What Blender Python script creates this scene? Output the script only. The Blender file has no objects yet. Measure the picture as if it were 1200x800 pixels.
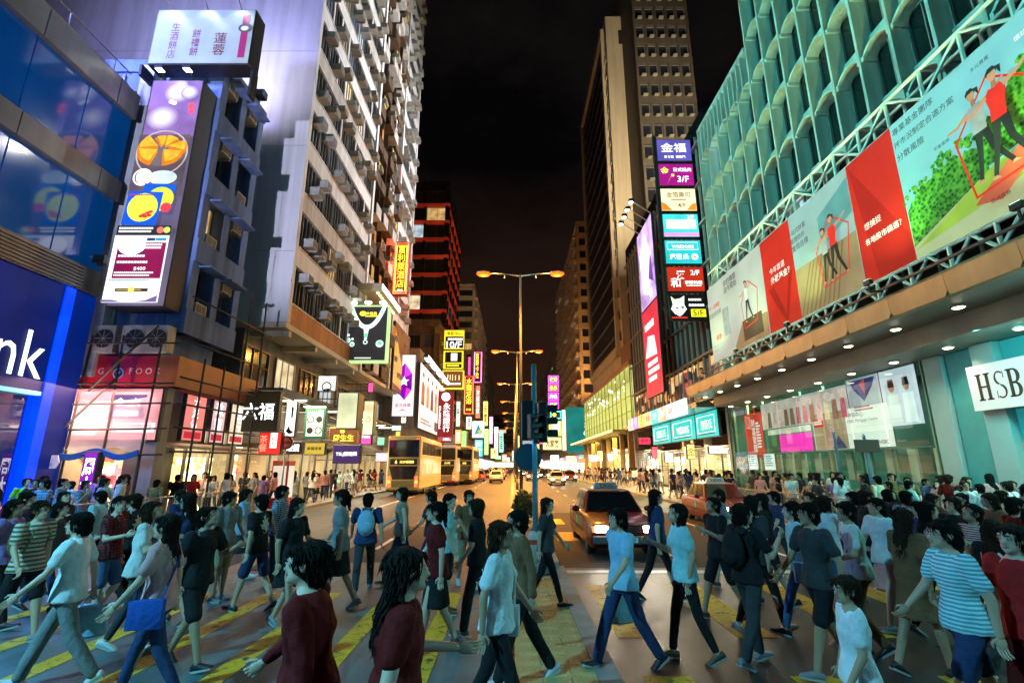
import bpy, math, random
from mathutils import Vector, Matrix, noise as mnoise
random.seed(7)
R = math.radians
SC = bpy.context.scene
COL = SC.collection
# ------------------------------------------------------------------ camera
F, PW, PH = 580.0, 1200.0, 800.0
CAMZ = 2.15
PITCH = math.atan(145.0 / F)
cam = bpy.data.cameras.new('camera'); cam_o = bpy.data.objects.new('camera', cam); COL.objects.link(cam_o)
cam.sensor_width = 36.0; cam.lens = 36.0 * F / PW; cam.clip_end = 3000; cam.clip_start = 0.05
cam_o.location = (0, 0, CAMZ); cam_o.rotation_euler = (math.pi / 2 + PITCH, 0, 0)
SC.camera = cam_o
# ------------------------------------------------------------------ night sky
w = bpy.data.worlds.new('World'); SC.world = w; w.use_nodes = True
nt = w.node_tree; nt.nodes.clear(); N = nt.nodes.new; L = nt.links.new
out = N('ShaderNodeOutputWorld'); bg = N('ShaderNodeBackground')
sky = N('ShaderNodeTexSky'); sky.sky_type = 'NISHITA'; sky.sun_disc = False
sky.sun_elevation = R(-7); sky.sun_rotation = R(200)
tc = N('ShaderNodeTexCoord'); mp = N('ShaderNodeMapping'); mp.inputs['Scale'].default_value = (1.0, 1.0, 2.2)
nz = N('ShaderNodeTexNoise'); nz.inputs['Scale'].default_value = 2.6; nz.inputs['Detail'].default_value = 7; nz.inputs['Roughness'].default_value = 0.62
rp = N('ShaderNodeValToRGB'); rp.color_ramp.elements[0].position = .42; rp.color_ramp.elements[1].position = .78
rp.color_ramp.elements[0].color = (.0010, .0009, .0012, 1); rp.color_ramp.elements[1].color = (.0060, .0046, .0042, 1)
sx = N('ShaderNodeSeparateXYZ'); hr = N('ShaderNodeMapRange')
hr.inputs['From Min'].default_value = 0.0; hr.inputs['From Max'].default_value = .55; hr.inputs['To Min'].default_value = 1.0; hr.inputs['To Max'].default_value = 0.0
gl = N('ShaderNodeMix'); gl.data_type = 'RGBA'; gl.inputs['A'].default_value = (0, 0, 0, 1); gl.inputs['B'].default_value = (.024, .009, .004, 1)
ad = N('ShaderNodeMix'); ad.data_type = 'RGBA'; ad.blend_type = 'ADD'; ad.inputs['Factor'].default_value = 1
a2 = N('ShaderNodeMix'); a2.data_type = 'RGBA'; a2.blend_type = 'ADD'; a2.inputs['Factor'].default_value = .06
L(tc.outputs['Generated'], mp.inputs['Vector']); L(mp.outputs['Vector'], nz.inputs['Vector']); L(nz.outputs['Fac'], rp.inputs['Fac'])
L(tc.outputs['Generated'], sx.inputs['Vector']); L(sx.outputs['Z'], hr.inputs['Value']); L(hr.outputs['Result'], gl.inputs['Factor'])
L(rp.outputs['Color'], ad.inputs['A']); L(gl.outputs['Result'], ad.inputs['B'])
L(ad.outputs['Result'], a2.inputs['A']); L(sky.outputs['Color'], a2.inputs['B'])
L(a2.outputs['Result'], bg.inputs['Color']); bg.inputs['Strength'].default_value = 1.0; L(bg.outputs['Background'], out.inputs['Surface'])
# ------------------------------------------------------------------ view and renderer
vs = SC.view_settings; SC.display_settings.display_device = 'sRGB'
vs.view_transform = 'Standard'; vs.look = 'None'; vs.exposure = 0.4; vs.gamma = 1.0; vs.use_curve_mapping = False
SC.render.engine = 'CYCLES'; cy = SC.cycles
cy.use_denoising = True; cy.max_bounces = 5; cy.diffuse_bounces = 2; cy.glossy_bounces = 3; cy.transmission_bounces = 4
cy.transparent_max_bounces = 8; cy.sample_clamp_indirect = 4; cy.sample_clamp_direct = 0; cy.caustics_reflective = False; cy.caustics_refractive = False
cy.use_adaptive_sampling = True; cy.adaptive_threshold = .015
# ------------------------------------------------------------------ pixel -> place helpers (a pixel gives a direction, a plane gives the distance)
def ray(px, py):
    u, v = (px - 600) / F, (400 - py) / F
    c, s = math.cos(PITCH), math.sin(PITCH)
    return Vector((u, c - s * v, s + c * v))
def atX(px, py, X): d = ray(px, py); t = X / d.x; return Vector((X, d.y * t, CAMZ + d.z * t))
def atY(px, py, Y): d = ray(px, py); t = Y / d.y; return Vector((d.x * t, Y, CAMZ + d.z * t))
def atZ(px, py, Z): d = ray(px, py); t = (Z - CAMZ) / d.z; return Vector((d.x * t, d.y * t, Z))
# ================================================================== library
W = {}
def tag(o, label=None, cat=None, group=None, kind=None):
    if label: o['label'] = label
    if cat: o['category'] = cat
    if group: o['group'] = group
    if kind: o['kind'] = kind
    return o
def link(o, parent=None, loc=(0, 0, 0), rz=0.0, local=False):
    """world placement by default; local=True: loc and rz are in the parent's frame"""
    COL.objects.link(o); o.location = loc; o.rotation_euler = (0, 0, rz)
    B = Matrix.Translation(loc) @ Matrix.Rotation(rz, 4, 'Z')
    if parent is not None:
        o.parent = parent
        if local: B = W[parent.name] @ B
        else: o.matrix_parent_inverse = W[parent.name].inverted()
    W[o.name] = B
    return o
def thing(name, label, cat, loc=(0, 0, 0), rz=0.0, group=None):
    o = bpy.data.objects.new(name, None); o.empty_display_size = .2
    link(o, None, loc, rz); return tag(o, label, cat, group)
def put(name, me, parent=None, loc=(0, 0, 0), rz=0.0, local=False, mat=None):
    o = bpy.data.objects.new(name, me); link(o, parent, loc, rz, local)
    if mat is not None:
        if not me.materials: me.materials.append(mat)
        o.material_slots[0].link = 'OBJECT'; o.material_slots[0].material = mat
    return o
def copy_tree(o, parent=None):
    c = o.copy(); COL.objects.link(c); c.parent = parent
    for ch in o.children: copy_tree(ch, c)
    return c
class MB:
    def __init__(s): s.v = []; s.f = []; s.m = []
    def add(s, vs, fs, m=0):
        b = len(s.v); s.v += [tuple(p) for p in vs]; s.f += [tuple(b + i for i in f) for f in fs]; s.m += [m] * len(fs); return s
    def box(s, x0, y0, z0, x1, y1, z1, m=0):
        if x0 > x1: x0, x1 = x1, x0
        if y0 > y1: y0, y1 = y1, y0
        if z0 > z1: z0, z1 = z1, z0
        return s.add([(x0,y0,z0),(x1,y0,z0),(x1,y1,z0),(x0,y1,z0),(x0,y0,z1),(x1,y0,z1),(x1,y1,z1),(x0,y1,z1)],
                     [(0,3,2,1),(4,5,6,7),(0,1,5,4),(1,2,6,5),(2,3,7,6),(3,0,4,7)], m)
    def quad(s, a, b, c, d, m=0): return s.add([a, b, c, d], [(0, 1, 2, 3)], m)
    def rect(s, x0, z0, x1, z1, y=0, m=0): return s.quad((x0, y, z0), (x1, y, z0), (x1, y, z1), (x0, y, z1), m)
    def poly(s, pts, y=0, m=0): return s.add([(p[0], y, p[1]) for p in pts], [tuple(range(len(pts)))], m)
    def disc(s, x, z, rx, rz=None, y=0, n=20, m=0):
        rz = rz or rx; return s.poly([(x + rx * math.cos(2*math.pi*i/n), z + rz * math.sin(2*math.pi*i/n)) for i in range(n)], y, m)
    def ring(s, x, z, r, r2, y=0, n=24, m=0, a0=0, a1=360):
        vs = []; fs = []
        for i in range(n + 1):
            a = R(a0 + (a1 - a0) * i / n); vs += [(x + r*math.cos(a), y, z + r*math.sin(a)), (x + r2*math.cos(a), y, z + r2*math.sin(a))]
        for i in range(n): fs.append((2*i, 2*i+1, 2*i+3, 2*i+2))
        return s.add(vs, fs, m)
    def loft(s, rings, m=0, cap=True):
        n = len(rings[0]); vs = [p for r in rings for p in r]; fs = []
        for k in range(len(rings) - 1):
            for i in range(n):
                j = (i + 1) % n; fs.append((k*n+i, k*n+j, (k+1)*n+j, (k+1)*n+i))
        if cap: fs.append(tuple(reversed(range(n)))); fs.append(tuple((len(rings)-1)*n + i for i in range(n)))
        return s.add(vs, fs, m)
    def prism(s, pts, axis, a, b, m=0):
        f = {'x': lambda p, t: (t, p[0], p[1]), 'y': lambda p, t: (p[0], t, p[1]), 'z': lambda p, t: (p[0], p[1], t)}[axis]
        return s.loft([[f(p, a) for p in pts], [f(p, b) for p in pts]], m)
    def tube(s, pts, rad, n=8, m=0, cap=True, sy=1.0):
        pts = [Vector(p) for p in pts]
        if not hasattr(rad, '__len__'): rad = [rad] * len(pts)
        rings = []
        up = None
        for i, p in enumerate(pts):
            d = (pts[min(i+1, len(pts)-1)] - pts[max(i-1, 0)]).normalized()
            if up is None: up = Vector((0, 0, 1)) if abs(d.z) < .9 else Vector((1, 0, 0))
            x = d.cross(up); 
            if x.length < 1e-5: x = d.orthogonal()
            x.normalize(); y = x.cross(d).normalized(); up = y
            rings.append([p + x * rad[i] * math.cos(2*math.pi*k/n) + y * rad[i] * sy * math.sin(2*math.pi*k/n) for k in range(n)])
        return s.loft(rings, m, cap)
    def ell(s, c, r, nu=14, nv=9, m=0, rot=None):
        c = Vector(c); rings = []
        for j in range(1, nv):
            t = math.pi * j / nv; ring = []
            for i in range(nu):
                a = 2*math.pi*i/nu; p = Vector((r[0]*math.sin(t)*math.cos(a), r[1]*math.sin(t)*math.sin(a), -r[2]*math.cos(t)))
                if rot: p = rot @ p
                ring.append(c + p)
            rings.append(ring)
        b = len(s.v); s.loft(rings, m, False)
        lo = Vector((0, 0, -r[2])); hi = Vector((0, 0, r[2]))
        if rot: lo = rot @ lo; hi = rot @ hi
        s.v += [tuple(c + lo), tuple(c + hi)]; k = len(s.v) - 2; top = b + (nv-2)*nu
        for i in range(nu):
            j = (i+1) % nu; s.f += [(k, b+j, b+i), (k+1, top+i, top+j)]; s.m += [m, m]
        return s
    def cap(s, p0, p1, r0, r1, n=12, m=0):
        """tapered capsule"""
        p0, p1 = Vector(p0), Vector(p1); d = (p1 - p0); l = d.length; d = d / l
        pts = []; rad = []
        for k in range(4): a = R(80 - 80*k/3); pts.append(p0 - d*r0*math.sin(a)); rad.append(r0*math.cos(a))
        for k in range(4): a = R(80*k/3); pts.append(p1 + d*r1*math.sin(a)); rad.append(r1*math.cos(a))
        return s.tube(pts, rad, n, m)
    def mesh(s, name, mats, smooth=False):
        me = bpy.data.meshes.new(name); me.from_pydata(s.v, [], s.f)
        for x in (mats if isinstance(mats, (list, tuple)) else [mats]): me.materials.append(x)
        me.polygons.foreach_set('material_index', s.m)
        if smooth: me.polygons.foreach_set('use_smooth', [True] * len(me.polygons))
        me.update(); return me
    def build(s, name, mats, parent=None, loc=(0, 0, 0), rz=0.0, local=False, smooth=False, bevel=0, seg=2):
        o = put(name, s.mesh(name, mats, smooth), parent, loc, rz, local)
        if bevel:
            b = o.modifiers.new('bevel', 'BEVEL'); b.width = bevel; b.segments = seg; b.limit_method = 'ANGLE'; b.angle_limit = R(35)
        return o
# ------------------------------------------------------------------ materials
MATS = {}
def M(key, col=None, rough=.6, metal=0.0, var=.18, scale=1.5, bump=0.0, bscale=40, spec=.5, dirt=0.0, coat=0.0):
    if key in MATS: return MATS[key]
    m = bpy.data.materials.new(key); MATS[key] = m; m.use_nodes = True; t = m.node_tree; n = t.nodes; l = t.links.new
    b = n['Principled BSDF']; b.inputs['Roughness'].default_value = rough; b.inputs['Metallic'].default_value = metal
    b.inputs['Specular IOR Level'].default_value = spec
    if coat: b.inputs['Coat Weight'].default_value = coat; b.inputs['Coat Roughness'].default_value = .06
    tc = n.new('ShaderNodeTexCoord'); z = n.new('ShaderNodeTexNoise'); z.inputs['Scale'].default_value = scale; z.inputs['Detail'].default_value = 6; z.inputs['Roughness'].default_value = .65
    l(tc.outputs['Object'], z.inputs['Vector'])
    mr = n.new('ShaderNodeMapRange'); mr.inputs['From Min'].default_value = .3; mr.inputs['From Max'].default_value = .7
    mr.inputs['To Min'].default_value = 1 - var; mr.inputs['To Max'].default_value = 1 + var * .6
    l(z.outputs['Fac'], mr.inputs['Value'])
    mx = n.new('ShaderNodeMix'); mx.data_type = 'RGBA'; mx.blend_type = 'MULTIPLY'; mx.inputs['Factor'].default_value = 1
    mx.inputs['A'].default_value = (*col, 1); l(mr.outputs['Result'], mx.inputs['B'])
    cout = mx.outputs['Result']
    if dirt:                                    # streaks of grime running down, as on any tropical facade
        mp = n.new('ShaderNodeMapping'); mp.inputs['Scale'].default_value = (1.6, 1.6, .09); l(tc.outputs['Object'], mp.inputs['Vector'])
        z2 = n.new('ShaderNodeTexNoise'); z2.inputs['Scale'].default_value = 1.1; z2.inputs['Detail'].default_value = 8; l(mp.outputs['Vector'], z2.inputs['Vector'])
        r2 = n.new('ShaderNodeValToRGB'); r2.color_ramp.elements[0].position = .40; r2.color_ramp.elements[1].position = .66
        r2.color_ramp.elements[0].color = (1, 1, 1, 1); r2.color_ramp.elements[1].color = (1 - dirt, 1 - dirt, 1 - dirt * 1.05, 1)
        l(z2.outputs['Fac'], r2.inputs['Fac'])
        m2 = n.new('ShaderNodeMix'); m2.data_type = 'RGBA'; m2.blend_type = 'MULTIPLY'; m2.inputs['Factor'].default_value = 1
        l(cout, m2.inputs['A']); l(r2.outputs['Color'], m2.inputs['B']); cout = m2.outputs['Result']
    l(cout, b.inputs['Base Color'])
    rr = n.new('ShaderNodeMapRange'); rr.inputs['To Min'].default_value = max(.03, rough - .12); rr.inputs['To Max'].default_value = min(1, rough + .12)
    l(z.outputs['Fac'], rr.inputs['Value']); l(rr.outputs['Result'], b.inputs['Roughness'])
    if bump:
        zb = n.new('ShaderNodeTexNoise'); zb.inputs['Scale'].default_value = bscale; zb.inputs['Detail'].default_value = 4; l(tc.outputs['Object'], zb.inputs['Vector'])
        bp = n.new('ShaderNodeBump'); bp.inputs['Strength'].default_value = bump; bp.inputs['Distance'].default_value = .02
        l(zb.outputs['Fac'], bp.inputs['Height']); l(bp.outputs['Normal'], b.inputs['Normal'])
    return m
def E(col, s=1.0, var=.12, scale=.8, base=.25):
    """a lit sign face, lamp or screen: translucent plastic glowing from inside, with the unevenness of its tubes"""
    if s <= 2.6: s *= .8
    key = 'lit_%d_%d_%d_%d_%d' % (*[int(c * 200) for c in col], int(s * 100), int(var * 100))
    if key in MATS: return MATS[key]
    m = bpy.data.materials.new(key); MATS[key] = m; m.use_nodes = True; t = m.node_tree; n = t.nodes; l = t.links.new
    b = n['Principled BSDF']; b.inputs['Base Color'].default_value = (*[c * base for c in col], 1); b.inputs['Roughness'].default_value = .5; b.inputs['Specular IOR Level'].default_value = .2
    b.inputs['Emission Color'].default_value = (*col, 1)
    if var:
        tc = n.new('ShaderNodeTexCoord'); z = n.new('ShaderNodeTexNoise'); z.inputs['Scale'].default_value = scale; z.inputs['Detail'].default_value = 2
        mr = n.new('ShaderNodeMapRange'); mr.inputs['From Min'].default_value = .3; mr.inputs['From Max'].default_value = .7
        mr.inputs['To Min'].default_value = s * (1 - var); mr.inputs['To Max'].default_value = s * (1 + var)
        l(tc.outputs['Object'], z.inputs['Vector']); l(z.outputs['Fac'], mr.inputs['Value']); l(mr.outputs['Result'], b.inputs['Emission Strength'])
    else: b.inputs['Emission Strength'].default_value = s
    return m
def goods(key, cols, s, scale, bright=.5):
    """lit display of a shop: shelves of coloured goods"""
    if key in MATS: return MATS[key]
    m = bpy.data.materials.new(key); MATS[key] = m; m.use_nodes = True; t = m.node_tree; n = t.nodes; l = t.links.new
    b = n['Principled BSDF']; b.inputs['Roughness'].default_value = .6
    tc = n.new('ShaderNodeTexCoord'); mp = n.new('ShaderNodeMapping'); mp.inputs['Scale'].default_value = (scale, scale, scale * 1.5); l(tc.outputs['Object'], mp.inputs['Vector'])
    v = n.new('ShaderNodeTexVoronoi'); v.distance = 'CHEBYCHEV'; v.inputs['Scale'].default_value = 1.0; l(mp.outputs['Vector'], v.inputs['Vector'])
    s2 = n.new('ShaderNodeSeparateColor'); l(v.outputs['Color'], s2.inputs['Color'])
    r = n.new('ShaderNodeValToRGB'); r.color_ramp.interpolation = 'CONSTANT'
    for i, c in enumerate(cols):
        e = r.color_ramp.elements[0] if i == 0 else r.color_ramp.elements.new(i / len(cols))
        e.color = (*c, 1)
    r.color_ramp.elements[-1].position if len(cols) else None
    l(s2.outputs['Red'], r.inputs['Fac']); l(r.outputs['Color'], b.inputs['Base Color']); l(r.outputs['Color'], b.inputs['Emission Color'])
    mr = n.new('ShaderNodeMapRange'); mr.inputs['To Min'].default_value = s * .02; mr.inputs['To Max'].default_value = s * 1.9
    l(s2.outputs['Green'], mr.inputs['Value']); l(mr.outputs['Result'], b.inputs['Emission Strength'])
    return m
def glass(key='shop_glass', tint=(.9, 1, .97), refl=.03, rough=.02):
    if key in MATS: return MATS[key]
    m = bpy.data.materials.new(key); MATS[key] = m; m.use_nodes = True; t = m.node_tree; n = t.nodes; l = t.links.new; n.clear()
    o = n.new('ShaderNodeOutputMaterial'); a = n.new('ShaderNodeBsdfTransparent'); a.inputs['Color'].default_value = (*tint, 1)
    g = n.new('ShaderNodeBsdfGlossy'); g.inputs['Roughness'].default_value = rough; fr = n.new('ShaderNodeFresnel'); gm = n.new('ShaderNodeNewGeometry'); ir = n.new('ShaderNodeMapRange'); ir.inputs['To Min'].default_value = 1.5; ir.inputs['To Max'].default_value = 1/1.5; l(gm.outputs['Backfacing'], ir.inputs['Value']); l(ir.outputs['Result'], fr.inputs['IOR'])
    mt = n.new('ShaderNodeMath'); mt.operation = 'ADD'; mt.inputs[1].default_value = refl; l(fr.outputs['Fac'], mt.inputs[0])
    x = n.new('ShaderNodeMixShader'); l(mt.outputs[0], x.inputs['Fac']); l(a.outputs[0], x.inputs[1]); l(g.outputs[0], x.inputs[2]); l(x.outputs[0], o.inputs['Surface'])
    return m
# ------------------------------------------------------------------ lettering
_txt = {}
def glyphs(body, bold=0.0, space=1.0):
    k = (body, bold, space)
    if k in _txt: return _txt[k]
    c = bpy.data.curves.new('lettering', 'FONT'); c.body = body; c.align_x = 'CENTER'; c.resolution_u = 2; c.offset = bold*.4; c.space_line = space; c.fill_mode = 'FRONT' if hasattr(c, 'fill_mode') else None
    o = bpy.data.objects.new('lettering', c); me = bpy.data.meshes.new_from_object(o)
    vs = [v.co.copy() for v in me.vertices]; fs = [tuple(p.vertices) for p in me.polygons]
    bpy.data.objects.remove(o); bpy.data.curves.remove(c); bpy.data.meshes.remove(me)
    if not vs: vs = [Vector((0, 0, 0)), Vector((1, 0, 0)), Vector((0, 1, 0))]; fs = [(0, 1, 2)]
    x0, x1 = min(v.x for v in vs), max(v.x for v in vs); y0, y1 = min(v.y for v in vs), max(v.y for v in vs)
    _txt[k] = ([((v.x - (x0+x1)/2), (v.y - (y0+y1)/2)) for v in vs], fs, x1 - x0, y1 - y0)
    return _txt[k]
def text_into(mb, body, cx, cz, w=None, h=None, y=0, m=0, bold=.012, space=1.0, shear=0):
    vs, fs, tw, th = glyphs(body, bold, space)
    sx = (w / tw) if w else None; sz = (h / th) if h else None
    sx = sx or sz; sz = sz or sx
    mb.add([(cx + a * sx + shear * b * sz, y, cz + b * sz) for a, b in vs], fs, m)
def sign(name, label, cat, loc, rz, w, h, d, face, els=(), frame=None, group=None, border=.05, back=True, parent=None, brackets=True):
    """a light box: cabinet, face, and everything printed on it, in its own frame: x along it, z up, -y the way it faces"""
    frame = frame or M('sign_steel', (.05, .05, .055), .45, .6)
    root = thing(name, label, cat, loc, rz, group) if parent is None else link(bpy.data.objects.new(name, None), parent, loc, rz)
    c = MB(); c.box(-w/2, -d/2, 0, w/2, d/2, h); c.build('cabinet', frame, root, local=True, bevel=min(.03, d*.15), seg=1)
    b = border; y = -d/2 - .012
    fm = MB(); fm.box(-w/2+b, -d/2-.010, b, w/2-b, -d/2+.02, h-b); fm.build('face', face, root, local=True)
    if back: fb = MB(); fb.box(-w/2+b, d/2-.02, b, w/2-b, d/2+.010, h-b); fb.build('face', face, root, local=True)
    draw(root, els(w, h) if callable(els) else els, w, h, y)
    return root
def draw(root, els, w, h, y):
    k = 0
    for e in els:
        mb = MB(); yy = y - .0045 * k; k += 1; t = e[0]; nm = 'print'
        if t == 'text': _, body, cx, cz, tw, th, m = e[:7]; text_into(mb, body, cx, cz, tw, th, yy, 0, *(e[7:8] or (.012,))); nm = 'lettering'
        elif t == 'rect': _, x0, z0, x1, z1, m = e; mb.rect(x0, z0, x1, z1, yy); nm = 'printed_panel'
        elif t == 'disc': _, x, z, rx, rz_, m = e; mb.disc(x, z, rx, rz_, yy); nm = 'printed_disc'
        elif t == 'ring': _, x, z, r1, r2, m = e; mb.ring(x, z, r1, r2, yy); nm = 'printed_ring'
        elif t == 'poly': _, pts, m = e; mb.poly(pts, yy); nm = 'printed_shape'
        elif t == 'lines':            # rows of print too small to read
            _, x0, z0, x1, z1, rows, m = e; rnd = random.Random(int(x0*1000+z0*77+rows)); rh = (z1-z0)/rows; nm = 'small_print'
            for r in range(rows):
                x = x0; zt = z1 - rh*(r+.18); end = x1 - (x1-x0)*rnd.uniform(0, .35)
                while x < end:
                    ww = rh*rnd.uniform(.4, .75); mb.rect(x, zt-rh*.58, min(x+ww, x1), zt, yy)
                    x += ww + rh*.14
        elif t == 'tubes':            # neon tubes: real glass rods standing off the panel
            _, paths, r, m = e; nm = 'neon_tube'
            for p in paths: mb.tube([(a, y-.05, b) for a, b in p], r, 6)
        elif t == 'outline':
            _, x0, z0, x1, z1, r, m = e; nm = 'neon_tube'
            mb.tube([(x0, y-.05, z0), (x1, y-.05, z0), (x1, y-.05, z1), (x0, y-.05, z1), (x0, y-.05, z0)], r, 6)
        mb.build(nm, m, root, local=True)
def lamp(kind, parent, loc, power, col, size=.1, aim=None, angle=120, blend=.6, name='lamp_light'):
    ld = bpy.data.lights.new(name, kind); ld.energy = power; ld.color = col
    if kind == 'SPOT': ld.spot_size = R(angle); ld.spot_blend = blend; ld.shadow_soft_size = size
    elif kind == 'POINT': ld.shadow_soft_size = size
    elif kind == 'AREA': ld.size = size
    o = bpy.data.objects.new(name, ld); link(o, parent, loc)
    if aim is not None:
        o.rotation_euler = (Vector(aim) - Vector(loc)).to_track_quat('-Z', 'Y').to_euler()
    return o
WHITE = (1, 1, 1); WARM = (1, .72, .38); SODIUM = (1, .42, .07)
# ================================================================== people
skins = [M('skin_light', (.56, .34, .23), .5, var=.08), M('skin_tan', (.42, .24, .15), .5, var=.08), M('skin_pale', (.62, .40, .29), .5, var=.08)]
eye_m = M('eye_dark', (.01, .008, .007), .2); eyew = M('eye_white', (.6, .58, .55), .3); lip = M('lip', (.38, .14, .11), .5)
hairs = [M('hair_black', (.010, .008, .007), .8, var=.6, scale=45, bump=.8, bscale=55, spec=.12), M('hair_brown', (.035, .018, .010), .8, var=.6, scale=45, bump=.8, bscale=55, spec=.12), M('hair_dark', (.018, .012, .010), .8, var=.6, scale=45, bump=.8, bscale=55, spec=.12)]
def cloth(key, col, r=.85): return M('cloth_' + key, col, r, var=.22, scale=6, bump=.6, bscale=22, spec=.15)
def stripe(key, c1, c2, freq):
    k = 'cloth_' + key
    if k in MATS: return MATS[k]
    m = cloth(key, c1); n = m.node_tree.nodes; l = m.node_tree.links.new; b = n['Principled BSDF']; tc = n.new('ShaderNodeTexCoord'); w_ = n.new('ShaderNodeTexWave'); w_.bands_direction = 'Z'; w_.inputs['Scale'].default_value = freq; w_.inputs['Distortion'].default_value = .6; w_.inputs['Detail'].default_value = 1
    l(tc.outputs['Object'], w_.inputs['Vector']); r = n.new('ShaderNodeValToRGB'); r.color_ramp.elements[0].position = .46; r.color_ramp.elements[1].position = .54; r.color_ramp.elements[0].color = (*c1, 1); r.color_ramp.elements[1].color = (*c2, 1); l(w_.outputs['Fac'], r.inputs['Fac']); l(r.outputs['Color'], b.inputs['Base Color']); return m
def remesh(mb, voxel, smooth_it=3, fold=0.0, seed=0):
    me = mb.mesh('tmp', []); o = bpy.data.objects.new('tmp', me); COL.objects.link(o)
    r = o.modifiers.new('r', 'REMESH'); r.mode = 'VOXEL'; r.voxel_size = voxel; r.use_smooth_shade = True
    s = o.modifiers.new('s', 'SMOOTH'); s.iterations = smooth_it; s.factor = .5
    dg = bpy.context.evaluated_depsgraph_get(); ev = o.evaluated_get(dg); out_ = bpy.data.meshes.new_from_object(ev)
    bpy.data.objects.remove(o); bpy.data.meshes.remove(me)
    if fold:
        sv = Vector((seed*3.1, seed*1.7, 0))
        nr = [v.normal.copy() for v in out_.vertices]; cs_ = []
        for v, n_ in zip(out_.vertices, nr):
            c = v.co.copy(); p = Vector((c.x*9, c.y*9, c.z*5)) + sv; d = mnoise.noise(p)*fold + mnoise.noise(p*2.7)*fold*.5; cs_ += list(c + n_*d)
        out_.vertices.foreach_set('co', cs_); out_.update()
    for p in out_.polygons: p.use_smooth = True
    return out_
def ring_e(c, rx, ry, n=16, ang=0.0):
    ca, sa = math.cos(ang), math.sin(ang); return [(c[0] + rx*math.cos(2*math.pi*i/n)*ca - ry*math.sin(2*math.pi*i/n)*sa, c[1] + rx*math.cos(2*math.pi*i/n)*sa + ry*math.sin(2*math.pi*i/n)*ca, c[2]) for i in range(n)]
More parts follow.
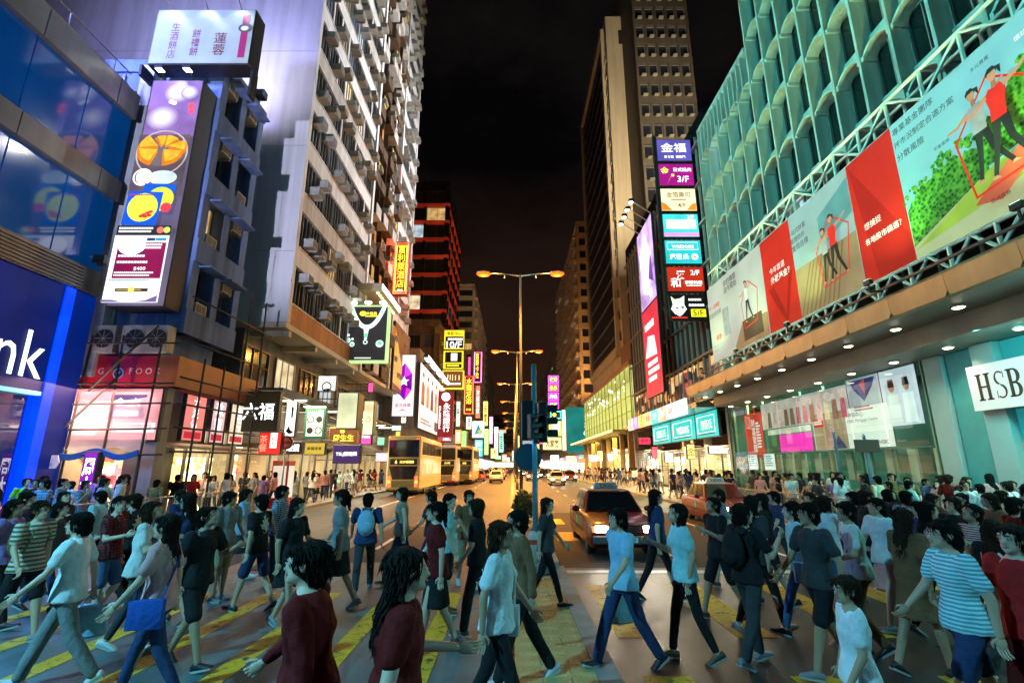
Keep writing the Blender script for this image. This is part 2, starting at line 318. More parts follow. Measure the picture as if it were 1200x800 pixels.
def variant(key, fem=False, stride=24, phase=1, armL=(18, 20), armR=(-18, 25), top='tee', bottom='trousers', hair='short', lean=2, headturn=0.0, nod=0.0, bag=None, hand_in=0.0, child=False):
    """one body with its clothes; faces -y. Angles in degrees: (upper-arm swing forward, elbow bend)"""
    f = lambda a: R(a); V = Vector
    # --- legs by forward kinematics: forward is -y
    def leg(s, a, knee):
        hip = V((s*.088, 0, .90)); k = hip + V((s*.012, -.425*math.sin(f(a)), -.425*math.cos(f(a)))); a2 = a - knee; an = k + V((-s*.004, -.41*math.sin(f(a2)), -.41*math.cos(f(a2)))); return hip, k, an, a2
    if phase == 0: LG = leg(-1, 2, 3), leg(1, -1, 2)
    elif phase == 1: LG = leg(-1, stride, 6), leg(1, -stride*.75, 14)
    elif phase == 2: LG = leg(1, stride, 6), leg(-1, -stride*.75, 14)
    elif phase == 3: LG = leg(-1, 4, 4), leg(1, 16, 52)
    zmin = min(l[2].z for l in LG) - .085
    if phase in (1, 2): zmin = min(LG[0][2].z - .085, LG[1][2].z - .12)
    sh = V((0, 0, -zmin)); LG = [tuple([p + sh for p in l[:3]]) + (l[3],) for l in LG]; base = -zmin
    ln = math.tan(f(lean)); up = lambda z: V((0, -(z-.9)*ln, z + base))
    sw = .155 if fem else .185
    shoulders = [up(1.385) + V((s*sw, 0, 0)) for s in (-1, 1)]
    def arm(s, swing, elbow, inn=0.0):
        p = shoulders[0 if s < 0 else 1]; e = p + V((s*.072, -.27*math.sin(f(swing)), -.27*math.cos(f(swing)))); a2 = swing + elbow
        w_ = e + V((s*.022 - s*inn*.22, -.245*math.sin(f(a2)), -.245*math.cos(f(a2)))); return p, e, w_
    AR = [arm(-1, *armL, hand_in), arm(1, *armR, hand_in)]
    # --- skin body
    b = MB(); tors = [(.88, .150, .105), (.98, .150, .105), (1.10, .122 if fem else .135, .092), (1.25, .145 if fem else .160, .110), (1.36, .140 if fem else .165, .092), (1.415, .095, .07), (1.46, .055, .055)]
    b.loft([ring_e(up(z), rx, ry) for z, rx, ry in tors])
    for l in LG: b.cap(l[0], l[1], .078, .052); b.cap(l[1], l[2], .052, .036); b.cap(l[1]+V((0, .012, -.05)), l[1].lerp(l[2], .45)+V((0, .012, 0)), .045, .044)
    for p, e, w_ in AR: b.cap(p, e, .046 if fem else .052, .037); b.cap(e, w_, .038, .026)
    hc = up(1.575) + V((0, -.015, 0)); b.cap(up(1.42), hc - V((0, 0, .05)), .052, .048)
    hr = Matrix.Rotation(R(headturn), 3, 'Z') @ Matrix.Rotation(R(nod), 3, 'X'); H = lambda x, y, z: hc + hr @ V((x, y, z))
    b.ell(H(0, .005, .018), (.074, .094, .100), 18, 12, 0, hr); b.ell(H(0, -.030, -.050), (.055, .060, .062), 16, 10, 0, hr); b.cap(H(0, -.083, .012), H(0, -.105, -.022), .010, .015); b.ell(H(0, -.075, -.082), (.024, .024, .022), 10, 8)
    for s in (-1, 1): b.ell(H(s*.078, .012, -.005), (.012, .022, .032), 8, 6, 0, hr)
    for s in (-1, 1): b.ell(H(s*.030, -.080, .030), (.026, .012, .010), 8, 6)
    body = remesh(b, .0125, 2)
    ex = MB()  # hands and features, joined to the same mesh
    for i, (p, e, w_) in enumerate(AR):
        s = -1 if i == 0 else 1; d = (w_ - e).normalized(); side = V((0, -1, 0)); side = (side - d*side.dot(d)).normalized() if abs(d.y) < .95 else V((0, 0, 1)); nrm = d.cross(side).normalized()*s
        R3 = Matrix((side, nrm, d)).transposed(); pc = w_ + d*.045; ex.ell(pc, (.038, .017, .050), 12, 8, 0, R3)
        for k in range(4):
            r0 = pc + d*.040 + side*(.027 - .018*k); ln_ = [.068, .076, .070, .055][k]; m1 = r0 + d*ln_*.48 - nrm*.016; m2 = m1 + d*ln_*.26 - nrm*.036; ex.tube([r0 - d*.012, r0, m1, m2, m2 + d*.006 - nrm*.006], [.0085, .0085, .0078, .0065, .003], 6)
        th = pc - d*.018 + side*.034; ex.tube([th - side*.012, th, th + side*.022 + d*.026, th + side*.020 + d*.056 - nrm*.006], [.011, .011, .0095, .005], 6)
    for s in (-1, 1):
        ex.ell(H(s*.030, -.0925, .014), (.012, .006, .0055), 8, 6, 1); ex.ell(H(s*.030, -.0982, .014), (.0062, .0035, .0058), 8, 6, 2); ex.tube([H(s*.014, -.098, .032), H(s*.030, -.100, .037), H(s*.046, -.092, .032)], [.003, .0045, .002], 5, 2)
    ex.tube([H(-.022, -.088, -.053), H(0, -.098, -.053), H(.022, -.088, -.053)], [.003, .0075, .003], 6, 3)
    exm = ex.mesh('x', []); 
    vs = [v.co.copy() for v in body.vertices] ; fs = [tuple(p.vertices) for p in body.polygons]; n0 = len(vs)
    vs += [v.co.copy() for v in exm.vertices]; fs += [tuple(n0 + i for i in p.vertices) for p in exm.polygons]; mi = [0]*len(body.polygons) + [p.material_index for p in exm.polygons]
    me = bpy.data.meshes.new('person'); me.from_pydata(vs, [], fs)
    for m_ in (skins[0], eyew, eye_m, lip): me.materials.append(m_)
    me.polygons.foreach_set('material_index', ex_mi(mi, ex, len(body.polygons))); me.polygons.foreach_set('use_smooth', [True]*len(me.polygons)); me.update()
    parts = {'body': me}
    # --- hair
    h = MB(); h.ell(H(0, .022, .034), (.083, .098, .096), 18, 12, 0, hr); h.ell(H(0, .050, -.02), (.076, .068, .085), 14, 10)
    h.cap(H(-.050, -.052, .074), H(.045, -.056, .078), .022, .022)
    if hair == 'long':
        h.loft([ring_e(H(0, .055, -.02), .080, .050), ring_e(H(0, .070, -.12), .078, .042), ring_e(up(1.36)+V((0, .085, 0)), .085, .035), ring_e(up(1.22)+V((0, .105, 0)), .060, .022)])
        for s in (-1, 1): h.cap(H(s*.074, .02, .02), H(s*.080, .03, -.13), .020, .014)
    if hair == 'pony': h.ell(H(0, .105, .03), (.03, .03, .03)); h.cap(H(0, .125, .02), H(0, .135, -.14), .032, .014)
    if hair == 'bob':
        for s in (-1, 1): h.cap(H(s*.076, .03, .02), H(s*.078, .015, -.085), .026, .022)
        h.ell(H(0, .055, -.055), (.082, .055, .07))
    hm = remesh(h, .011, 2, .007, len(key)); rs_ = random.Random(len(key)*13 + stride); st_ = MB()
    hv = [(v.co.copy(), v.normal.copy()) for v in hm.vertices]
    for k in range(420):
        p, n_ = hv[rs_.randrange(len(hv))]; flow = V((rs_.uniform(-.4, .4), rs_.uniform(-.1, .5), -1.0)); flow = hr @ flow; flow = (flow - n_*flow.dot(n_)*.85).normalized(); ln_ = rs_.uniform(.035, .085); a0 = p + n_*.001; b0 = p + flow*ln_*.5 + n_*rs_.uniform(.003, .010); c0 = p + flow*ln_ + n_*rs_.uniform(-.004, .014)
        st_.tube([a0, b0, c0], [rs_.uniform(.003, .006), .0045, .0008], 4, 0, False)
    n0 = len(hm.vertices); vs_ = [v.co[:] for v in hm.vertices] + st_.v; fs_ = [tuple(p.vertices) for p in hm.polygons] + [tuple(n0+i for i in f_) for f_ in st_.f]; hm = bpy.data.meshes.new('hair'); hm.from_pydata(vs_, [], fs_); hm.polygons.foreach_set('use_smooth', [True]*len(hm.polygons)); hm.update(); hm.materials.append(hairs[0]); parts['hair'] = hm
    # --- top
    tp = MB(); g = .016; hem = .84 if top != 'crop' else .93
    if top == 'dress': rows = [(.56, .215, .165), (.72, .190, .140), (.90, .165, .122)]
    else: rows = [(hem, .206, .160), (.90, .200, .152)]
    rows += [(1.0, .178+g*.4, .134), (1.10, .138+g if fem else .155, .108), (1.25, .160 if fem else .178, .128), (1.36, .150 if fem else .176, .108), (1.415, .105, .082), (1.440, .070, .066)]
    tp.loft([ring_e(up(z), rx, ry) for z, rx, ry in rows])
    for p, e, w_ in AR:
        if top == 'long': tp.cap(p, e, .066, .050); tp.cap(e, e.lerp(w_, .9), .050, .038)
        elif top == 'tank': tp.cap(p, p.lerp(e, .10), .058, .056)
        else: tp.cap(p, p.lerp(e, .62), .068, .064)
    if top == 'jacket': pass
    tm_ = remesh(tp, .013, 2, .015, len(key)*7 + stride); tm_.materials.append(hairs[0]); parts['shirt' if top != 'dress' else 'dress'] = tm_
    # --- bottom
    if top != 'dress':
        bt_ = MB(); bt_.loft([ring_e(up(z), rx, ry) for z, rx, ry in [(.80, .150, .115), (.88, .156, .114), (.98, .142, .100), (1.02, .130, .096)]])
        if bottom == 'skirt': bt_.loft([ring_e(up(.50), .225, .175), ring_e(up(.70), .20, .15), ring_e(up(.90), .165, .122)])
        else:
            for l in LG:
                if bottom == 'shorts': bt_.cap(l[0], l[0].lerp(l[1], .86), .090, .084)
                elif bottom == 'slim': bt_.cap(l[0], l[1], .086, .060); bt_.cap(l[1], l[1].lerp(l[2], .93), .060, .044)
                else: bt_.cap(l[0], l[1], .090, .070); bt_.cap(l[1], l[1].lerp(l[2], .95), .070, .060)
        bm_ = remesh(bt_, .014, 3, .006, len(key)*3 + 2); bm_.materials.append(hairs[0]); parts['skirt' if bottom == 'skirt' else ('shorts' if bottom == 'shorts' else 'trousers')] = bm_
    # --- shoes
    shoes = []
    for l in LG:
        an = l[2]; pit = R(min(35, max(-30, l[3]*.9))) if phase in (1, 2) else (R(-30) if l[3] < -20 else 0); Rm = Matrix.Rotation(-pit if l[3] > 0 else -pit, 3, 'X'); q = lambda x, y, z: an + Rm @ V((x, y, z)); s_ = MB(); prof = [(.075, .030, .075), (.055, .036, .085), (.0, .037, .092), (-.06, .040, .070), (-.11, .045, .052), (-.155, .040, .040), (-.180, .026, .030)]
        s_.loft([[q(hw*math.cos(2*math.pi*i/12), y, -.082 + (hz/2)*(1 + math.sin(2*math.pi*i/12))) for i in range(12)] for y, hw, hz in prof])
        so_ = MB(); s_.loft([[q(x*1.05, y, -.086), q(-x*1.05, y, -.086), q(-x*1.05, y, -.066), q(x*1.05, y, -.066)] for y, x, hz in prof], 1)
        sm_ = s_.mesh('shoe', [M('shoe_black', (.012, .012, .013), .5), M('shoe_sole', (.4, .4, .38), .6)]); shoes.append(sm_)
        for p in sm_.polygons: p.use_smooth = p.material_index == 0
    parts['shoes'] = shoes
    parts['hands'] = [a[2] + (a[2]-a[1]).normalized()*.06 for a in AR]; parts['back'] = up(1.2) + V((0, .19, 0)); parts['hip'] = up(.95); parts['sh'] = shoulders
    return parts
def ex_mi(mi, ex, nb): return mi[:nb] + list(ex.m)
VA = {}
VA['m_walk'] = variant('m_walk', stride=25, phase=1, armL=(-22, 16), armR=(24, 22))
VA['m_walk2'] = variant('m_walk2', stride=19, phase=2, armL=(18, 20), armR=(-16, 18), bottom='shorts', nod=4)
VA['m_phone'] = variant('m_phone', stride=21, phase=1, armL=(-14, 20), armR=(20, 98), bottom='shorts', nod=-16, headturn=6, hand_in=.35)
VA['m_long'] = variant('m_long', stride=22, phase=2, armL=(22, 28), armR=(-18, 22), top='long', lean=4)
VA['m_stand'] = variant('m_stand', phase=0, armL=(2, 14), armR=(6, 26), bottom='shorts', lean=0, headturn=25)
VA['m_stand2'] = variant('m_stand2', phase=0, armL=(8, 92), armR=(4, 18), lean=1, nod=-12, hand_in=.3)
VA['f_walk'] = variant('f_walk', True, 21, 1, (-16, 16), (18, 20), 'tee', 'slim', 'long')
VA['f_skirt'] = variant('f_skirt', True, 16, 2, (16, 18), (-12, 14), 'tee', 'skirt', 'pony')
VA['f_dress'] = variant('f_dress', True, 17, 1, (-12, 14), (14, 70), 'dress', 'skirt', 'long', hand_in=.2)
VA['f_shorts'] = variant('f_shorts', True, 20, 2, (18, 40), (-14, 16), 'tank', 'shorts', 'bob')
VA['f_phone'] = variant('f_phone', True, 15, 1, (22, 95), (-10, 20), 'tee', 'slim', 'bob', nod=-18, hand_in=.35)
VA['m_step'] = variant('m_step', phase=3, armL=(-8, 30), armR=(12, 60), lean=3, hand_in=.15, headturn=18)
VA['f_step'] = variant('f_step', True, 18, 3, (14, 88), (-8, 24), 'tee', 'shorts', 'pony', headturn=-35, hand_in=.3)
VA['m_strap'] = variant('m_strap', stride=14, phase=2, armL=(24, 118), armR=(6, 30), top='tee', bottom='trousers', headturn=-20, hand_in=.1, hair='bob')
VA['f_stand'] = variant('f_stand', True, 0, 0, (4, 20), (10, 85), 'tee', 'shorts', 'long', lean=0, headturn=-30, hand_in=.3)
# ================================================================== the setting: ground, roads, kerbs, pavements, refuge, markings
def struct(o, label, cat): return tag(o, label, cat, kind='structure')
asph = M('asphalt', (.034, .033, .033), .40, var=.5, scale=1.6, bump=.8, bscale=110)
def patch_asphalt(m):
    n = m.node_tree.nodes; l = m.node_tree.links.new; b = n['Principled BSDF']
    tc = n.new('ShaderNodeTexCoord'); v = n.new('ShaderNodeTexVoronoi'); v.feature = 'DISTANCE_TO_EDGE'; v.inputs['Scale'].default_value = .35; v.inputs['Randomness'].default_value = 1
    l(tc.outputs['Object'], v.inputs['Vector'])
    r = n.new('ShaderNodeValToRGB'); r.color_ramp.elements[0].position = .003; r.color_ramp.elements[1].position = .012
    r.color_ramp.elements[0].color = (.45, .45, .45, 1); r.color_ramp.elements[1].color = (1, 1, 1, 1); l(v.outputs['Distance'], r.inputs['Fac'])
    old = b.inputs['Base Color'].links[0].from_socket
    x = n.new('ShaderNodeMix'); x.data_type = 'RGBA'; x.blend_type = 'MULTIPLY'; x.inputs['Factor'].default_value = .8
    l(old, x.inputs['A']); l(r.outputs['Color'], x.inputs['B']); l(x.outputs['Result'], b.inputs['Base Color'])
patch_asphalt(asph)
def tyre_marks(m, amt):
    n = m.node_tree.nodes; l = m.node_tree.links.new; b = n['Principled BSDF']; tc = n.new('ShaderNodeTexCoord'); mp = n.new('ShaderNodeMapping'); mp.inputs['Scale'].default_value = (1.7, .045, 1); l(tc.outputs['Object'], mp.inputs['Vector'])
    z = n.new('ShaderNodeTexNoise'); z.inputs['Scale'].default_value = 1.6; z.inputs['Detail'].default_value = 5; l(mp.outputs['Vector'], z.inputs['Vector']); r = n.new('ShaderNodeValToRGB'); r.color_ramp.elements[0].position = .38; r.color_ramp.elements[1].position = .62; r.color_ramp.elements[0].color = (1-amt, 1-amt, 1-amt, 1); r.color_ramp.elements[1].color = (1.15, 1.15, 1.15, 1); l(z.outputs['Fac'], r.inputs['Fac'])
    x = n.new('ShaderNodeMix'); x.data_type = 'RGBA'; x.blend_type = 'MULTIPLY'; x.inputs['Factor'].default_value = 1; old = b.inputs['Base Color'].links[0].from_socket; l(old, x.inputs['A']); l(r.outputs['Color'], x.inputs['B']); l(x.outputs['Result'], b.inputs['Base Color'])
tyre_marks(asph, .55)
dark_asph = M('darker_asphalt', (.020, .015, .014), .75, var=.3, scale=1.2, bump=.5, bscale=120)
pav = M('pavement_slabs', (.22, .20, .18), .6, var=.22, scale=.7, bump=.2, bscale=30)
def grid_joints(m, sx, sy):
    n = m.node_tree.nodes; l = m.node_tree.links.new; b = n['Principled BSDF']
    tc = n.new('ShaderNodeTexCoord'); br = n.new('ShaderNodeTexBrick'); br.inputs['Scale'].default_value = 1.0
    br.inputs['Brick Width'].default_value = sx; br.inputs['Row Height'].default_value = sy; br.inputs['Mortar Size'].default_value = .012
    br.inputs['Color1'].default_value = (1, 1, 1, 1); br.inputs['Color2'].default_value = (.8, .78, .76, 1); br.inputs['Mortar'].default_value = (.35, .33, .32, 1)
    l(tc.outputs['Object'], br.inputs['Vector']); old = b.inputs['Base Color'].links[0].from_socket
    x = n.new('ShaderNodeMix'); x.data_type = 'RGBA'; x.blend_type = 'MULTIPLY'; x.inputs['Factor'].default_value = 1
    l(old, x.inputs['A']); l(br.outputs['Color'], x.inputs['B']); l(x.outputs['Result'], b.inputs['Base Color'])
grid_joints(pav, .6, .4)
kerbm = M('kerb_granite', (.26, .25, .235), .65, var=.3, scale=3, bump=.3, bscale=60)
yel = M('yellow_road_paint', (.78, .40, .012), .6, var=.3, scale=9, bump=.4, bscale=80)
def worn(m, lo, hi):
    """paint flaked off down to the asphalt in places"""
    n = m.node_tree.nodes; l = m.node_tree.links.new; b = n['Principled BSDF']; tc = n.new('ShaderNodeTexCoord'); z = n.new('ShaderNodeTexNoise'); z.inputs['Scale'].default_value = 7; z.inputs['Detail'].default_value = 9; z.inputs['Roughness'].default_value = .72; l(tc.outputs['Object'], z.inputs['Vector'])
    r = n.new('ShaderNodeValToRGB'); r.color_ramp.elements[0].position = lo; r.color_ramp.elements[1].position = hi; l(z.outputs['Fac'], r.inputs['Fac']); x = n.new('ShaderNodeMix'); x.data_type = 'RGBA'; old = b.inputs['Base Color'].links[0].from_socket; l(r.outputs['Color'], x.inputs['Factor']); l(old, x.inputs['A']); x.inputs['B'].default_value = (.035, .035, .035, 1); l(x.outputs['Result'], b.inputs['Base Color'])
worn(yel, .55, .61)
whi = M('white_road_paint', (.62, .60, .56), .55, var=.4, scale=6)
LK, RK = -10.5, 9.4                        # kerb lines
struct(MB().box(-900, -400, -.5, 900, 1500, -.016).build('ground', M('far_ground', (.05, .05, .05), .8)), 'dark city ground under the streets', 'ground')
struct(MB().box(LK, -30, -.4, RK, 420, 0).build('road', asph), 'wide dark asphalt road running between the tower blocks', 'road')
struct(MB().box(1.05, 11.6, .0005, RK - .05, 24.4, .004).build('darker_road', dark_asph), 'darker stretch of road in front of the stop line', 'road surface')  # thin sheet in a darker tone than the road around it
lp = struct(MB().box(-40, -30, -.4, LK - .3, 420, .13).build('pavement_left', pav), 'paved footway below the tenements and shops', 'pavement')
rpv = struct(MB().box(RK + .3, -30, -.4, 40, 420, .13).build('pavement_right', pav), 'paved footway in front of the bank arcade', 'pavement')
def kerb(name, x0, x1, label, ya, yb, far):
    root = thing(name, label, 'kerb', ((x0 + x1) / 2, ya, 0)); root['kind'] = 'structure'
    st = MB().box(-(x1-x0)/2, -.445, -.3, (x1-x0)/2, .445, .148).mesh('kerb_stone', kerbm)
    y = ya
    while y < yb:
        o = put('kerb_stone', st, root, ((x0+x1)/2, y + .45, random.uniform(-.004, .004)))
        b = o.modifiers.new('bevel', 'BEVEL'); b.width = .02; b.segments = 2
        y += .9
    MB().box(x0, y, -.3, x1, far, .147).build('kerb_run', kerbm, root)
    MB().box(x0, -30, -.3, x1, ya - .01, .147).build('kerb_run', kerbm, root)
kerb('kerb_left', LK - .3, LK, 'granite kerb along the footway of the tenements', 8, 62, 420)
kerb('kerb_right', RK, RK + .3, 'granite kerb along the footway of the bank', 8, 44, 420)
# the refuge in the middle of the crossing, with yellow ribbed tactile tiles
tac = M('tactile_tile_yellow', (.50, .40, .16), .6, var=.4, scale=2.5, bump=.25, bscale=50)
grey = M('refuge_slab_concrete', (.24, .24, .23), .7, var=.3, scale=2, bump=.3, bscale=40)
ref = thing('refuge_island', 'low crossing refuge with yellow ribbed tactile tiles', 'traffic island', (.45, 7.5, 0)); ref['kind'] = 'structure'
MB().box(-.14, 1.0, -.2, 1.14, 10.75, .012).build('base_slab', M('refuge_joint', (.07, .07, .065), .8), ref)
tm = MB(); tm.box(-.148, -.148, -.02, .148, .148, .03)
for k in range(5): tm.box(-.118 + k*.059 - .014, -.135, .03, -.118 + k*.059 + .014, .135, .037)
tme = tm.mesh('tactile_tile', tac)
for i in range(20):
    for j in range(3):
        o = put('tactile_tile', tme, ref, (.17 + j*.3 + random.uniform(-.003, .003), 4.75 + i*.3, random.uniform(-.004, .004)), random.uniform(-.008, .008))
sl = MB().box(-.118, -.295, -.03, .118, .295, .03).mesh('edge_slab', grey)
for i in range(16):
    put('edge_slab', sl, ref, (.995, 2.2 + i*.6, .03 + random.uniform(-.004, .004)), random.uniform(-.01, .01)); put('edge_slab', sl, ref, (-.11, 2.2 + i*.6, .03 + random.uniform(-.004, .004)), random.uniform(-.01, .01))
# the raised median beyond it
med = thing('median_strip', 'raised concrete median strip carrying the lamp posts', 'median', (.45, 11, 0)); med['kind'] = 'structure'
MB().box(.10, 11.4, -.2, .80, 300, .14).build('infill', M('median_concrete', (.16, .15, .14), .8, var=.3, scale=1.3, bump=.3), med)
ks = MB().box(-.1, -.445, -.2, .1, .445, .17).mesh('kerb_stone', kerbm)
for i in range(26):
    for x in (-.002, .902): put('kerb_stone', ks, med, (x, 11.9 + i*.9, random.uniform(-.004, .004)))
for x in (-.002, .902): MB().box(x-.1, 35.0, -.2, x+.1, 300, .168).build('kerb_run', kerbm, med)
nose = [(-.10 + .55*(1 - math.cos(R(a))), 11.4 - .5*math.sin(R(a))) for a in range(0, 181, 15)]
MB().prism(nose, 'z', -.2, .19).build('kerb_nose', kerbm, med, bevel=.03)
cyan_tint_asph = M('crossing_cyan_light_tint', (.060, .130, .140), .45, var=.45, scale=1.1, bump=.6, bscale=110); patch_asphalt(cyan_tint_asph); tyre_marks(cyan_tint_asph, .55)  # cyan lamp light put into the base colour of the pale asphalt
struct(MB().box(LK+.05, 2.2, .0005, -.2, 10.9, .004).build('cyan_tint_crossing', cyan_tint_asph), 'pale worn asphalt, cyan light painted in, under the yellow crossing bars', 'road surface')
# painted markings
def mark(name, label, x0, y0, x1, y1, m, group=None, z=.0045):
    mb = MB(); mb.box(x0, y0, .0005, x1, y1, z); o = mb.build(name, m); tag(o, label, 'road marking', group, 'structure'); return o
for k in range(9):
    x = -1.0 - k*1.04
    mark('crossing_bar', 'worn yellow crossing bar on the lanes below the tenements', x-.13, 4.2, x+.13, 9.4, yel, 'yellow crossing bars', z=.0085)
for k in range(5):
    x = 1.62 + k*1.55
    mark('crossing_bar', 'worn yellow crossing bar in front of the taxi stop line', x-.25, 7.1, x+.25, 10.0, yel, 'yellow crossing bars')
    mark('crossing_bar', 'worn yellow crossing bar on the rear row of the taxi lanes', x-.25, 3.0, x+.25, 5.9, yel, 'yellow crossing bars')
mark('stop_line', 'white stop line in front of the red taxi', 1.1, 11.0, 9.2, 11.28, whi, z=.0085)
mark('edge_line', 'long white line beside the bus stop lane', -7.15, 21, -7.0, 75, whi)
for k in range(12):
    for x in (-3.6,): mark('lane_dash', 'white lane dash on the bus side of the road', x-.06, 14 + k*6, x+.06, 16 + k*6, whi, 'white lane dashes')
    for x in (3.9, 6.7): mark('lane_dash', 'white lane dash on the taxi side of the road', x-.06, 13 + k*6, x+.06, 15 + k*6, whi, 'white lane dashes', z=.0085)
tri = MB()
for k in range(2): mark('road_arrow_stem', 'worn orange marking on the darker road beside the median', 1.35, 15.5 + k*4.2, 2.0, 17.4 + k*4.2, yel, 'worn surfacing marks', z=.0085)
dr = M('drain_iron', (.04, .04, .04), .5, .8)
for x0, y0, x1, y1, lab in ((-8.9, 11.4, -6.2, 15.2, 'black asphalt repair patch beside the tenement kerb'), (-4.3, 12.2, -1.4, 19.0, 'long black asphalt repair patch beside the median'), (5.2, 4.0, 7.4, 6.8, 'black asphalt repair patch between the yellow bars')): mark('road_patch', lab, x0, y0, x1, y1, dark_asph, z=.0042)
for (x, y), dl in zip(((LK + .35, 14.5), (RK - .35, 14.0), (-5.4, 11.6), (3.2, 12.5)), ('iron drain cover against the tenement-side kerb', 'iron drain cover against the bank-side kerb', 'iron drain cover in the bus lanes just past the crossing', 'iron drain cover under the bumper of the waiting taxi')):
    t = MB(); t.box(-.3, -.3, 0, .3, .3, .012)
    for k in range(7): t.box(-.26, -.25 + k*.075, .012, .26, -.22 + k*.075, .018)
    o = t.build('drain_cover', dr, loc=(x, y, .001)); tag(o, dl, 'drain cover', 'drain covers')
# ================================================================== street lamps, traffic signals, street furniture
galv = M('galvanised_steel', (.42, .42, .43), .45, .7, var=.2, scale=4)
lampg = M('lamp_post_grey', (.10, .10, .105), .75, .0, var=.2, scale=4)
darks = M('dark_painted_steel', (.03, .035, .04), .45, .3)
def street_lamp(loc, H, arm, label, power, col=SODIUM, both=True, group='double-arm lamp posts on the median', strength=3.4):
    y = loc[1]; t = thing('street_lamp', label, 'street lamp', loc, 0, group)
    MB().tube([(0,0,0), (0,0,.9)], .13, 14).build('base', lampg, t, local=True, smooth=True)
    MB().tube([(0,0,.9), (0,0,H*.5), (0,0,H)], [.085, .070, .055], 14).build('pole', lampg, t, local=True, smooth=True)
    MB().box(-.05, -.105, .35, .05, -.09, .75).build('access_door', M('lamp_door', (.3, .3, .3), .5, .5), t, local=True)
    for s in ((-1, 1) if both else (1,)):
        MB().tube([(s*.0, 0, H-.12), (s*arm*.5, 0, H+.02), (s*(arm-.25), 0, H+.06)], [.045, .04, .035], 8).build('arm', galv, t, local=True, smooth=True)
        MB().tube([(s*arm*.42, 0, H), (s*arm*.42, 0, H-.22)], [.02, .05], 8).build('hanger', galv, t, local=True, smooth=True)
        h = MB(); h.ell((s*arm, 0, H+.08), (.42, .18, .11), 16, 8); hd = h.build('lamp_head', galv, t, local=True, smooth=True)
        MB().ell((s*arm, 0, H+.015), (.38, .20, .16), 16, 8).build('lens', E(col if col != SODIUM else (1, .075, .002), strength, 0), hd, local=True, smooth=True)
        B = W[t.name]; p = B @ Vector((s*arm, 0, H-.16))
        lamp('SPOT', t, p, power, col, .12, aim=(p.x, p.y, 0), angle=160 if col != SODIUM else (104 if y < 30 else 128), blend=.8); lamp('POINT', t, p - Vector((0, 0, .25)), power*.04, col, .15)
    return t
LP = [(25, 12.0, 1.98), (43.7, 12, 1.95), (62, 12, 1.95), (80, 12, 1.95), (98, 12, 1.95), (117, 12, 1.95), (138, 12, 1.95)]
lamp_lab = ['tall double-arm sodium lamp post just behind the traffic signal', 'second double-arm sodium lamp post along the median'] + ['%s double-arm sodium lamp post along the median' % q for q in ('third', 'fourth', 'fifth', 'sixth', 'seventh')]
for i, (y, H, arm) in enumerate(LP): street_lamp((.45, y, .14), H, arm, lamp_lab[i], [11000, 22000, 22000, 20000, 18000, 16000, 16000][i])
# two added lamp posts behind the camera, put there to light the crossing
street_lamp((-12.2, -3.0, .13), 10, 2.0, 'added white lamp post behind the camera on the tenement-side corner', 15500, (.18, .74, 1), False, 'added crossing lamps', 6)
cl_ = bpy.data.objects['street_lamp.007']
MB().box(-11.95, -3.2, 8.9, -11.55, -2.8, 9.25).build('added_flood_head', darks, cl_); MB().box(-12.25, -3.03, 9.05, -11.95, -2.97, 9.11).build('added_flood_bracket', galv, cl_); lamp('SPOT', cl_, (-11.75, -2.7, 9.1), 17000, (.72, .72, 1), .2, aim=(-12.0, 23, 15.5), angle=34, blend=.8)  # added flood on the added post, brightens the white flank wall
street_lamp((11.0, -4.0, .13), 10, 2.0, 'added white lamp post behind the camera on the bank-side corner', 5200, (.22, .76, 1), False, 'added crossing lamps', 6)
# --- traffic signal
ts = thing('traffic_signal', 'blue-lit steel traffic signal pole with dark lamp housings on the median', 'traffic light', (.55, 12.3, .14))
teal = M('signal_pole_teal', (.16, .55, .70), .35, .5)
MB().tube([(0,0,0), (0,0,.35)], .10, 14).build('base', kerbm, ts, local=True, smooth=True)
MB().tube([(0,0,.35), (0,0,4.45)], .065, 16).build('pole', teal, ts, local=True, smooth=True)
for k in range(9): MB().tube([(0,0,3.75+k*.075), (0,0,3.765+k*.075)], .068, 16).build('band', galv, ts, local=True)
MB().tube([(0,0,4.45), (0,0,4.5)], [.07, .04], 12).build('cap', galv, ts, local=True)
hous = M('signal_housing', (.006, .035, .042), .4)
def head(dx, dy, z, rz, n, lit=None, size=.30):
    m = MB(); m.box(-size/2-.03, -.11, 0, size/2+.03, .11, n*size+.08); h = m.build('signal_head', hous, ts, (dx, dy, z), rz, True, bevel=.03)
    for k in range(n):
        cz = .04 + size*(k+.5); v = MB(); N_ = 14
        ra = [[(size*.42*math.cos(R(-20+220*i/N_)), -.11 - d, cz + size*.42*math.sin(R(-20+220*i/N_))) for i in range(N_+1)] for d in (0, .26)]
        vv = ra[0] + ra[1]; v.add(vv, [(i, i+1, N_+2+i, N_+1+i) for i in range(N_)]); v.build('visor', hous, h, local=True)
        lm = E((.05, 1, .55), 7, 0) if lit == k else M('signal_lens_off', (.015, .03, .03), .2)
        d = MB(); d.disc(0, cz, size*.36, None, -.115); d.build('lens', lm, h, local=True)
    MB().box(-.02, .1, size, .02, .2, size+.05).build('bracket', hous, h, local=True)
head(-.14, .06, 2.6, math.pi, 3); head(.20, 0, 2.55, math.pi/2, 3, 0); head(.0, -.2, 2.62, R(25), 2, None, .26)
pd = MB(); pd.tube([(-.16, .06, 2.2), (-.16, .09, 2.2)], .33, 28); pd.build('round_plate', M('plate_back_blue', (.05, .16, .24), .4, .4), ts, local=True)
MB().box(-.02, -.10, 2.62, .16, -.06, 2.66).build('bracket', galv, ts, local=True)
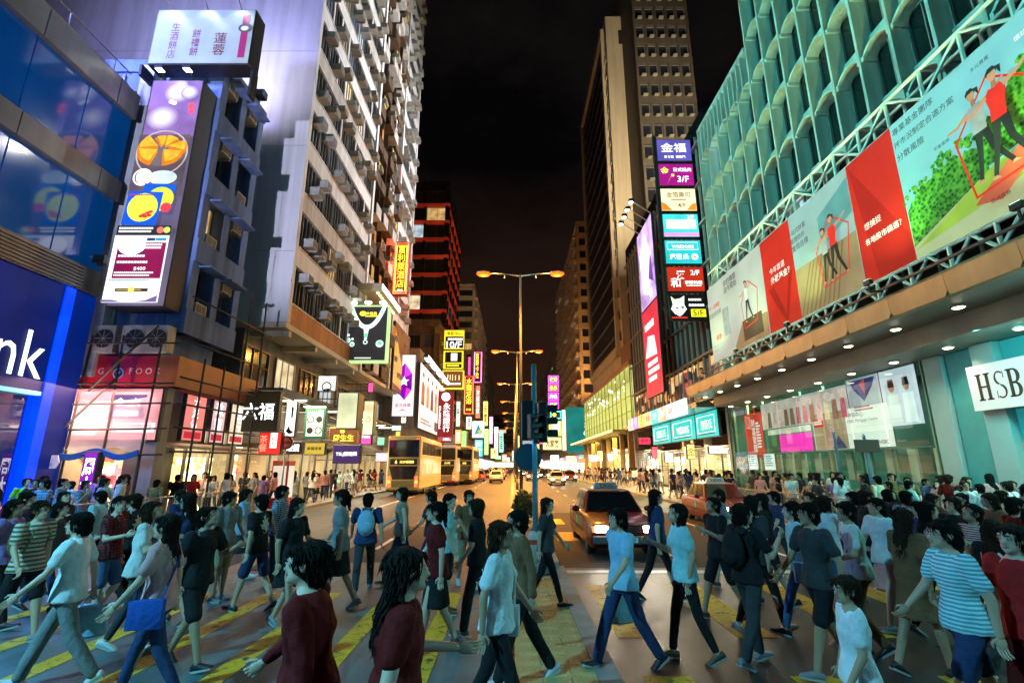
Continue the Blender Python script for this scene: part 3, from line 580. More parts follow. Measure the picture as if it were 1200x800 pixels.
# bollard on the median nose and shrubs in the planter
bo = thing('bollard', 'short pale bollard on the nose of the median', 'bollard', (.45, 11.15, .18)); 
MB().tube([(0,0,0), (0,0,.55), (0,0,.62)], [.11, .10, .06], 14).build('post', M('bollard_paint', (.55, .55, .5), .5, var=.3), bo, local=True, smooth=True)
MB().tube([(0,0,.36), (0,0,.46)], .104, 14).build('band', M('reflective_band', (.6, .08, .05), .3), bo, local=True)
leafm = M('shrub_leaf', (.035, .085, .02), .5, var=.5, scale=9)
def shrub(loc, rx, ry, h, n, label, nm='shrub'):
    t = thing(nm, label, 'shrub', loc, 0, 'shrubs on the median'); rnd = random.Random(int(loc[1]*100)); m = MB()
    for i in range(n):
        a, b = rnd.uniform(0, 6.283), rnd.uniform(-.3, 1); r = rnd.uniform(.55, 1.05); cz = math.sqrt(max(0, 1-b*b)) 
        p = Vector((rx*r*math.cos(a)*cz, ry*r*math.sin(a)*cz, h*(.45 + .55*b*r))); s = rnd.uniform(.035, .075)
        d = Vector((rnd.uniform(-1,1), rnd.uniform(-1,1), rnd.uniform(-.2,1))).normalized(); q = d.orthogonal().normalized()
        m.quad(p, p + d*s + q*s*.45, p + d*s*2.1, p + d*s - q*s*.45)
    m.build('foliage', leafm, t, local=True); s = MB()
    for i in range(6): s.tube([(0,0,0), (rnd.uniform(-rx,rx)*.6, rnd.uniform(-ry,ry)*.6, h*.7)], [.02, .008], 5)
    s.build('stem', M('shrub_wood', (.06, .04, .025), .8), t, local=True)
shrub((.40, 17.5, .14), .36, .5, 1.15, 1500, 'bushy green shrub beside the traffic signal pole')
shrub((.45, 19.4, .14), .34, .7, .9, 1300, 'low green shrub behind the bushy one on the median')
shrub((.45, 22.0, .14), .34, .9, .8, 1100, 'wide low shrub in front of the lamp post')
# railings and sign posts on the right footway
def post_sign(px, y, H, w, h, boxcol, label, txt=None):
    p = atY(px, 545, y); t = thing('post_sign', label, 'sign post', (p.x, y, .13))
    MB().tube([(0,0,0), (0,0,H)], .05, 12).build('post', M('post_blue', (.04, .16, .24), .4, .4), t, local=True, smooth=True)
    MB().tube([(0,0,H), (0,0,H+.08)], [.05, .02], 12).build('cap', galv, t, local=True)
    if w:
        MB().box(-w/2, -.1, H-.12-h, w/2, -.055, H-.12).build('plate', boxcol, t, local=True, bevel=.01)
        if txt: mb = MB(); text_into(mb, txt, 0, H-.12-h/2, w*.8, None, -.106); mb.build('lettering', M('plate_ink', (.6, .58, .5), .6), t, local=True)
post_sign(983, 19.2, 3.25, 0, 0, None, 'bare blue post in front of the bank window')
post_sign(1018, 17.4, 3.0, .85, .42, M('plate_brown', (.05, .035, .025), .5), 'blue post with a brown plate in front of the bank window')
def railing(x, y0, y1, label, name='railing'):
    t = thing(name, label, 'railing', (x, y0, .13)); st = M('railing_steel', (.35, .36, .36), .4, .8); n = max(1, round((y1-y0)/1.8)); L_ = (y1-y0)/n
    for k in range(n+1): MB().tube([(x, y0+k*L_, .13), (x, y0+k*L_, 1.2)], .03, 8).build('post', st, t)
    for z in (.35, 1.17): MB().tube([(x, y0, z), (x, y1, z)], .022, 8).build('rail', st, t)
    b = MB().tube([(0,0,.35), (0,0,1.17)], .008, 5).mesh('bar', st); yy = y0 + .15
    while yy < y1: put('bar', b, t, (x, yy, 0)); yy += .15
railing(9.95, 14.5, 26.5, 'steel pedestrian railing along the bank footway')
railing(-11.05, 13.0, 20.2, 'steel pedestrian railing along the tenement footway')
# ================================================================== buildings: shared pieces
frame_al = M('window_frame_aluminium', (.30, .31, .32), .45, .6)
pane_dark = M('window_pane_dark', (.012, .014, .02), .08, spec=.8, var=.4, scale=.3)
pane_lit = [E((1, .62, .22), .55, .5, 1.2), E((1, .80, .48), .75, .5, 1.2), E((.75, .9, 1), .55, .5, 1.2)]
pane_curtain = [M('window_curtain_cream', (.30, .25, .18), .9), M('window_curtain_blue', (.10, .13, .22), .9)]
_wm = {}
def window(parent, loc, rz, w, h, mat=None, mull=1, frame=None, d=.10):
    """a window: frame proud of its pane; local x along the wall, -y outwards"""
    k = (round(w, 2), round(h, 2), mull, frame.name if frame else '')
    if k not in _wm:
        f = MB(); t = .05
        f.box(-w/2, -d, 0, -w/2+t, .02, h); f.box(w/2-t, -d, 0, w/2, .02, h); f.box(-w/2+t, -d, 0, w/2-t, .02, t); f.box(-w/2+t, -d, h-t, w/2-t, .02, h)
        for i in range(mull): x = -w/2 + w*(i+1)/(mull+1); f.box(x-.02, -d+.02, t, x+.02, .02, h-t)
        p = MB(); p.rect(-w/2+.01, .01, w/2-.01, h-.01, -.015)
        _wm[k] = (f.mesh('window', frame or frame_al), p.mesh('pane', pane_dark))
    o = put('window', _wm[k][0], parent, loc, rz)
    put('pane', _wm[k][1], o, loc, rz, mat=mat or pane_dark)
    return o
acm = M('air_conditioner_casing', (.50, .50, .47), .6, var=.35, scale=3, dirt=.3); acg = M('air_conditioner_grille', (.03, .03, .03), .7)
_ac = MB(); _ac.box(-.34, -.55, 0, .34, .1, .42); _ac.box(-.29, -.556, .05, .02, -.54, .37, 1); _ac.box(.06, -.556, .05, .29, -.54, .37, 1)
for k in range(5): _ac.box(-.30, -.562, .08+k*.06, .30, -.55, .095+k*.06)
_ac.box(-.36, -.5, -.06, -.30, .1, 0); _ac.box(.30, -.5, -.06, .36, .1, 0)
ac_me = _ac.mesh('air_conditioner', [acm, acg])
def facade(parent, rz, org, cols, rows, cw, rh, pier, spand, depth, wallm, pick, ac=0.0, mull=1, spm=None, zoff=0, seed=1, skip=None, frame=None):
    """piers and spandrels standing proud of a recessed line of windows; org = lower near corner as seen, local x to the right"""
    B = Matrix.Translation(org) @ Matrix.Rotation(rz, 4, 'Z'); rnd = random.Random(seed)
    wm = MB()
    for c in range(cols + 1): wm.box(c*cw - pier/2, 0, 0, c*cw + pier/2, depth+.05, rows*rh)
    wm.build('pier', wallm, parent, org, rz)
    for r in range(rows):
        s = MB(); s.box(pier/2 if False else -pier/2-.01, -.06, r*rh, cols*cw+pier/2+.01, depth+.05, r*rh+spand); s.build('spandrel', spm or wallm, parent, org, rz)
        for c in range(cols):
            if skip and skip(c, r): continue
            p = B @ Vector((c*cw + cw/2, depth, r*rh + spand + .005)); window(parent, p, rz, cw-pier-.01, rh-spand-.01, pick(rnd), mull, frame)
            if rnd.random() < ac:
                p = B @ Vector((c*cw + cw/2 + rnd.uniform(-.1, .1)*cw, depth-.05, r*rh + spand + rnd.choice((.02, rh-spand-.5)))); put('air_conditioner', ac_me, parent, p, rz)
def pick_dark(r): return pane_dark if r.random() < .70 else (r.choice(pane_curtain) if r.random() < .6 else r.choice(pane_lit))
def pick_mostly_dark(r): return pane_dark if r.random() < .9 else r.choice(pane_lit)
LR, RR = math.pi/2, -math.pi/2             # rotation of facades on the two sides of the street
warm_goods = goods('shop_goods_warm', [(1, .75, .35), (1, .9, .6), (.9, .35, .1), (1, .55, .15), (.6, .8, .4), (1, .95, .8)], 2.6, 3.0)
cool_goods = goods('shop_goods_cool', [(.85, .95, 1), (1, .9, .75), (.4, .7, .9), (.95, .3, .35), (1, 1, .9), (.9, .7, .3)], 2.3, 2.6)
red_goods = goods('shop_goods_red', [(1, .25, .12), (1, .8, .4), (.9, .1, .1), (1, .6, .2), (1, .9, .7)], 2.2, 2.8)
pink_goods = goods('shop_goods_pink', [(1, .5, .6), (1, .85, .8), (.9, .2, .45), (1, .95, .9), (.8, .5, 1)], 1.4, 2.8)
sh_frame = M('shopfront_frame', (.10, .09, .08), .35, .6)
def shopfront(parent, rz, org, w, h, gm, depth=2.2, floorm=None, bays=3, door=True, fm=None):
    """a lit shop: interior box with shelves of goods, ceiling tubes, glazed front and a door"""
    B = Matrix.Translation(org) @ Matrix.Rotation(rz, 4, 'Z'); fm = fm or sh_frame
    t = MB(); t.box(0, depth, 0, w, depth+.1, h); t.box(-.1, 0, 0, 0, depth+.1, h); t.box(w, 0, 0, w+.1, depth+.1, h); t.box(-.1, 0, h, w+.1, depth+.1, h+.1)
    o = t.build('shop_interior', M('shop_wall_cream', (.30, .24, .17), .7), parent, org, rz)
    rnd = random.Random(int(org[1]*31 + w*7)); n = max(2, int(w / 1.3))
    for k in range(n):
        x0 = w*k/n + .08; x1 = w*(k+1)/n - .08; s = MB(); s.box(x0, depth-.35, .0, x1, depth-.02, h*.85)
        s.build('display_shelf', gm, o, org, rz)
    c = MB()
    for k in range(2): c.box(.2, depth*(.3+.4*k), h-.06, w-.2, depth*(.3+.4*k)+.18, h-.01)
    c.build('ceiling_light', E((1, .86, .62), 5, 0), o, org, rz)
    f = MB(); bw = w / bays
    f.box(0, -.05, h-.12, w, .07, h); f.box(0, -.05, 0, w, .07, .25)
    for k in range(bays+1): f.box(max(0, k*bw-.05), -.04, .25, min(w, k*bw+.05), .06, h-.12)
    f.build('shop_window_frame', fm, o, org, rz)
    for k in range(bays):
        p = MB(); p.rect(k*bw+.05, .25, (k+1)*bw-.05, h-.12, .01); p.build('shop_pane', glass(), o, org, rz)
    for k in range(max(1, int(w/2))):   # display plinths with mannequin busts / goods
        x = rnd.uniform(.5, w-.5); g = MB(); g.box(x-.25, .35, .0, x+.25, .8, .9); g.ell((x, .58, 1.25), (.18, .13, .34)); g.build('display_plinth', gm, o, org, rz, smooth=False)
    p = B @ Vector((w/2, .5, h-.25)); lamp('AREA', o, p, 48*w, (1, .78, .48), min(w, 2.5), aim=(p.x + 2.2*math.sin(rz), p.y - 2.2*math.cos(rz), .3))
    return o
# ================================================================== L1: bank with blue glass
BX, BY = -15.0, 16.9
b1 = thing('bank_building', 'bank block with deep blue glass between brown metal bands', 'building', (BX-6, 4, 0))
MB().box(BX-14, -8, 0, BX-.35, BY-.05, 16.2).build('core', M('bank_core', (.02, .03, .06), .6), b1)
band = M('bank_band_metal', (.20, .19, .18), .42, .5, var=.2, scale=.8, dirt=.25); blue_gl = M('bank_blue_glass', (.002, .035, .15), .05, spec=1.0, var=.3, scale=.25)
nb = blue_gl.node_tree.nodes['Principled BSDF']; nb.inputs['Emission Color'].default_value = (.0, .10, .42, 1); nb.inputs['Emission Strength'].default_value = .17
for z0, z1 in ((8.0, 8.9), (11.8, 12.62), (15.4, 16.45)):
    y = -8.0
    while y < BY - .1:
        ye = min(y + 2.98, BY); MB().box(BX-.5, y, z0, BX+.12, ye-.012, z1).build('band_panel', band, b1, bevel=.015, seg=1); y += 2.99
lou = MB().box(0, -1.48, 0, .05, 1.48, .06).mesh('louvre', band)
for k in range(7):
    for j in range(8): put('louvre', lou, b1, (BX+.13, -6.4 + j*3.0, 8.06 + k*.115))
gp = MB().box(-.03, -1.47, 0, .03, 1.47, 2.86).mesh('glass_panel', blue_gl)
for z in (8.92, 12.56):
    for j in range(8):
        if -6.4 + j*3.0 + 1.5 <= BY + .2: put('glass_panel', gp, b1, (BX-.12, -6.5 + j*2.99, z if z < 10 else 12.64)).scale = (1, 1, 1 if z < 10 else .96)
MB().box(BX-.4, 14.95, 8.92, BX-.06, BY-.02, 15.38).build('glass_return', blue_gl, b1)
rl = M('roof_rail_steel', (.25, .28, .32), .4, .8)
for k in range(12): MB().tube([(BX-.4, -6+k*2.0, 16.4), (BX-.4, -6+k*2.0, 17.5)], .03, 6).build('rail_post', rl, b1)
for z in (16.95, 17.48): MB().tube([(BX-.4, -7, z), (BX-.4, BY-.1, z)], .025, 6).build('rail', rl, b1)
MB().box(BX-9, 3, 16.3, BX-2.5, 13, 18.4).build('plant_room', M('plant_room_wall', (.12, .13, .17), .7, dirt=.3), b1)
# blue fascia with white letters, cyan glow of the banking hall below
fas = E((.0, .02, .26), .5, .4, .3, 0.02); MB().box(BX-.3, -8, 4.40, BX+.10, BY-1.3, 7.95).build('fascia', fas, b1)
MB().box(BX-.3, BY-1.3, 1.0, BX+.16, BY-.95, 7.95).build('light_strip', E((.0, .04, 1), 1.7, .3), b1)
MB().box(BX-.3, BY-.9, 0.13, BX+.10, BY-.05, 7.95).build('end_pier', E((.0, .03, .38), .4, .3, .5, .05), b1)
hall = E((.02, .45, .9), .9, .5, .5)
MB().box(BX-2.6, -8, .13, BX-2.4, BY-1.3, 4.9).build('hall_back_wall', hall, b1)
MB().box(BX-2.4, -8, 4.7, BX-.3, BY-1.3, 4.92).build('hall_ceiling', M('hall_ceiling', (.5, .55, .6), .6), b1)
for k in range(7):
    y0 = -6 + k*3.1
    MB().box(BX-.32, y0, .13, BX+.05, y0+.28, 4.38).build('pier', M('bank_pier_blue', (.02, .06, .20), .3, .2), b1)
    pn = MB(); pn.quad((BX-.1, y0+.28, .2), (BX-.1, y0+3.1, .2), (BX-.1, y0+3.1, 4.36), (BX-.1, y0+.28, 4.36)); pn.build('hall_pane', glass('bank_hall_glass', (.6, .85, 1), .1), b1)
    if k % 2: MB().box(BX-2.35, y0+.9, .13, BX-1.8, y0+2.2, 2.0).build('cash_machine', M('cash_machine_dark', (.02, .03, .06), .3), b1)
MB().box(BX-.02, -8, 4.28, BX+.14, BY-1.35, 4.398).build('fascia_lip', E((.25, .75, 1), 1.3, .3), b1)
lamp('AREA', b1, (BX+.6, 11, 4.6), 700, (.05, .35, 1), 3.0, aim=(BX+4, 10, 0))
pnk = atX(48, 372, BX); sg = thing('bank_sign', 'white sans-serif bank lettering on the blue fascia', 'sign', (BX+.13, 14.3, 4.7), LR)
for body, cx, ww in (('bank', -.45, 1.5),):
    mb = MB(); text_into(mb, body, cx, .78, 3.1, 1.45, -.02, 0, 0.0); mb.build('letter', E((.85, .97, 1), 2.2, 0), sg, local=True)
# a round red/orange wall lamp on the canopy
tag(MB().ell((BX+.4, 11.6, 7.85), (.20, .26, .08)).build('canopy_lamp', E((1, .30, .08), 6, 0), smooth=True), 'small orange lamp under the brown bank canopy', 'lamp')
# ================================================================== L2: blue-grey tenement on the corner
TX, TY0, TY1 = -12.2, 17.7, 22.95
t2 = thing('corner_tenement', 'narrow blue-grey tenement with rows of air conditioners on the corner', 'building', (TX-4, 20, 0))
tw = M('tenement_render_blue', (.13, .21, .46), .8, var=.25, scale=.8, dirt=.55, bump=.2)
TYU = 20.9
MB().box(TX-9, TY0, 5.9, TX-.75, TYU, 18.4).build('wall', tw, t2)
MB().box(TX-9, TYU, 4.6, TX-.1, TY1, 5.9).build('shop_roof', tw, t2)
MB().box(TX-9, TY0+.01, 4.6, TX-.76, TYU-.01, 5.9).build('lower_wall', tw, t2)
MB().box(TX-9.1, TY0-.1, 18.35, TX+.12, TYU+.05, 18.95).build('parapet', tw, t2)
facade(t2, LR, (TX, TY0+.15, 6.9), 2, 4, 1.48, 2.87, .42, .95, .62, tw, pick_dark, ac=.85, mull=1, seed=4)
for k in range(4):
    for c in range(2): MB().box(TX-.05, TY0+.3+c*1.48, 6.9+k*2.87+2.72, TX+.48, TY0+1.5+c*1.48, 6.9+k*2.87+2.80).build('window_hood', tw, t2)
# blank side wall: pipes, a few windows, the pilaster beside the signs
for dx in (2.6, 2.75, 4.2): MB().tube([(TX-dx, TY0-.09, 5), (TX-dx, TY0-.09, 18.2)], .055, 8).build('drain_pipe', M('pipe_grey', (.25, .27, .3), .6), t2)
for k in range(4):
    window(t2, (TX-2.95-.55, TY0-.02, 8.2+k*2.7), 0, .9, 1.1, pane_dark if k % 2 else pane_curtain[1]); 
    put('air_conditioner', ac_me, t2, (TX-3.5, TY0-.05, 7.7+k*2.7), 0)
MB().box(TX-3.15, TY0-.5, 5.2, TX-2.62, TY0-.001, 18.3).build('pilaster', M('pilaster_pale', (.42, .45, .50), .7, dirt=.4), t2)
cond = M('condenser_casing', (.50, .48, .44), .55, var=.3, dirt=.4)
for k, x in enumerate((-2.45, -1.35, -.55)):
    c = MB(); c.box(TX+x-.45, TY0-.55, 6.05, TX+x+.42, TY0-.12, 7.05); o = c.build('condenser_unit', cond, t2, bevel=.02)
    f = MB(); f.tube([(TX+x+.05, TY0-.57, 6.55), (TX+x+.05, TY0-.55, 6.55)], .34, 20); f.build('fan_grille', M('condenser_grille', (.02, .02, .02), .6), o)
    fb = MB()
    for a in range(0, 360, 45): fb.tube([(TX+x+.05, TY0-.585, 6.55), (TX+x+.05+.33*math.cos(R(a)), TY0-.585, 6.55+.33*math.sin(R(a)))], .008, 4)
    fb.build('fan_guard', cond, o)
# fascias of the shop at its foot
crim = M('fascia_crimson', (.50, .015, .03), .35, var=.15); org = M('fascia_orange', (.42, .11, .03), .4, var=.25, scale=.6, dirt=.2)
MB().box(TX-4.6, TY0-.35, 4.85, TX+.28, TY0+.3, 5.95).build('fascia', crim, t2)
MB().box(TX-.4, TY0-.36, 4.85, TX+.30, TY1+.1, 5.95).build('street_fascia', org, t2)
fl = thing('shop_emblem', 'small white lettering and round emblem on the crimson corner fascia', 'sign', (TX-1.9, TY0-.36, 5.4))
mb = MB(); text_into(mb, 'K I N G          F O O K', .1, 0, 3.0, None, -.01, 0, 0); mb.build('lettering', M('fascia_white', (.75, .7, .65), .5), fl, local=True)
mb = MB(); mb.disc(.12, -.08, .2, None, -.02); mb.build('emblem_disc', M('emblem_silver', (.6, .6, .6), .3, .5), fl, local=True)
mb = MB(); mb.ring(.12, -.08, .09, .14, -.026); mb.poly([(-.2, .05), (.1, .05), (.1, .35), (-.2, .3)], -.017); mb.build('emblem_mark', M('emblem_dark', (.03, .03, .05), .5), fl, local=True)
MB().box(TX-4.55, TY0-.2, .13, TX-3.4, TY0+.2, 4.85).build('pier', crim, t2)
MB().box(TX-8.9, TY0+1.9, .13, TX-1.6, TY1, 4.6).build('shop_core', M('shop_core_dark', (.05, .045, .04), .8), t2)
shopfront(t2, LR, (TX-.45, TY0+.4, .13), 4.6, 2.75, warm_goods, 1.0, bays=3)
shopfront(t2, 0, (TX-3.35, TY0-.15, .13), 2.7, 2.75, red_goods, 1.5, bays=2)
MB().box(TX-.5, TY0-.3, .13, TX-.05, TY0+.2, 4.85).build('corner_pier', M('corner_pier_stone', (.3, .27, .24), .5), t2)
# the lit pink panels above the shop, behind a hung dust sheet
pk = E((1, .40, .40), .7, .4, .8)
dsg = sign('shop_display_sign', 'lit pink shop display behind a hung dust sheet and scaffolding', 'sign', (TX-1.7, TY0-.32, 2.95), 0, 3.4, 1.85, .22, pk,
     [('rect', -1.6, .2, -.4, 1.3, E((1, .78, .68), 1.3)), ('rect', -.1, .75, 1.15, 1.6, E((.05, .05, .16), .6)), ('text', '金 六', .5, 1.33, .95, .3, E((1, 1, 1), 2.2, 0), .03),
      ('text', '大清貨', .5, .95, .9, .2, E((1, 1, 1), 2.0, 0), .03), ('text', '減價', -1.0, .75, .8, .5, E((1, 1, 1), 2.0, 0), .03), ('rect', .3, .3, 1.6, .62, E((1, .93, .9), 1.6)), ('lines', .4, .34, 1.5, .58, 2, E((.8, .05, .08), .7))])
for i, (y0, ww, c, tx, lab) in enumerate(((TY0+1.15, 1.25, (1, .25, .22), '大減價', 'red and white lit sale panel on the orange fascia side'), (TY0+2.7, .95, (.9, .55, .55), '珠寶', 'dull pink lit panel beside the sale panel'),
                               (TY0+4.15, 1.2, (1, .8, .55), '金行', 'cream lit panel next to the black hanging sign'))):
    sign('shop_panel_sign', lab, 'sign', (TX+.12, y0, 3.0), LR, ww, 1.75, .16, E(c, .9, .3),
         [('text', '\n'.join(tx), 0, 1.05, None, 1.2, E((1, 1, 1), 1.6, 0), .02), ('rect', -ww*.4, .12, ww*.4, .36, E((.7, .02, .05), .8))])
# dust sheet
sm = M('dust_sheet', (.62, .58, .56), .8, var=.2, scale=2); s = MB(); NX, NZ = 24, 12
vv = []; ff = []
for i in range(NX+1):
    for j in range(NZ+1):
        u, v = i/NX, j/NZ; x = TX-3.55 + 3.45*u; z = 2.62 + 1.95*v - .28*(1-abs(2*u-1)**2)*v*v
        if j == 0: z += .12*math.sin(u*11)
        vv.append((x, TY0-.62 - .10*math.sin(u*9+v*3) - .20*(1-v)**2, z))
for i in range(NX):
    for j in range(NZ): ff.append((i*(NZ+1)+j, (i+1)*(NZ+1)+j, (i+1)*(NZ+1)+j+1, i*(NZ+1)+j+1))
def sheet_mat():
    m = bpy.data.materials.new('dust_sheet_film'); m.use_nodes = True; n = m.node_tree.nodes; l = m.node_tree.links.new; n.clear(); o = n.new('ShaderNodeOutputMaterial')
    a = n.new('ShaderNodeBsdfTransparent'); b = n.new('ShaderNodeBsdfDiffuse'); b.inputs['Color'].default_value = (.7, .62, .6, 1); c = n.new('ShaderNodeBsdfTranslucent'); c.inputs['Color'].default_value = (.8, .7, .7, 1)
    x = n.new('ShaderNodeMixShader'); y = n.new('ShaderNodeMixShader'); z = n.new('ShaderNodeTexNoise'); z.inputs['Scale'].default_value = 3
    mr = n.new('ShaderNodeMapRange'); mr.inputs['To Min'].default_value = .30; mr.inputs['To Max'].default_value = .70; l(z.outputs['Fac'], mr.inputs['Value']); l(mr.outputs['Result'], y.inputs['Fac'])
    l(b.outputs[0], x.inputs[1]); l(c.outputs[0], x.inputs[2]); l(a.outputs[0], y.inputs[1]); l(x.outputs[0], y.inputs[2]); l(y.outputs[0], o.inputs['Surface']); return m
film = sheet_mat(); s.add(vv, ff); so = tag(s.build('dust_sheet', film, smooth=True), 'translucent dust sheet hung on the bamboo scaffold', 'sheet')
bl = MB(); bv = []
for i in range(NX+1): u = i/NX; x = TX-3.75+3.6*u; y = TY0-.95 - .05*math.sin(u*9); z = 2.56+.1*math.sin(u*13); bv += [(x, y, z-.16), (x, y-.03, z+.04), (x, y+.06, z+.05), (x, y+.05, z-.15)]
bl.loft([bv[i*4:i*4+4] for i in range(NX+1)]); tag(bl.build('tarpaulin_edge', M('tarpaulin_blue', (.02, .10, .35), .5)), 'rolled blue tarpaulin along the foot of the scaffold', 'tarpaulin')
# bamboo scaffold
bam = M('bamboo', (.07, .05, .03), .7, var=.4, scale=6); sc = thing('bamboo_scaffold', 'bamboo scaffold lashed in front of the crimson corner shop', 'scaffold', (TX-2, TY0-.9, .13))
def pole(a, b, r=.042): MB().tube([a, tuple((Vector(a)+Vector(b))/2 + Vector((random.uniform(-.03,.03), random.uniform(-.03,.03), 0))), b], [r, r*.95, r*.85], 7).build('bamboo_pole', bam, sc, smooth=True)
for k in range(4): x = TX-3.9+k*1.25; pole((x, TY0-.85, .13), (x+random.uniform(-.12,.12), TY0-.8, 6.6 if k != 0 else 4.9))
for z in (2.5, 3.3, 4.15, 4.9, 6.3): pole((TX-4.2, TY0-.9, z+random.uniform(-.05,.05)), (TX+.6, TY0-.88, z+random.uniform(-.06,.06)), .036)
pole((TX-3.6, TY0-.97, 2.3), (TX-1.2, TY0-.97, 5.2)); pole((TX-2.2, TY0-.97, 4.6), (TX-.2, TY0-.97, 6.9))
for k in range(4): y = TY0+.4+k*1.3; pole((TX+.72, y, .13), (TX+.75, y, 9.5 if k > 1 else 6.0))
for z in (2.6, 3.4, 4.2, 5.1, 6.4, 8.0): pole((TX+.8, TY0-.9, z), (TX+.8, TY1-.2, z+.05), .036)
lad = MB()
# the small white street-name plate
sp = thing('street_plate', 'white street-name plate on a bracket under the dust sheet', 'sign', (TX-3.0, TY0-1.25, 2.05)); MB().prism([(-.55, .0), (.5, 0), (.58, .2), (.5, .42), (-.48, .42), (-.58, .2)], 'y', -.02, .02).build('plate', M('plate_white', (.7, .7, .68), .5), sp, local=True)
mb = MB(); text_into(mb, '彌敦道', 0, .30, .5, None, -.026, 0, .01); text_into(mb, 'NATHAN ROAD', 0, .12, .8, None, -.026, 0, .0); mb.build('lettering', M('plate_black', (.02, .02, .02), .6), sp, local=True)
MB().box(-.03, .02, -.3, .03, .35, .3).build('bracket', galv, sp, local=True)
# vertical purple light box at the corner
sign('vertical_light_box', 'purple and white vertical light box beside the corner shop door', 'sign', (TX-1.55, TY0-.95, .35), 0, .5, 2.25, .3, E((.28, .02, .5), 1.0, .3),
     [('rect', -.2, .1, .2, .95, E((.85, .05, .25), 1.3)), ('text', '周大福', 0, 1.25, .34, None, E((1, 1, 1), .01, 0))][:1] + [('text', '周\n大\n福', 0, 1.15, .38, 1.75, E((1, .97, 1), 3.0, 0), .05)])
# ---- the two great light boxes on the tenement
rs = [(-2.15, 2.3), (2.1, 2.4)]
pale = E((.60, .78, .82), .34, .45, .6, .25)
ink = M('print_maroon_ink', (.12, .008, .03), .6)
b = sign('roof_billboard', 'pale banner billboard with maroon characters on the tenement roof', 'billboard', (-12.62, TY0-.75, 17.75), 0, 4.1, 2.72, .75, pale,
     [('text', '生\n酒\n餅\n店', -1.15, 1.15, .34, 1.75, ink, .02), ('text', '餅\n禮\n餅', -.25, 1.05, .34, 1.3, ink, .02), ('text', '蓮\n蓉', .75, .98, .5, 1.1, ink, .02),
      ('rect', 1.55, .3, 1.83, 2.4, E((.45, .02, .2), .6)), ('disc', 1.72, 1.75, .3, .22, E((.1, .1, .16), .5)), ('disc', 1.68, 1.73, .16, .12, E((.8, .8, .8), .8))])
for x in (-1.5, 0, 1.4):
    f = MB(); f.tube([(x, -.3, 2.7), (x, -.75, 3.07)], .03, 6); f.box(x-.22, -.95, 3.0, x+.22, -.65, 3.14); f.build('floodlight', M('floodlight_body', (.12, .12, .12), .4, .6), b, local=True)
    d = MB(); d.box(x-.18, -.93, 2.97, x+.18, -.68, 2.998); d.build('floodlight_lens', E((.95, .97, 1), 14, 0), b, local=True)
    lamp('SPOT', b, (-12.62+x, TY0-1.55, 20.65), 55, (.9, .95, 1), .1, aim=(-12.62+x, TY0-1.1, 18.3), angle=110)
MB().box(-2.3, -.38, -.5, -2.2, .3, 0).build('strut', darks, b, local=True); MB().box(2.0, -.1, -1.2, 2.1, .3, 0).build('strut', darks, b, local=True)
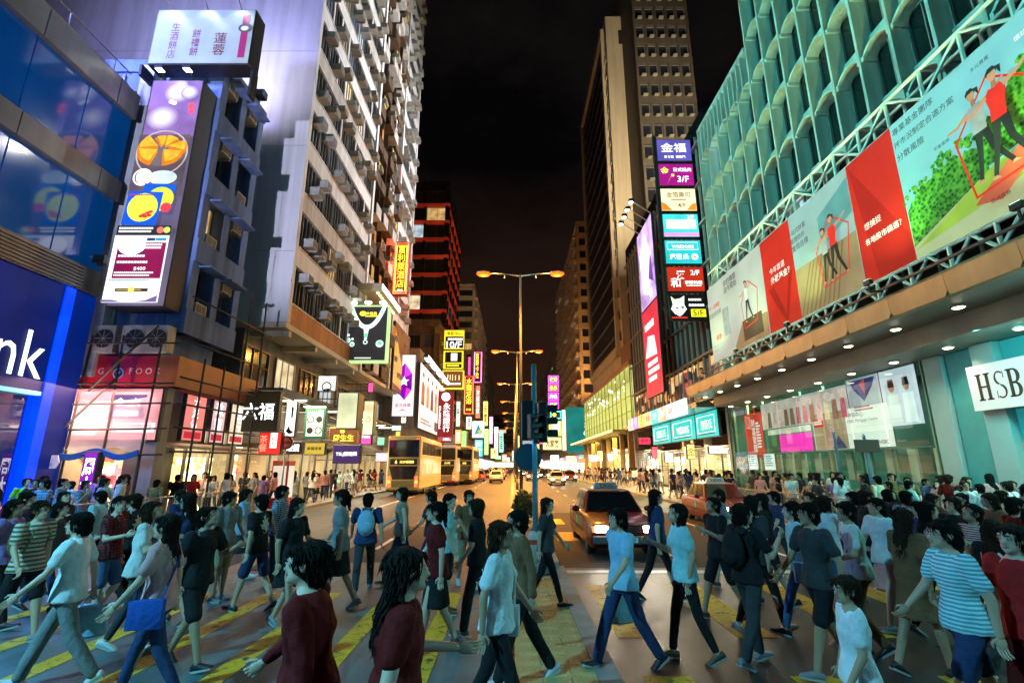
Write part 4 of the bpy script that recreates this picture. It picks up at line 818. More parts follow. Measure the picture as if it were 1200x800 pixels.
def tall_sign():
    wv, hv = 2.05, 9.5
    pur = E((.16, .13, .22), .7, .5, .5); mar = E((.32, .01, .09), .95, .2); w2 = E((1, 1, 1), 1.5, .1); cake = E((1, .42, .03), 1.25, .35, 3.0); cak2 = E((.85, .22, .01), 1.0, .3, 3)
    bg_ = (.27, .15, .44); soft = lambda x, z, r: [('disc', x, z, r*(1-k/7), r*.9*(1-k/7), E(tuple(b_ + (c_ - b_)*(k+1)/7 for b_, c_ in zip(bg_, (1, .95, 1))), .9 + .08*k, .2)) for k in range(7)]
    els = [('rect', -.98, 6.9, .98, 9.45, E(bg_, .9, .6, .7))] + soft(-.35, 7.75, .62) + soft(.1, 8.85, .52) + soft(.60, 8.85, .36) + [
           ('disc', -.05, 8.4, .09, .09, w2), ('disc', .1, 8.33, .09, .09, w2), ('disc', .78, 8.2, .13, .13, E((1, .05, .08), 2, 0)), ('disc', .82, 7.95, .11, .11, E((1, .05, .08), 2, 0)),
           ('rect', -.98, 4.3, .98, 6.9, E((.16, .12, .15), .6, .6, .8)), ('disc', 0, 6.15, .97, .62, E((.20, .17, .18), .7, .3)), ('ring', 0, 6.1, .93, .99, E((.6, .5, .4), .9, .3))]
    def wedge(cx, cz, a0, a1, r, m): return ('poly', [(cx, cz)] + [(cx + r*math.cos(R(a)), cz + r*.78*math.sin(R(a))) for a in range(a0, a1+1, 12)], m)
    for cx, cz, a0, a1, r in ((-.06, 6.32, 60, 130, .62), (.10, 6.30, 35, 95, .66), (-.14, 6.28, 120, 195, .80), (.2, 6.28, -25, 45, .74), (-.12, 6.12, 170, 262, .80), (.06, 6.12, -85, 8, .80)):
        els += [wedge(cx, cz, a0, a1, r, cak2), wedge(cx + .02*math.cos(R((a0+a1)/2)), cz + .10, a0+6, a1-6, r*.88, cake)]
    els += [('ring', -.5, 5.02, .30, .36, w2), ('disc', -.48, 5.02, .26, .28, E((.95, .97, .95), 1.7, .3)), ('disc', .25, 5.0, .55, .3, E((.7, .85, .8), 1.0, .5)),
            ('poly', [(-.45, 3.6), (.75, 3.55), (.85, 4.72), (-.35, 4.75)], E((.01, .12, .62), .9)), ('disc', .33, 4.1, .5, .5, E((.62, .78, .05), 1.2, .2)), ('disc', .6, 3.75, .2, .2, E((.8, .05, .08), 1.0)),
            ('poly', [(-.92, 3.05), (.35, 3.0), (.42, 4.38), (-.86, 4.42)], E((.01, .10, .66), 1.0)), ('disc', -.25, 3.75, .56, .58, E((.66, .82, .06), 1.35, .2))]
    for dx, dz in ((-.05, 3.45), (.08, 3.52), (.02, 3.38), (.16, 3.42), (.2, 3.56), (-.12, 3.38)): els.append(('disc', dx-.1, dz, .09, .06, E((.8, .04, .05), 1.1)))
    els += [('lines', -.8, 4.18, .3, 4.3, 1, E((.6, .05, .2), .8)), ('rect', -.98, 2.62, .98, 3.0, E((.05, .05, .05), .4)), ('lines', -.9, 2.7, .45, 2.95, 2, w2), ('disc', .6, 2.82, .13, .13, E((.9, .15, .12), 1.2)), ('disc', .84, 2.82, .12, .12, E((.6, .85, .1), 1.2)),
            ('rect', -.98, .05, .98, 2.6, E((.92, .94, 1), 1.35, .15)), ('rect', -.8, .95, .92, 2.32, mar), ('disc', -.3, 2.2, .5, .36, E((1, 1, 1), 1.9, .1)),
            ('rect', .2, 2.38, .5, 2.5, E((.05, .1, .3), .6)), ('rect', .52, 2.38, .9, 2.5, E((.05, .4, .6), .8)),
            ('lines', .0, 2.05, .85, 2.28, 2, w2), ('lines', -.7, 1.72, .5, 1.86, 1, w2), ('lines', -.7, 1.48, .4, 1.62, 1, w2), ('text', '$400', .15, 1.3, .42, .15, w2, .02), ('lines', -.72, 1.0, .85, 1.2, 2, w2),
            ('lines', -.85, .82, .8, .9, 1, E((.1, .5, .6), .8)), ('rect', -.55, .44, .6, .56, E((.12, .05, .02), .5)), ('lines', -.5, .47, .55, .53, 1, E((.9, .7, .1), .9)), ('disc', .02, .5, .11, .11, E((1, .75, .1), 1.3)),
            ('poly', [(-.98, .05), (-.2, .05), (-.55, .13), (-.98, .14)], E((.3, .2, .5), .7)), ('poly', [(.98, .05), (.98, .3), (.6, .12), (.1, .05)], E((.3, .2, .5), .7))]
    t = sign('food_billboard', 'tall light box showing orange mooncakes above a maroon notice on the tenement', 'billboard', (-13.35, TY0-.55, 7.6), 0, wv, hv, .9, pur, els, border=.03)
    for z in (2.0, 5.0, 8.2): MB().box(-1.25, -.1, z, -1.03, .2, z+.08).build('bracket', galv, t, local=True)
    for x in (-.6, .5):
        f = MB(); f.tube([(x, -.2, hv), (x, -.7, hv+.3)], .025, 6); f.box(x-.15, -.85, hv+.24, x+.15, -.6, hv+.34); f.build('floodlight', darks, t, local=True)
        d = MB(); d.box(x-.12, -.83, hv+.215, x+.12, -.62, hv+.238); d.build('floodlight_lens', E((.9, .95, 1), 12, 0), t, local=True)
    lamp('SPOT', t, (-13.35, TY0-1.25, 17.35), 120, (.85, .9, 1), .1, aim=(-13.35, TY0-1.0, 12), angle=100)
tall_sign()
lamp('SPOT', t2, (TX-1.9, TY0-1.9, 3.2), 260, (1, .7, .6), .2, aim=(TX-1.9, TY0-.3, 5.6), angle=120)  # added spot without a fixture, brightens the crimson fascia
lamp('AREA', t2, (TX-1.7, TY0-1.6, 4.7), 260, (1, .55, .6), 2.5, aim=(TX-1.7, TY0-1.8, 0))
# ================================================================== L3: white tower, its overhang, shops and signs
HX, HY0, HY1 = -11.0, 23.2, 50.0; FZ = 8.66; FH = 3.08
t3 = thing('white_tower', 'tall white-rendered tower block with window bands and air conditioners', 'building', (HX-10, 36, 0))
wr = M('white_render', (.74, .73, .75), .75, var=.10, scale=.25, dirt=.22, bump=.08, bscale=8); pinkish = M('spandrel_beige', (.58, .54, .52), .75, var=.15, scale=.4, dirt=.35); brown = M('balcony_brown', (.10, .055, .03), .7, dirt=.3)
MB().box(HX-24, HY0, FZ+.3, HX-.95, HY1, 64).build('wall', wr, t3)
MB().box(HX-.97, HY0, FZ+.3, HX+.02, HY0+.32, 64).build('corner_pier', wr, t3)
for k in range(9): MB().box(HX-23.9, HY0-.012, FZ+4+k*6.1, HX-.02, HY0-.002+.01, FZ+4.03+k*6.1).build('render_joint', M('render_joint', (.45, .45, .47), .8), t3)
MB().box(HX-2.8, HY0-.02, FZ, HX-.001, 34.9, FZ+.28).build('soffit_slab', M('soffit_cream', (.62, .52, .38), .7, var=.15), t3)
for k in range(4): MB().box(HX-2.75, HY0+.6+k*3.4, FZ-.3, HX-.1, HY0+.9+k*3.4, FZ).build('soffit_beam', M('soffit_cream', (.62, .52, .38), .7), t3)
fo = M('spandrel_orange', (.50, .20, .06), .7, var=.2, dirt=.3)
def bandfacade(y0, y1, z0, floors, spm_of, seed, ac, cw=1.45, pick=pick_dark, spand=1.0, depth=.16, pier=.16):
    rnd = random.Random(seed); cols = max(1, round((y1-y0)/cw)); cw = (y1-y0)/cols
    for r in range(floors):
        z = z0 + r*FH
        MB().box(HX-.9, y0, z, HX, y1-.015, z+spand).build('spandrel', spm_of(r), t3)
        MB().box(HX-.9, y0, z+spand, HX+.05, y1-.015, z+spand+.07).build('sill', wr, t3)
        for c in range(cols):
            y = y0 + (c+.5)*cw
            window(t3, (HX-depth, y, z+spand+.08), LR, cw-pier, FH-spand-.1, pick(rnd), 2)
            if rnd.random() < .25: MB().box(HX-.8, y+cw/2-.1, z+spand+.07, HX-.02, y+cw/2+.1, z+FH-.001).build('pier', wr, t3)
            if rnd.random() < ac: put('air_conditioner', ac_me, t3, (HX-.02, y + rnd.uniform(-.2,.2), z+spand+.09+rnd.choice((0, .2, 1.3))), LR)
bandfacade(HY0+.33, 34.8, FZ+.29, 11, lambda r: fo if r == 0 else (pinkish if r % 3 == 2 else wr), 3, .95)
MB().box(HX-.95, 34.8, FZ, HX+.12, 35.25, 64).build('party_pier', wr, t3)
# section of brown balconies with washing and boxed-in windows
rnd = random.Random(9); cloths = [M('washing_orange', (.55, .22, .04), .9), M('washing_white', (.6, .58, .55), .9), M('washing_red', (.45, .05, .04), .9), M('washing_yellow', (.55, .38, .08), .9)]
for r in range(15):
    z = FZ + .3 + r*FH
    for c in range(5):
        y = 35.25 + c*1.5; out = rnd.choice((.25, .45, .65)); bz = z + rnd.uniform(-.1, .15)
        o = MB(); o.box(HX-.9, y+.05, bz, HX-.1+out, y+1.42, bz+.10); o.box(HX-.1+out-.07, y+.05, bz+.1, HX-.1+out, y+1.42, bz+1.0); o.build('balcony', rnd.choice((brown, brown, pinkish)), t3)
        window(t3, (HX-.88, y+.73, z+.15), LR, 1.3, 2.6, pick_dark(rnd), 1)
        if rnd.random() < .55:
            cl = MB(); yy = y + rnd.uniform(.15, .5); h = rnd.uniform(.6, 1.1); cl.box(HX-.05+out, yy, bz+1.9-h, HX-.02+out, yy+rnd.uniform(.35, .8), bz+1.9); cl.build('washing', rnd.choice(cloths), t3)
        if rnd.random() < .5: put('air_conditioner', ac_me, t3, (HX-.1+out-.3, y+.7, bz+1.15), LR)
        if c: MB().box(HX-.9, y-.04, z, HX+.05, y+.04, z+FH-.01).build('balcony_wall', brown, t3)
MB().box(HX-.95, 42.8, FZ, HX+.22, 43.2, 64).build('party_pier', wr, t3)
bandfacade(43.2, 49.8, FZ+.29, 17, lambda r: wr, 5, .95, 1.3)
MB().box(HX-.95, 49.8, FZ, HX+.1, HY1+.2, 64).build('end_pier', wr, t3)
MB().box(HX-.9, 35.2, FZ, HX-.001, HY1, FZ+.27).build('soffit_slab', M('soffit_cream', (.62, .52, .38), .7), t3)
# added floodlight that brightens the blank flank from the roof of the tenement
fd = thing('added_flank_floodlight', 'added floodlight on the tenement roof aimed at the white flank wall', 'floodlight', (TX-2.2, TY0+.3, 18.95))
MB().box(-.3, -.15, .3, .3, .15, .7).build('housing', darks, fd, local=True); MB().box(-.05, -.05, 0, .05, .05, .3).build('stand', darks, fd, local=True); MB().box(-.26, .151, .34, .26, .16, .66).build('lens', E((.80, .78, 1), 10, 0), fd, local=True)
lamp('SPOT', fd, (TX-2.2, TY0+.5, 19.6), 2100, (.74, .70, 1), .3, aim=(HX-3, HY0, 29), angle=150, blend=1)
fd2 = thing('added_flank_floodlight', 'added floodlight on the bank roof aimed at the white flank wall', 'floodlight', (BX-1.2, BY-5, 17.0))  # second added floodlight, tints the flank wall blue from the bank roof
MB().box(-.3, -.15, .3, .3, .15, .7).build('housing', darks, fd2, local=True); MB().box(-.05, -.05, 0, .05, .05, .3).build('stand', darks, fd2, local=True); MB().box(-.26, .151, .34, .26, .16, .66).build('lens', E((.80, .78, 1), 10, 0), fd2, local=True)
lamp('SPOT', fd2, (BX-1.2, BY-4.7, 18.0), 6500, (.34, .36, 1), .3, aim=(HX-2, HY0, 24), angle=120, blend=1)
fd3 = thing('added_flank_floodlight', 'added floodlight on the end of the bank band aimed at the white flank', 'floodlight', (BX+.45, BY-.6, 8.95)); MB().box(-.2, -.12, .1, .2, .12, .4).build('housing', darks, fd3, local=True); MB().box(-.04, -.04, 0, .04, .04, .1).build('stand', darks, fd3, local=True)  # third added floodlight, brightens the lower flank wall
lamp('SPOT', fd3, (BX+.9, BY-.3, 9.3), 3400, (.58, .60, 1), .25, aim=(HX-1.2, HY0, 15), angle=95, blend=1)
# podium below the overhang
pod = M('podium_tile', (.20, .17, .14), .6, var=.3, dirt=.4)
MB().box(HX-20, HY0+.1, .13, HX-4.4, HY1, FZ+.28).build('podium_core', pod, t3)
MB().box(HX-4.45, HY0+.05, 5.6, HX-2.0, HY1, FZ+.26).build('first_floor', pod, t3)
for k in range(8): window(t3, (HX-1.99, HY0+1.4+k*3.2, 6.0), LR, 2.4, 1.9, [pane_dark, pane_lit[1], pane_dark, pane_lit[2]][k % 4], 2)
shops = [(HY0+.4, 4.2, red_goods), (HY0+5.0, 3.9, warm_goods), (HY0+9.2, 4.0, warm_goods), (HY0+13.6, 5.6, cool_goods), (HY0+19.6, 6.6, warm_goods)]
for y, w_, g in shops: shopfront(t3, LR, (HX-2.3, y, .13), w_, 3.0, g, 2.0, bays=max(2, int(w_/1.6)))
for k in range(6): MB().box(HX-2.35, HY0+.02+[0, 4.62, 8.9, 13.25, 19.25, 26.3][k], .13, HX-1.85, HY0+.36+[0, 4.62, 8.9, 13.25, 19.25, 26.3][k], 5.6).build('shop_pier', M('shop_pier_tile', (.32, .28, .22), .5, var=.2), t3)
MB().box(HX-2.6, HY0+.3, 3.25, HX-1.75, HY1, 5.58).build('fascia_back', M('fascia_back_dark', (.06, .055, .05), .7), t3)
# canopy slab with tubes under the first floor
MB().box(HX-2.2, HY0+.2, 5.62, HX+.1, HY1, 5.74).build('canopy', M('canopy_grey', (.2, .2, .2), .7, dirt=.3), t3)
for k in range(9): MB().box(HX-1.6, HY0+1+k*2.9, 5.56, HX-.3, HY0+1.14+k*2.9, 5.615).build('canopy_tube', E((1, .85, .6), 7, 0), t3)
for k in range(4): lamp('AREA', t3, (HX-.5, HY0+3+k*6.5, 5.5), 420, (1, .80, .50), 3.0, aim=(HX+.3, HY0+3+k*6.5, 0))
# uplit red neon glow of the balconies comes from the hotel sign
# ------------------------------------------------------------------ signs along the left footway (facing the crossing)
Wt = E((1, 1, 1), 2.2, 0); Yt = E((1, .80, .05), 2.0, 0); Blk = M('sign_black', (.012, .011, .012), .4)
G = 'shop signs below the white tower'
def facing(name, label, x0, y0, x1, y1, Y, d, face, els=(), cat='sign', frame=None, border=.05):
    """a sign facing the crossing whose picture corners are known; Y is where its bracket meets the facade"""
    a = atY(x0, y1, Y); b = atY(x1, y0, Y); w_, h_ = abs(b.x - a.x), b.z - a.z
    t = sign(name, label, cat, ((a.x+b.x)/2, Y, a.z), 0, w_, h_, d, face, els(w_, h_) if callable(els) else els, frame, border=border)
    left = (a.x+b.x) < 0; fx = ((-11.0 if a.z > 8.6 else -12.9) if Y < 50.3 else -9.6 if Y < 66.2 else -10.3 if Y < 75 else -10.7) if left else 15.3
    edge = a.x if left else b.x; gap = (edge - fx) if left else (fx - edge); steel = M('sign_bracket_steel', (.10, .10, .10), .5, .6)
    if .05 < gap <= 9:
        for z in (a.z + h_*.2, a.z + h_*.85): MB().tube([(fx - (.1 if left else -.1), Y, z), (edge + (.05 if left else -.05), Y, z)], .035, 6).build('bracket', steel, t)
        MB().tube([(fx, Y, a.z + h_*1.02 + min(1.2, gap*.4)), (edge + (w_*.5 if left else -w_*.5), Y, a.z + h_)], .02, 5).build('stay', steel, t)
    elif gap > 9: MB().tube([((a.x+b.x)/2, Y+.1, .1), ((a.x+b.x)/2, Y+.1, a.z + h_*.5)], .08, 8).build('post', steel, t)
    return t
facing('hanging_sign', 'square black hanging sign with two white characters above the footway', 279, 459, 331, 506, 22.35, .35, E((.035, .028, .012), .5, .2), lambda w, h: [('text', '六福', 0, h*.5, w*.78, h*.42, Wt, .03)])
facing('hanging_sign', 'white lit sign with a black sketch beside the two-character sign', 333, 470, 351, 512, 25.0, .3, E((1, 1, .96), 1.6, .1), lambda w, h: [('poly', [(w*.0, h*.85), (w*.2, h*.8), (w*.18, h*.55), (w*.05, h*.5)], Blk), ('poly', [(-w*.3, h*.15), (-.05*w, h*.32), (w*.05, h*.2), (w*.4, h*.12), (0, h*.08)], Blk)])
facing('hanging_sign', 'green-edged white sign with four round watch faces', 356, 478, 384, 514, 27.0, .3, E((.95, 1, .75), 1.3, .1),
    lambda w, h: [('ring', -w*.2, h*.62, w*.12, w*.17, Blk), ('disc', w*.2, h*.62, w*.15, w*.15, Blk), ('disc', -w*.2, h*.26, w*.15, w*.15, Blk), ('ring', w*.2, h*.26, w*.12, w*.17, Blk), ('lines', -w*.4, h*.85, w*.2, h*.93, 1, E((.1, .4, .1), .6))], frame=M('frame_green', (.02, .14, .10), .4), border=.14)
facing('blank_light_box', 'plain pale yellow-green light box below the overhang', 397, 461, 424, 503, 31.0, 1.2, E((.82, .86, .52), .95, .25))
facing('hanging_sign', 'cream light box with a thin black arch drawn on it', 426, 470, 441, 510, 34.0, .8, E((1, .85, .5), 1.1, .3), lambda w, h: [('ring', 0, h*.45, w*.18, w*.24, Blk)], frame=M('frame_green', (.02, .14, .10), .4))
def arcfill(cx, cz, r, n): return [(cx + r*math.cos(R(a)), cz + r*math.sin(R(a))) for a in range(180, 361, 12)]
def necklace(w, h):
    els = []; pale_g = E((.75, 1, .88), 1.5, .2); em = E((.15, .75, .4), 1.2, .1)
    for a in range(0, 31):
        u = a/30*2-1; x = u*w*.40; z = h*(.60 + .36*abs(u)**2.2); els.append(('disc', x, z, w*.052, w*.052, pale_g))
        if a % 3 == 1: els.append(('disc', x, z, w*.024, w*.024, em))
    for k in range(4): els.append(('disc', 0, h*(.545-.05*k), w*(.06-.008*k), w*(.06-.008*k), pale_g))
    els += [('disc', 0, h*.45, w*.035, w*.05, em), ('ring', 0, h*.33, w*.03, w*.055, pale_g), ('text', '金龍鳳', w*.10, h*.83, w*.26, None, Yt, .03), ('disc', -w*.10, h*.83, w*.08, w*.06, Yt), ('rect', -w*.04, h*.775, w*.24, h*.79, Yt)]
    for dx, dz in ((-.40, .36), (-.30, .29)): els += [('disc', w*dx, h*dz, w*.055, w*.06, pale_g), ('disc', w*dx, h*(dz-.01), w*.03, w*.035, em), ('disc', w*dx, h*(dz+.09), w*.03, w*.03, pale_g)]
    els += [('disc', w*.34, h*.30, w*.09, w*.085, pale_g), ('disc', w*.34, h*.31, w*.055, w*.05, em), ('rect', -w*.22, h*.045, w*.16, h*.062, E((.9, 1, .8), 1.4, 0))]
    return els
nk = facing('jewellery_billboard', 'black billboard with a pale necklace and green stones in a lit green frame', 404, 359, 458, 425, 33.0, .6, E((.035, .032, .034), .8, .5, .5), necklace, 'billboard', frame=E((.55, .9, .35), 1.1, .2), border=.12)
for x in (-1.0, 0, 1.0): MB().ell((x, -.45, 4.15), (.25, .2, .12)).build('floodlight', E((1, 1, .9), 5, 0), nk, local=True, smooth=True)
hn = facing('hotel_sign', 'vertical red neon hotel sign with yellow characters high on the white tower', 460, 285, 481, 347, 42.8, .5, E((.22, .01, .01), .7), lambda w, h: [('text', '富\n利\n萊\n酒\n店', 0, h*.54, w*.52, h*.80, Yt, .03), ('outline', -w*.42, h*.03, w*.42, h*.97, .045, E((1, .12, .05), 6, 0)), ('outline', -w*.34, h*.07, w*.34, h*.93, .03, E((1, .6, .05), 4, 0)), ('text', '酒店', 0, h*.09, w*.4, None, Wt)], frame=M('frame_red', (.3, .02, .02), .4))
lamp('POINT', hn, W[hn.name] @ Vector((-.6, -1.5, 2.0)), 500, (1, .08, .04), .5)
lamp('POINT', hn, W[hn.name] @ Vector((.3, 1.2, 2.0)), 300, (1, .08, .04), .5)
# marquee of the hotel: a slanted lit canopy edge over the footway
mq = thing('hotel_marquee', 'lit white marquee edge with bulbs jutting from the white tower', 'marquee', (HX+.6, 35.5, 14.2))
MB().box(HX-.3, 33.8, 14.4, HX+1.6, 39.5, 14.95).build('canopy', M('marquee_cream', (.5, .45, .35), .6), mq); MB().box(HX+1.6, 33.8, 14.5, HX+1.66, 39.5, 14.9).build('edge_light', E((1, .95, .7), 3.2, .3), mq)
for k in range(9): MB().ell((HX+1.2, 34.2+k*.62, 14.36), (.09, .09, .07), 8, 6).build('bulb', E((1, .8, .3), 8, 0), mq)
# TSL-style shop band: purple fascia, gold fascia, magenta box on the street front
def street_sign(name, label, side, X, y0, y1, z0, z1, face, els=(), cat='sign', d=.25, frame=None, border=.05):
    w_ = abs(y1-y0); h_ = z1-z0
    return sign(name, label, cat, (X, (y0+y1)/2, z0), LR if side == 'l' else RR, w_, h_, d, face, els(w_, h_) if callable(els) else els, frame, back=False, border=border)
facing('shop_sign', 'dark purple shop sign with thin white letters over a busy shop door', 390, 521, 424, 543, 33.5, .4, E((.05, .02, .14), .8, .1), lambda w, h: [('text', 'TSL|謝瑞麟', 0, h*.5, w*.76, None, Wt, .02)])
facing('shop_sign', 'brown sign with gold characters above the purple shop sign', 386, 501, 422, 520, 33.8, .5, E((.20, .06, .02), .8), lambda w, h: [('text', '周生生', 0, h*.36, w*.7, None, Yt, .03), ('disc', -w*.05, h*.76, w*.08, w*.06, Yt)], frame=M('frame_gold', (.5, .32, .05), .4, .5))
facing('shop_sign', 'magenta lit box next to the brown gold-character sign', 423, 505, 437, 521, 34.2, .4, E((.9, .1, .45), 1.2), lambda w, h: [('text', '時裝', 0, h*.6, w*.7, None, Wt, .02)])
facing('shop_sign', 'bright red shop panel with a white picture under the two-character sign', 303, 506, 333, 533, 24.3, .3, E((.9, .03, .02), 1.1, .2), lambda w, h: [('rect', -w*.0, h*.3, w*.3, h*.95, E((1, 1, .92), 1.5)), ('text', '奶', w*.15, h*.6, w*.2, h*.4, E((.9, .05, .03), 1)), ('text', '茶\n餐', -w*.28, h*.5, None, h*.7, E((1, .5, .3), 1))])
facing('shop_sign', 'black sign with white squares of lettering over the shop row', 334, 517, 356, 532, 26.6, .3, E((.02, .02, .03), .6), lambda w, h: [('text', '眼鏡', -w*.0, h*.5, w*.7, h*.6, Wt, .03)])
facing('shop_sign', 'olive gold sign over a bright shop under the overhang', 357, 518, 383, 533, 29.4, .3, E((.55, .42, .05), .9), lambda w, h: [('lines', -w*.35, h*.3, w*.4, h*.7, 1, E((.2, .12, .02), .6))])
facing('shop_sign', 'pink and white lit shop band beside the bus', 440, 530, 462, 541, 40.5, .3, E((1, .45, .6), 1.4), lambda w, h: [('text', '化粧品', 0, h*.5, w*.7, None, Wt, .03)])
facing('shop_sign', 'small green lit box beside the cream arch light box', 442, 512, 452, 522, 38.0, .3, E((.3, .9, .5), 1.2))
facing('shop_sign', 'orange lit vertical box with a yellow glow near the bus stop', 463, 505, 470, 523, 43.0, .3, E((1, .45, .05), 2.0))
facing('shop_sign', 'pale blue lit box on top of the orange vertical box', 459, 498, 471, 505, 43.4, .3, E((.5, .75, 1), 1.8))
facing('shop_sign', 'white poster panel with a black swirl under the concrete overhang', 372, 440, 396, 459, 30.0, .25, E((.95, .95, .9), 1.2), lambda w, h: [('ring', 0, h*.3, w*.2, w*.26, Blk), ('poly', [(-w*.3, h*.1), (w*.1, h*.2), (w*.35, h*.05)], Blk)])
facing('shop_sign', 'small red and purple flag-like lit box high on the podium', 431, 448, 439, 460, 38.4, .2, E((.9, .1, .35), 1.4))
# red phone-box like cabinet and round-head pole sign on the footway
pc = thing('payphone_kiosk', 'narrow red payphone kiosk on the footway below the black sign', 'kiosk', (-11.35, 25.4, .13)); MB().box(-.4, -.4, 0, .4, .4, 2.25).build('frame', M('kiosk_red', (.45, .02, .02), .4), pc, local=True, bevel=.03); MB().box(-.32, -.41, .5, .32, -.402, 2.0).build('pane', E((1, .85, .7), .8), pc, local=True); MB().box(.402, -.32, .5, .41, .32, 2.0).build('pane', E((1, .85, .7), .8), pc, local=True)
bp = thing('bus_stop_pole', 'bus stop pole with a round white and red plate on the footway', 'bus stop', (-11.0, 24.6, .13)); MB().tube([(0,0,0),(0,0,3.4)], .04, 10).build('pole', galv, bp, local=True, smooth=True); MB().tube([(0,-.03,3.1),(0,.03,3.1)], .33, 24).build('plate', M('plate_white', (.7, .7, .68), .5), bp, local=True)
mb = MB(); mb.ring(0, 3.1, .24, .33, -.036); mb.rect(-.2, 3.04, .2, 3.16, -.037); mb.build('plate_mark', M('plate_red', (.5, .02, .02), .5), bp, local=True)
# ------------------------------------------------------------------ billboard house beyond the white tower
b4 = thing('billboard_house', 'low house wrapped in white billboards with a purple gem star', 'building', (-13, 55, 0))
MB().box(-26, 50.4, .13, -9.6, 66, 14).build('wall', M('house_render', (.30, .24, .18), .8, dirt=.4), b4)
shopfront(b4, LR, (-9.55, 51, .13), 14, 3.4, cool_goods, .9, bays=8)
MB().box(-9.58, 50.4, 3.7, -8.9, 66, 4.0).build('canopy', M('canopy_grey', (.2, .2, .2), .7), b4)
def gem(w, h):
    return [('poly', [(0, h*.86), (w*.36, h*.68), (w*.36, h*.42), (w*.05, h*.26), (-w*.36, h*.42), (-w*.36, h*.68)], E((.22, .0, .42), 1.1, .4, 1.5)), ('poly', [(0, h*.86), (w*.36, h*.68), (0, h*.62)], E((.55, .05, .75), 1.2)), ('poly', [(-w*.36, h*.68), (0, h*.62), (-w*.1, h*.46), (-w*.36, h*.42)], E((.35, .0, .6), 1.0)), ('poly', [(.05*w, h*.26), (w*.36, h*.42), (w*.12, h*.46)], E((.75, .05, .5), 1.2)),
            ('poly', [(math.sin(R(36*k))*(w*.24 if k % 2 == 0 else w*.10), h*.56 + math.cos(R(36*k))*(h*.085 if k % 2 == 0 else h*.034)) for k in range(10)], E((1, 1, 1), 2.0, 0)), ('text', '星光珠寶', 0, h*.18, w*.7, None, E((.6, .03, .2), .8), .02), ('poly', [(-w*.2, h*.08), (0, h*.12), (w*.2, h*.08), (0, h*.10)], E((.6, .2, .2), .8))]
g = sign('gem_billboard', 'white billboard with a purple faceted gem and star', 'billboard', (-10.35, 47.2, 6.6), 0, 2.1, 6.0, .4, E((1, .93, .95), 1.0, .12), gem)
MB().box(-.1, .2, 1, .1, 3.2, 1.2).build('bracket', darks, g, local=True); MB().box(-.1, .2, 4.6, .1, 3.2, 4.8).build('bracket', darks, g, local=True)
def models(w, h):
    els = [('rect', -w*.48, h*.02, w*.48, h*.36, E((1, .86, .74), 1.2, .15)), ('rect', -w*.48, h*.36, w*.48, h*.97, E((1, .9, .82), 1.25, .15)), ('lines', -w*.45, h*.08, -w*.05, h*.18, 2, E((.5, .2, .2), .5)), ('rect', w*.05, h*.06, w*.4, h*.22, E((.12, .06, .14), .5))]
    for k in range(6):
        x = -w*.40 + k*w*.155; c = [(.45, .1, .06), (.6, .35, .2), (.3, .05, .05), (.7, .3, .15), (.35, .18, .1), (.5, .1, .1)][k]
        els += [('poly', [(x-w*.05, h*.37), (x+w*.06, h*.37), (x+w*.05, h*.68), (x+w*.02, h*.74), (x-w*.02, h*.74), (x-w*.045, h*.66)], E(c, .9, .4, 2)), ('disc', x, h*.81, w*.026, h*.055, E((.95, .62, .45), 1.1)), ('poly', [(x-w*.03, h*.82), (x+w*.03, h*.82), (x+w*.02, h*.88), (x-w*.02, h*.88)], E((.08, .03, .02), .4))]
    return els
street_sign('fashion_billboard', 'long white street-side billboard with a row of models', 'l', -9.15, 47.6, 65.4, 5.6, 12.0, E((1, .92, .88), 1.2), models, 'billboard', .4)
tl = thing('billboard_lamp_bar', 'bright tube bar on brackets over the long white billboard', 'lamp', (-8.5, 56, 12.5)); MB().box(-8.75, 48, 12.5, -8.3, 65, 12.8).build('housing', darks, tl); MB().box(-8.7, 48.1, 12.46, -8.35, 64.9, 12.499).build('tube', E((1, .9, 1), 9, 0), tl); MB().box(-8.298, 48.1, 12.52, -8.285, 64.9, 12.78).build('edge_tube', E((1, .95, 1), 4, 0), tl)
for k in range(4): MB().box(-9.2, 50+k*4.5, 12.2, -8.4, 50.1+k*4.5, 12.45).build('bracket', darks, tl)
# orange curved billboard edge behind the jewellery board
og = street_sign('curved_banner', 'brown and orange wave banner beside the gem billboard', 'l', HX+.25, 43.5, 50.0, 8.7, 15.0, E((.32, .12, .04), .7, .4, .4), lambda w, h: [('poly', [(-w*.5+.06, h*.1), (w*.2, h*.05), (w*.45, h*.5), (w*.1, h*.35), (-w*.2, h*.6), (-w*.5+.06, h*.9)], E((1, .5, .1), .8, .3))], 'banner')
# ================================================================== R1: bank hall with arched concrete bays, canopy and billboards
FX, GX = 13.5, 14.6; RY1 = 31.0
r1 = thing('arched_office_block', 'teal-lit concrete office block with rows of arched hoods over its windows', 'building', (FX+8, 15, 0))
conc = M('teal_lit_concrete', (.52, .56, .52), .75, var=.15, scale=.6, dirt=.28, bump=.15, bscale=20)
MB().box(FX+.43, RY1-7.2, 6.0, FX+20, RY1, 25.2).build('wall', M('office_recess', (.05, .06, .06), .7), r1)
MB().box(FX+.42, -6, 6.0, FX+20, RY1-7.2, 36).build('wall', M('office_recess', (.05, .06, .06), .7), r1)
MB().box(FX-.02, RY1-.25, 8.0, FX+1.1, RY1+.15, 25.8).build('end_pier', conc, r1)
MW = 1.5; NR = 8; RH = 2.85
arch = MB(); NA = 9; hw = MW/2 - .12; outr, th = .30, .10
pro = [(-hw + 2*hw*i/NA, .34*math.sin(math.pi*i/NA)**.8 if 0 < i < NA else 0) for i in range(NA+1)]
lo = [[(x, -outr, z), (x, .9, z)] for x, z in pro]; v = []; f = []
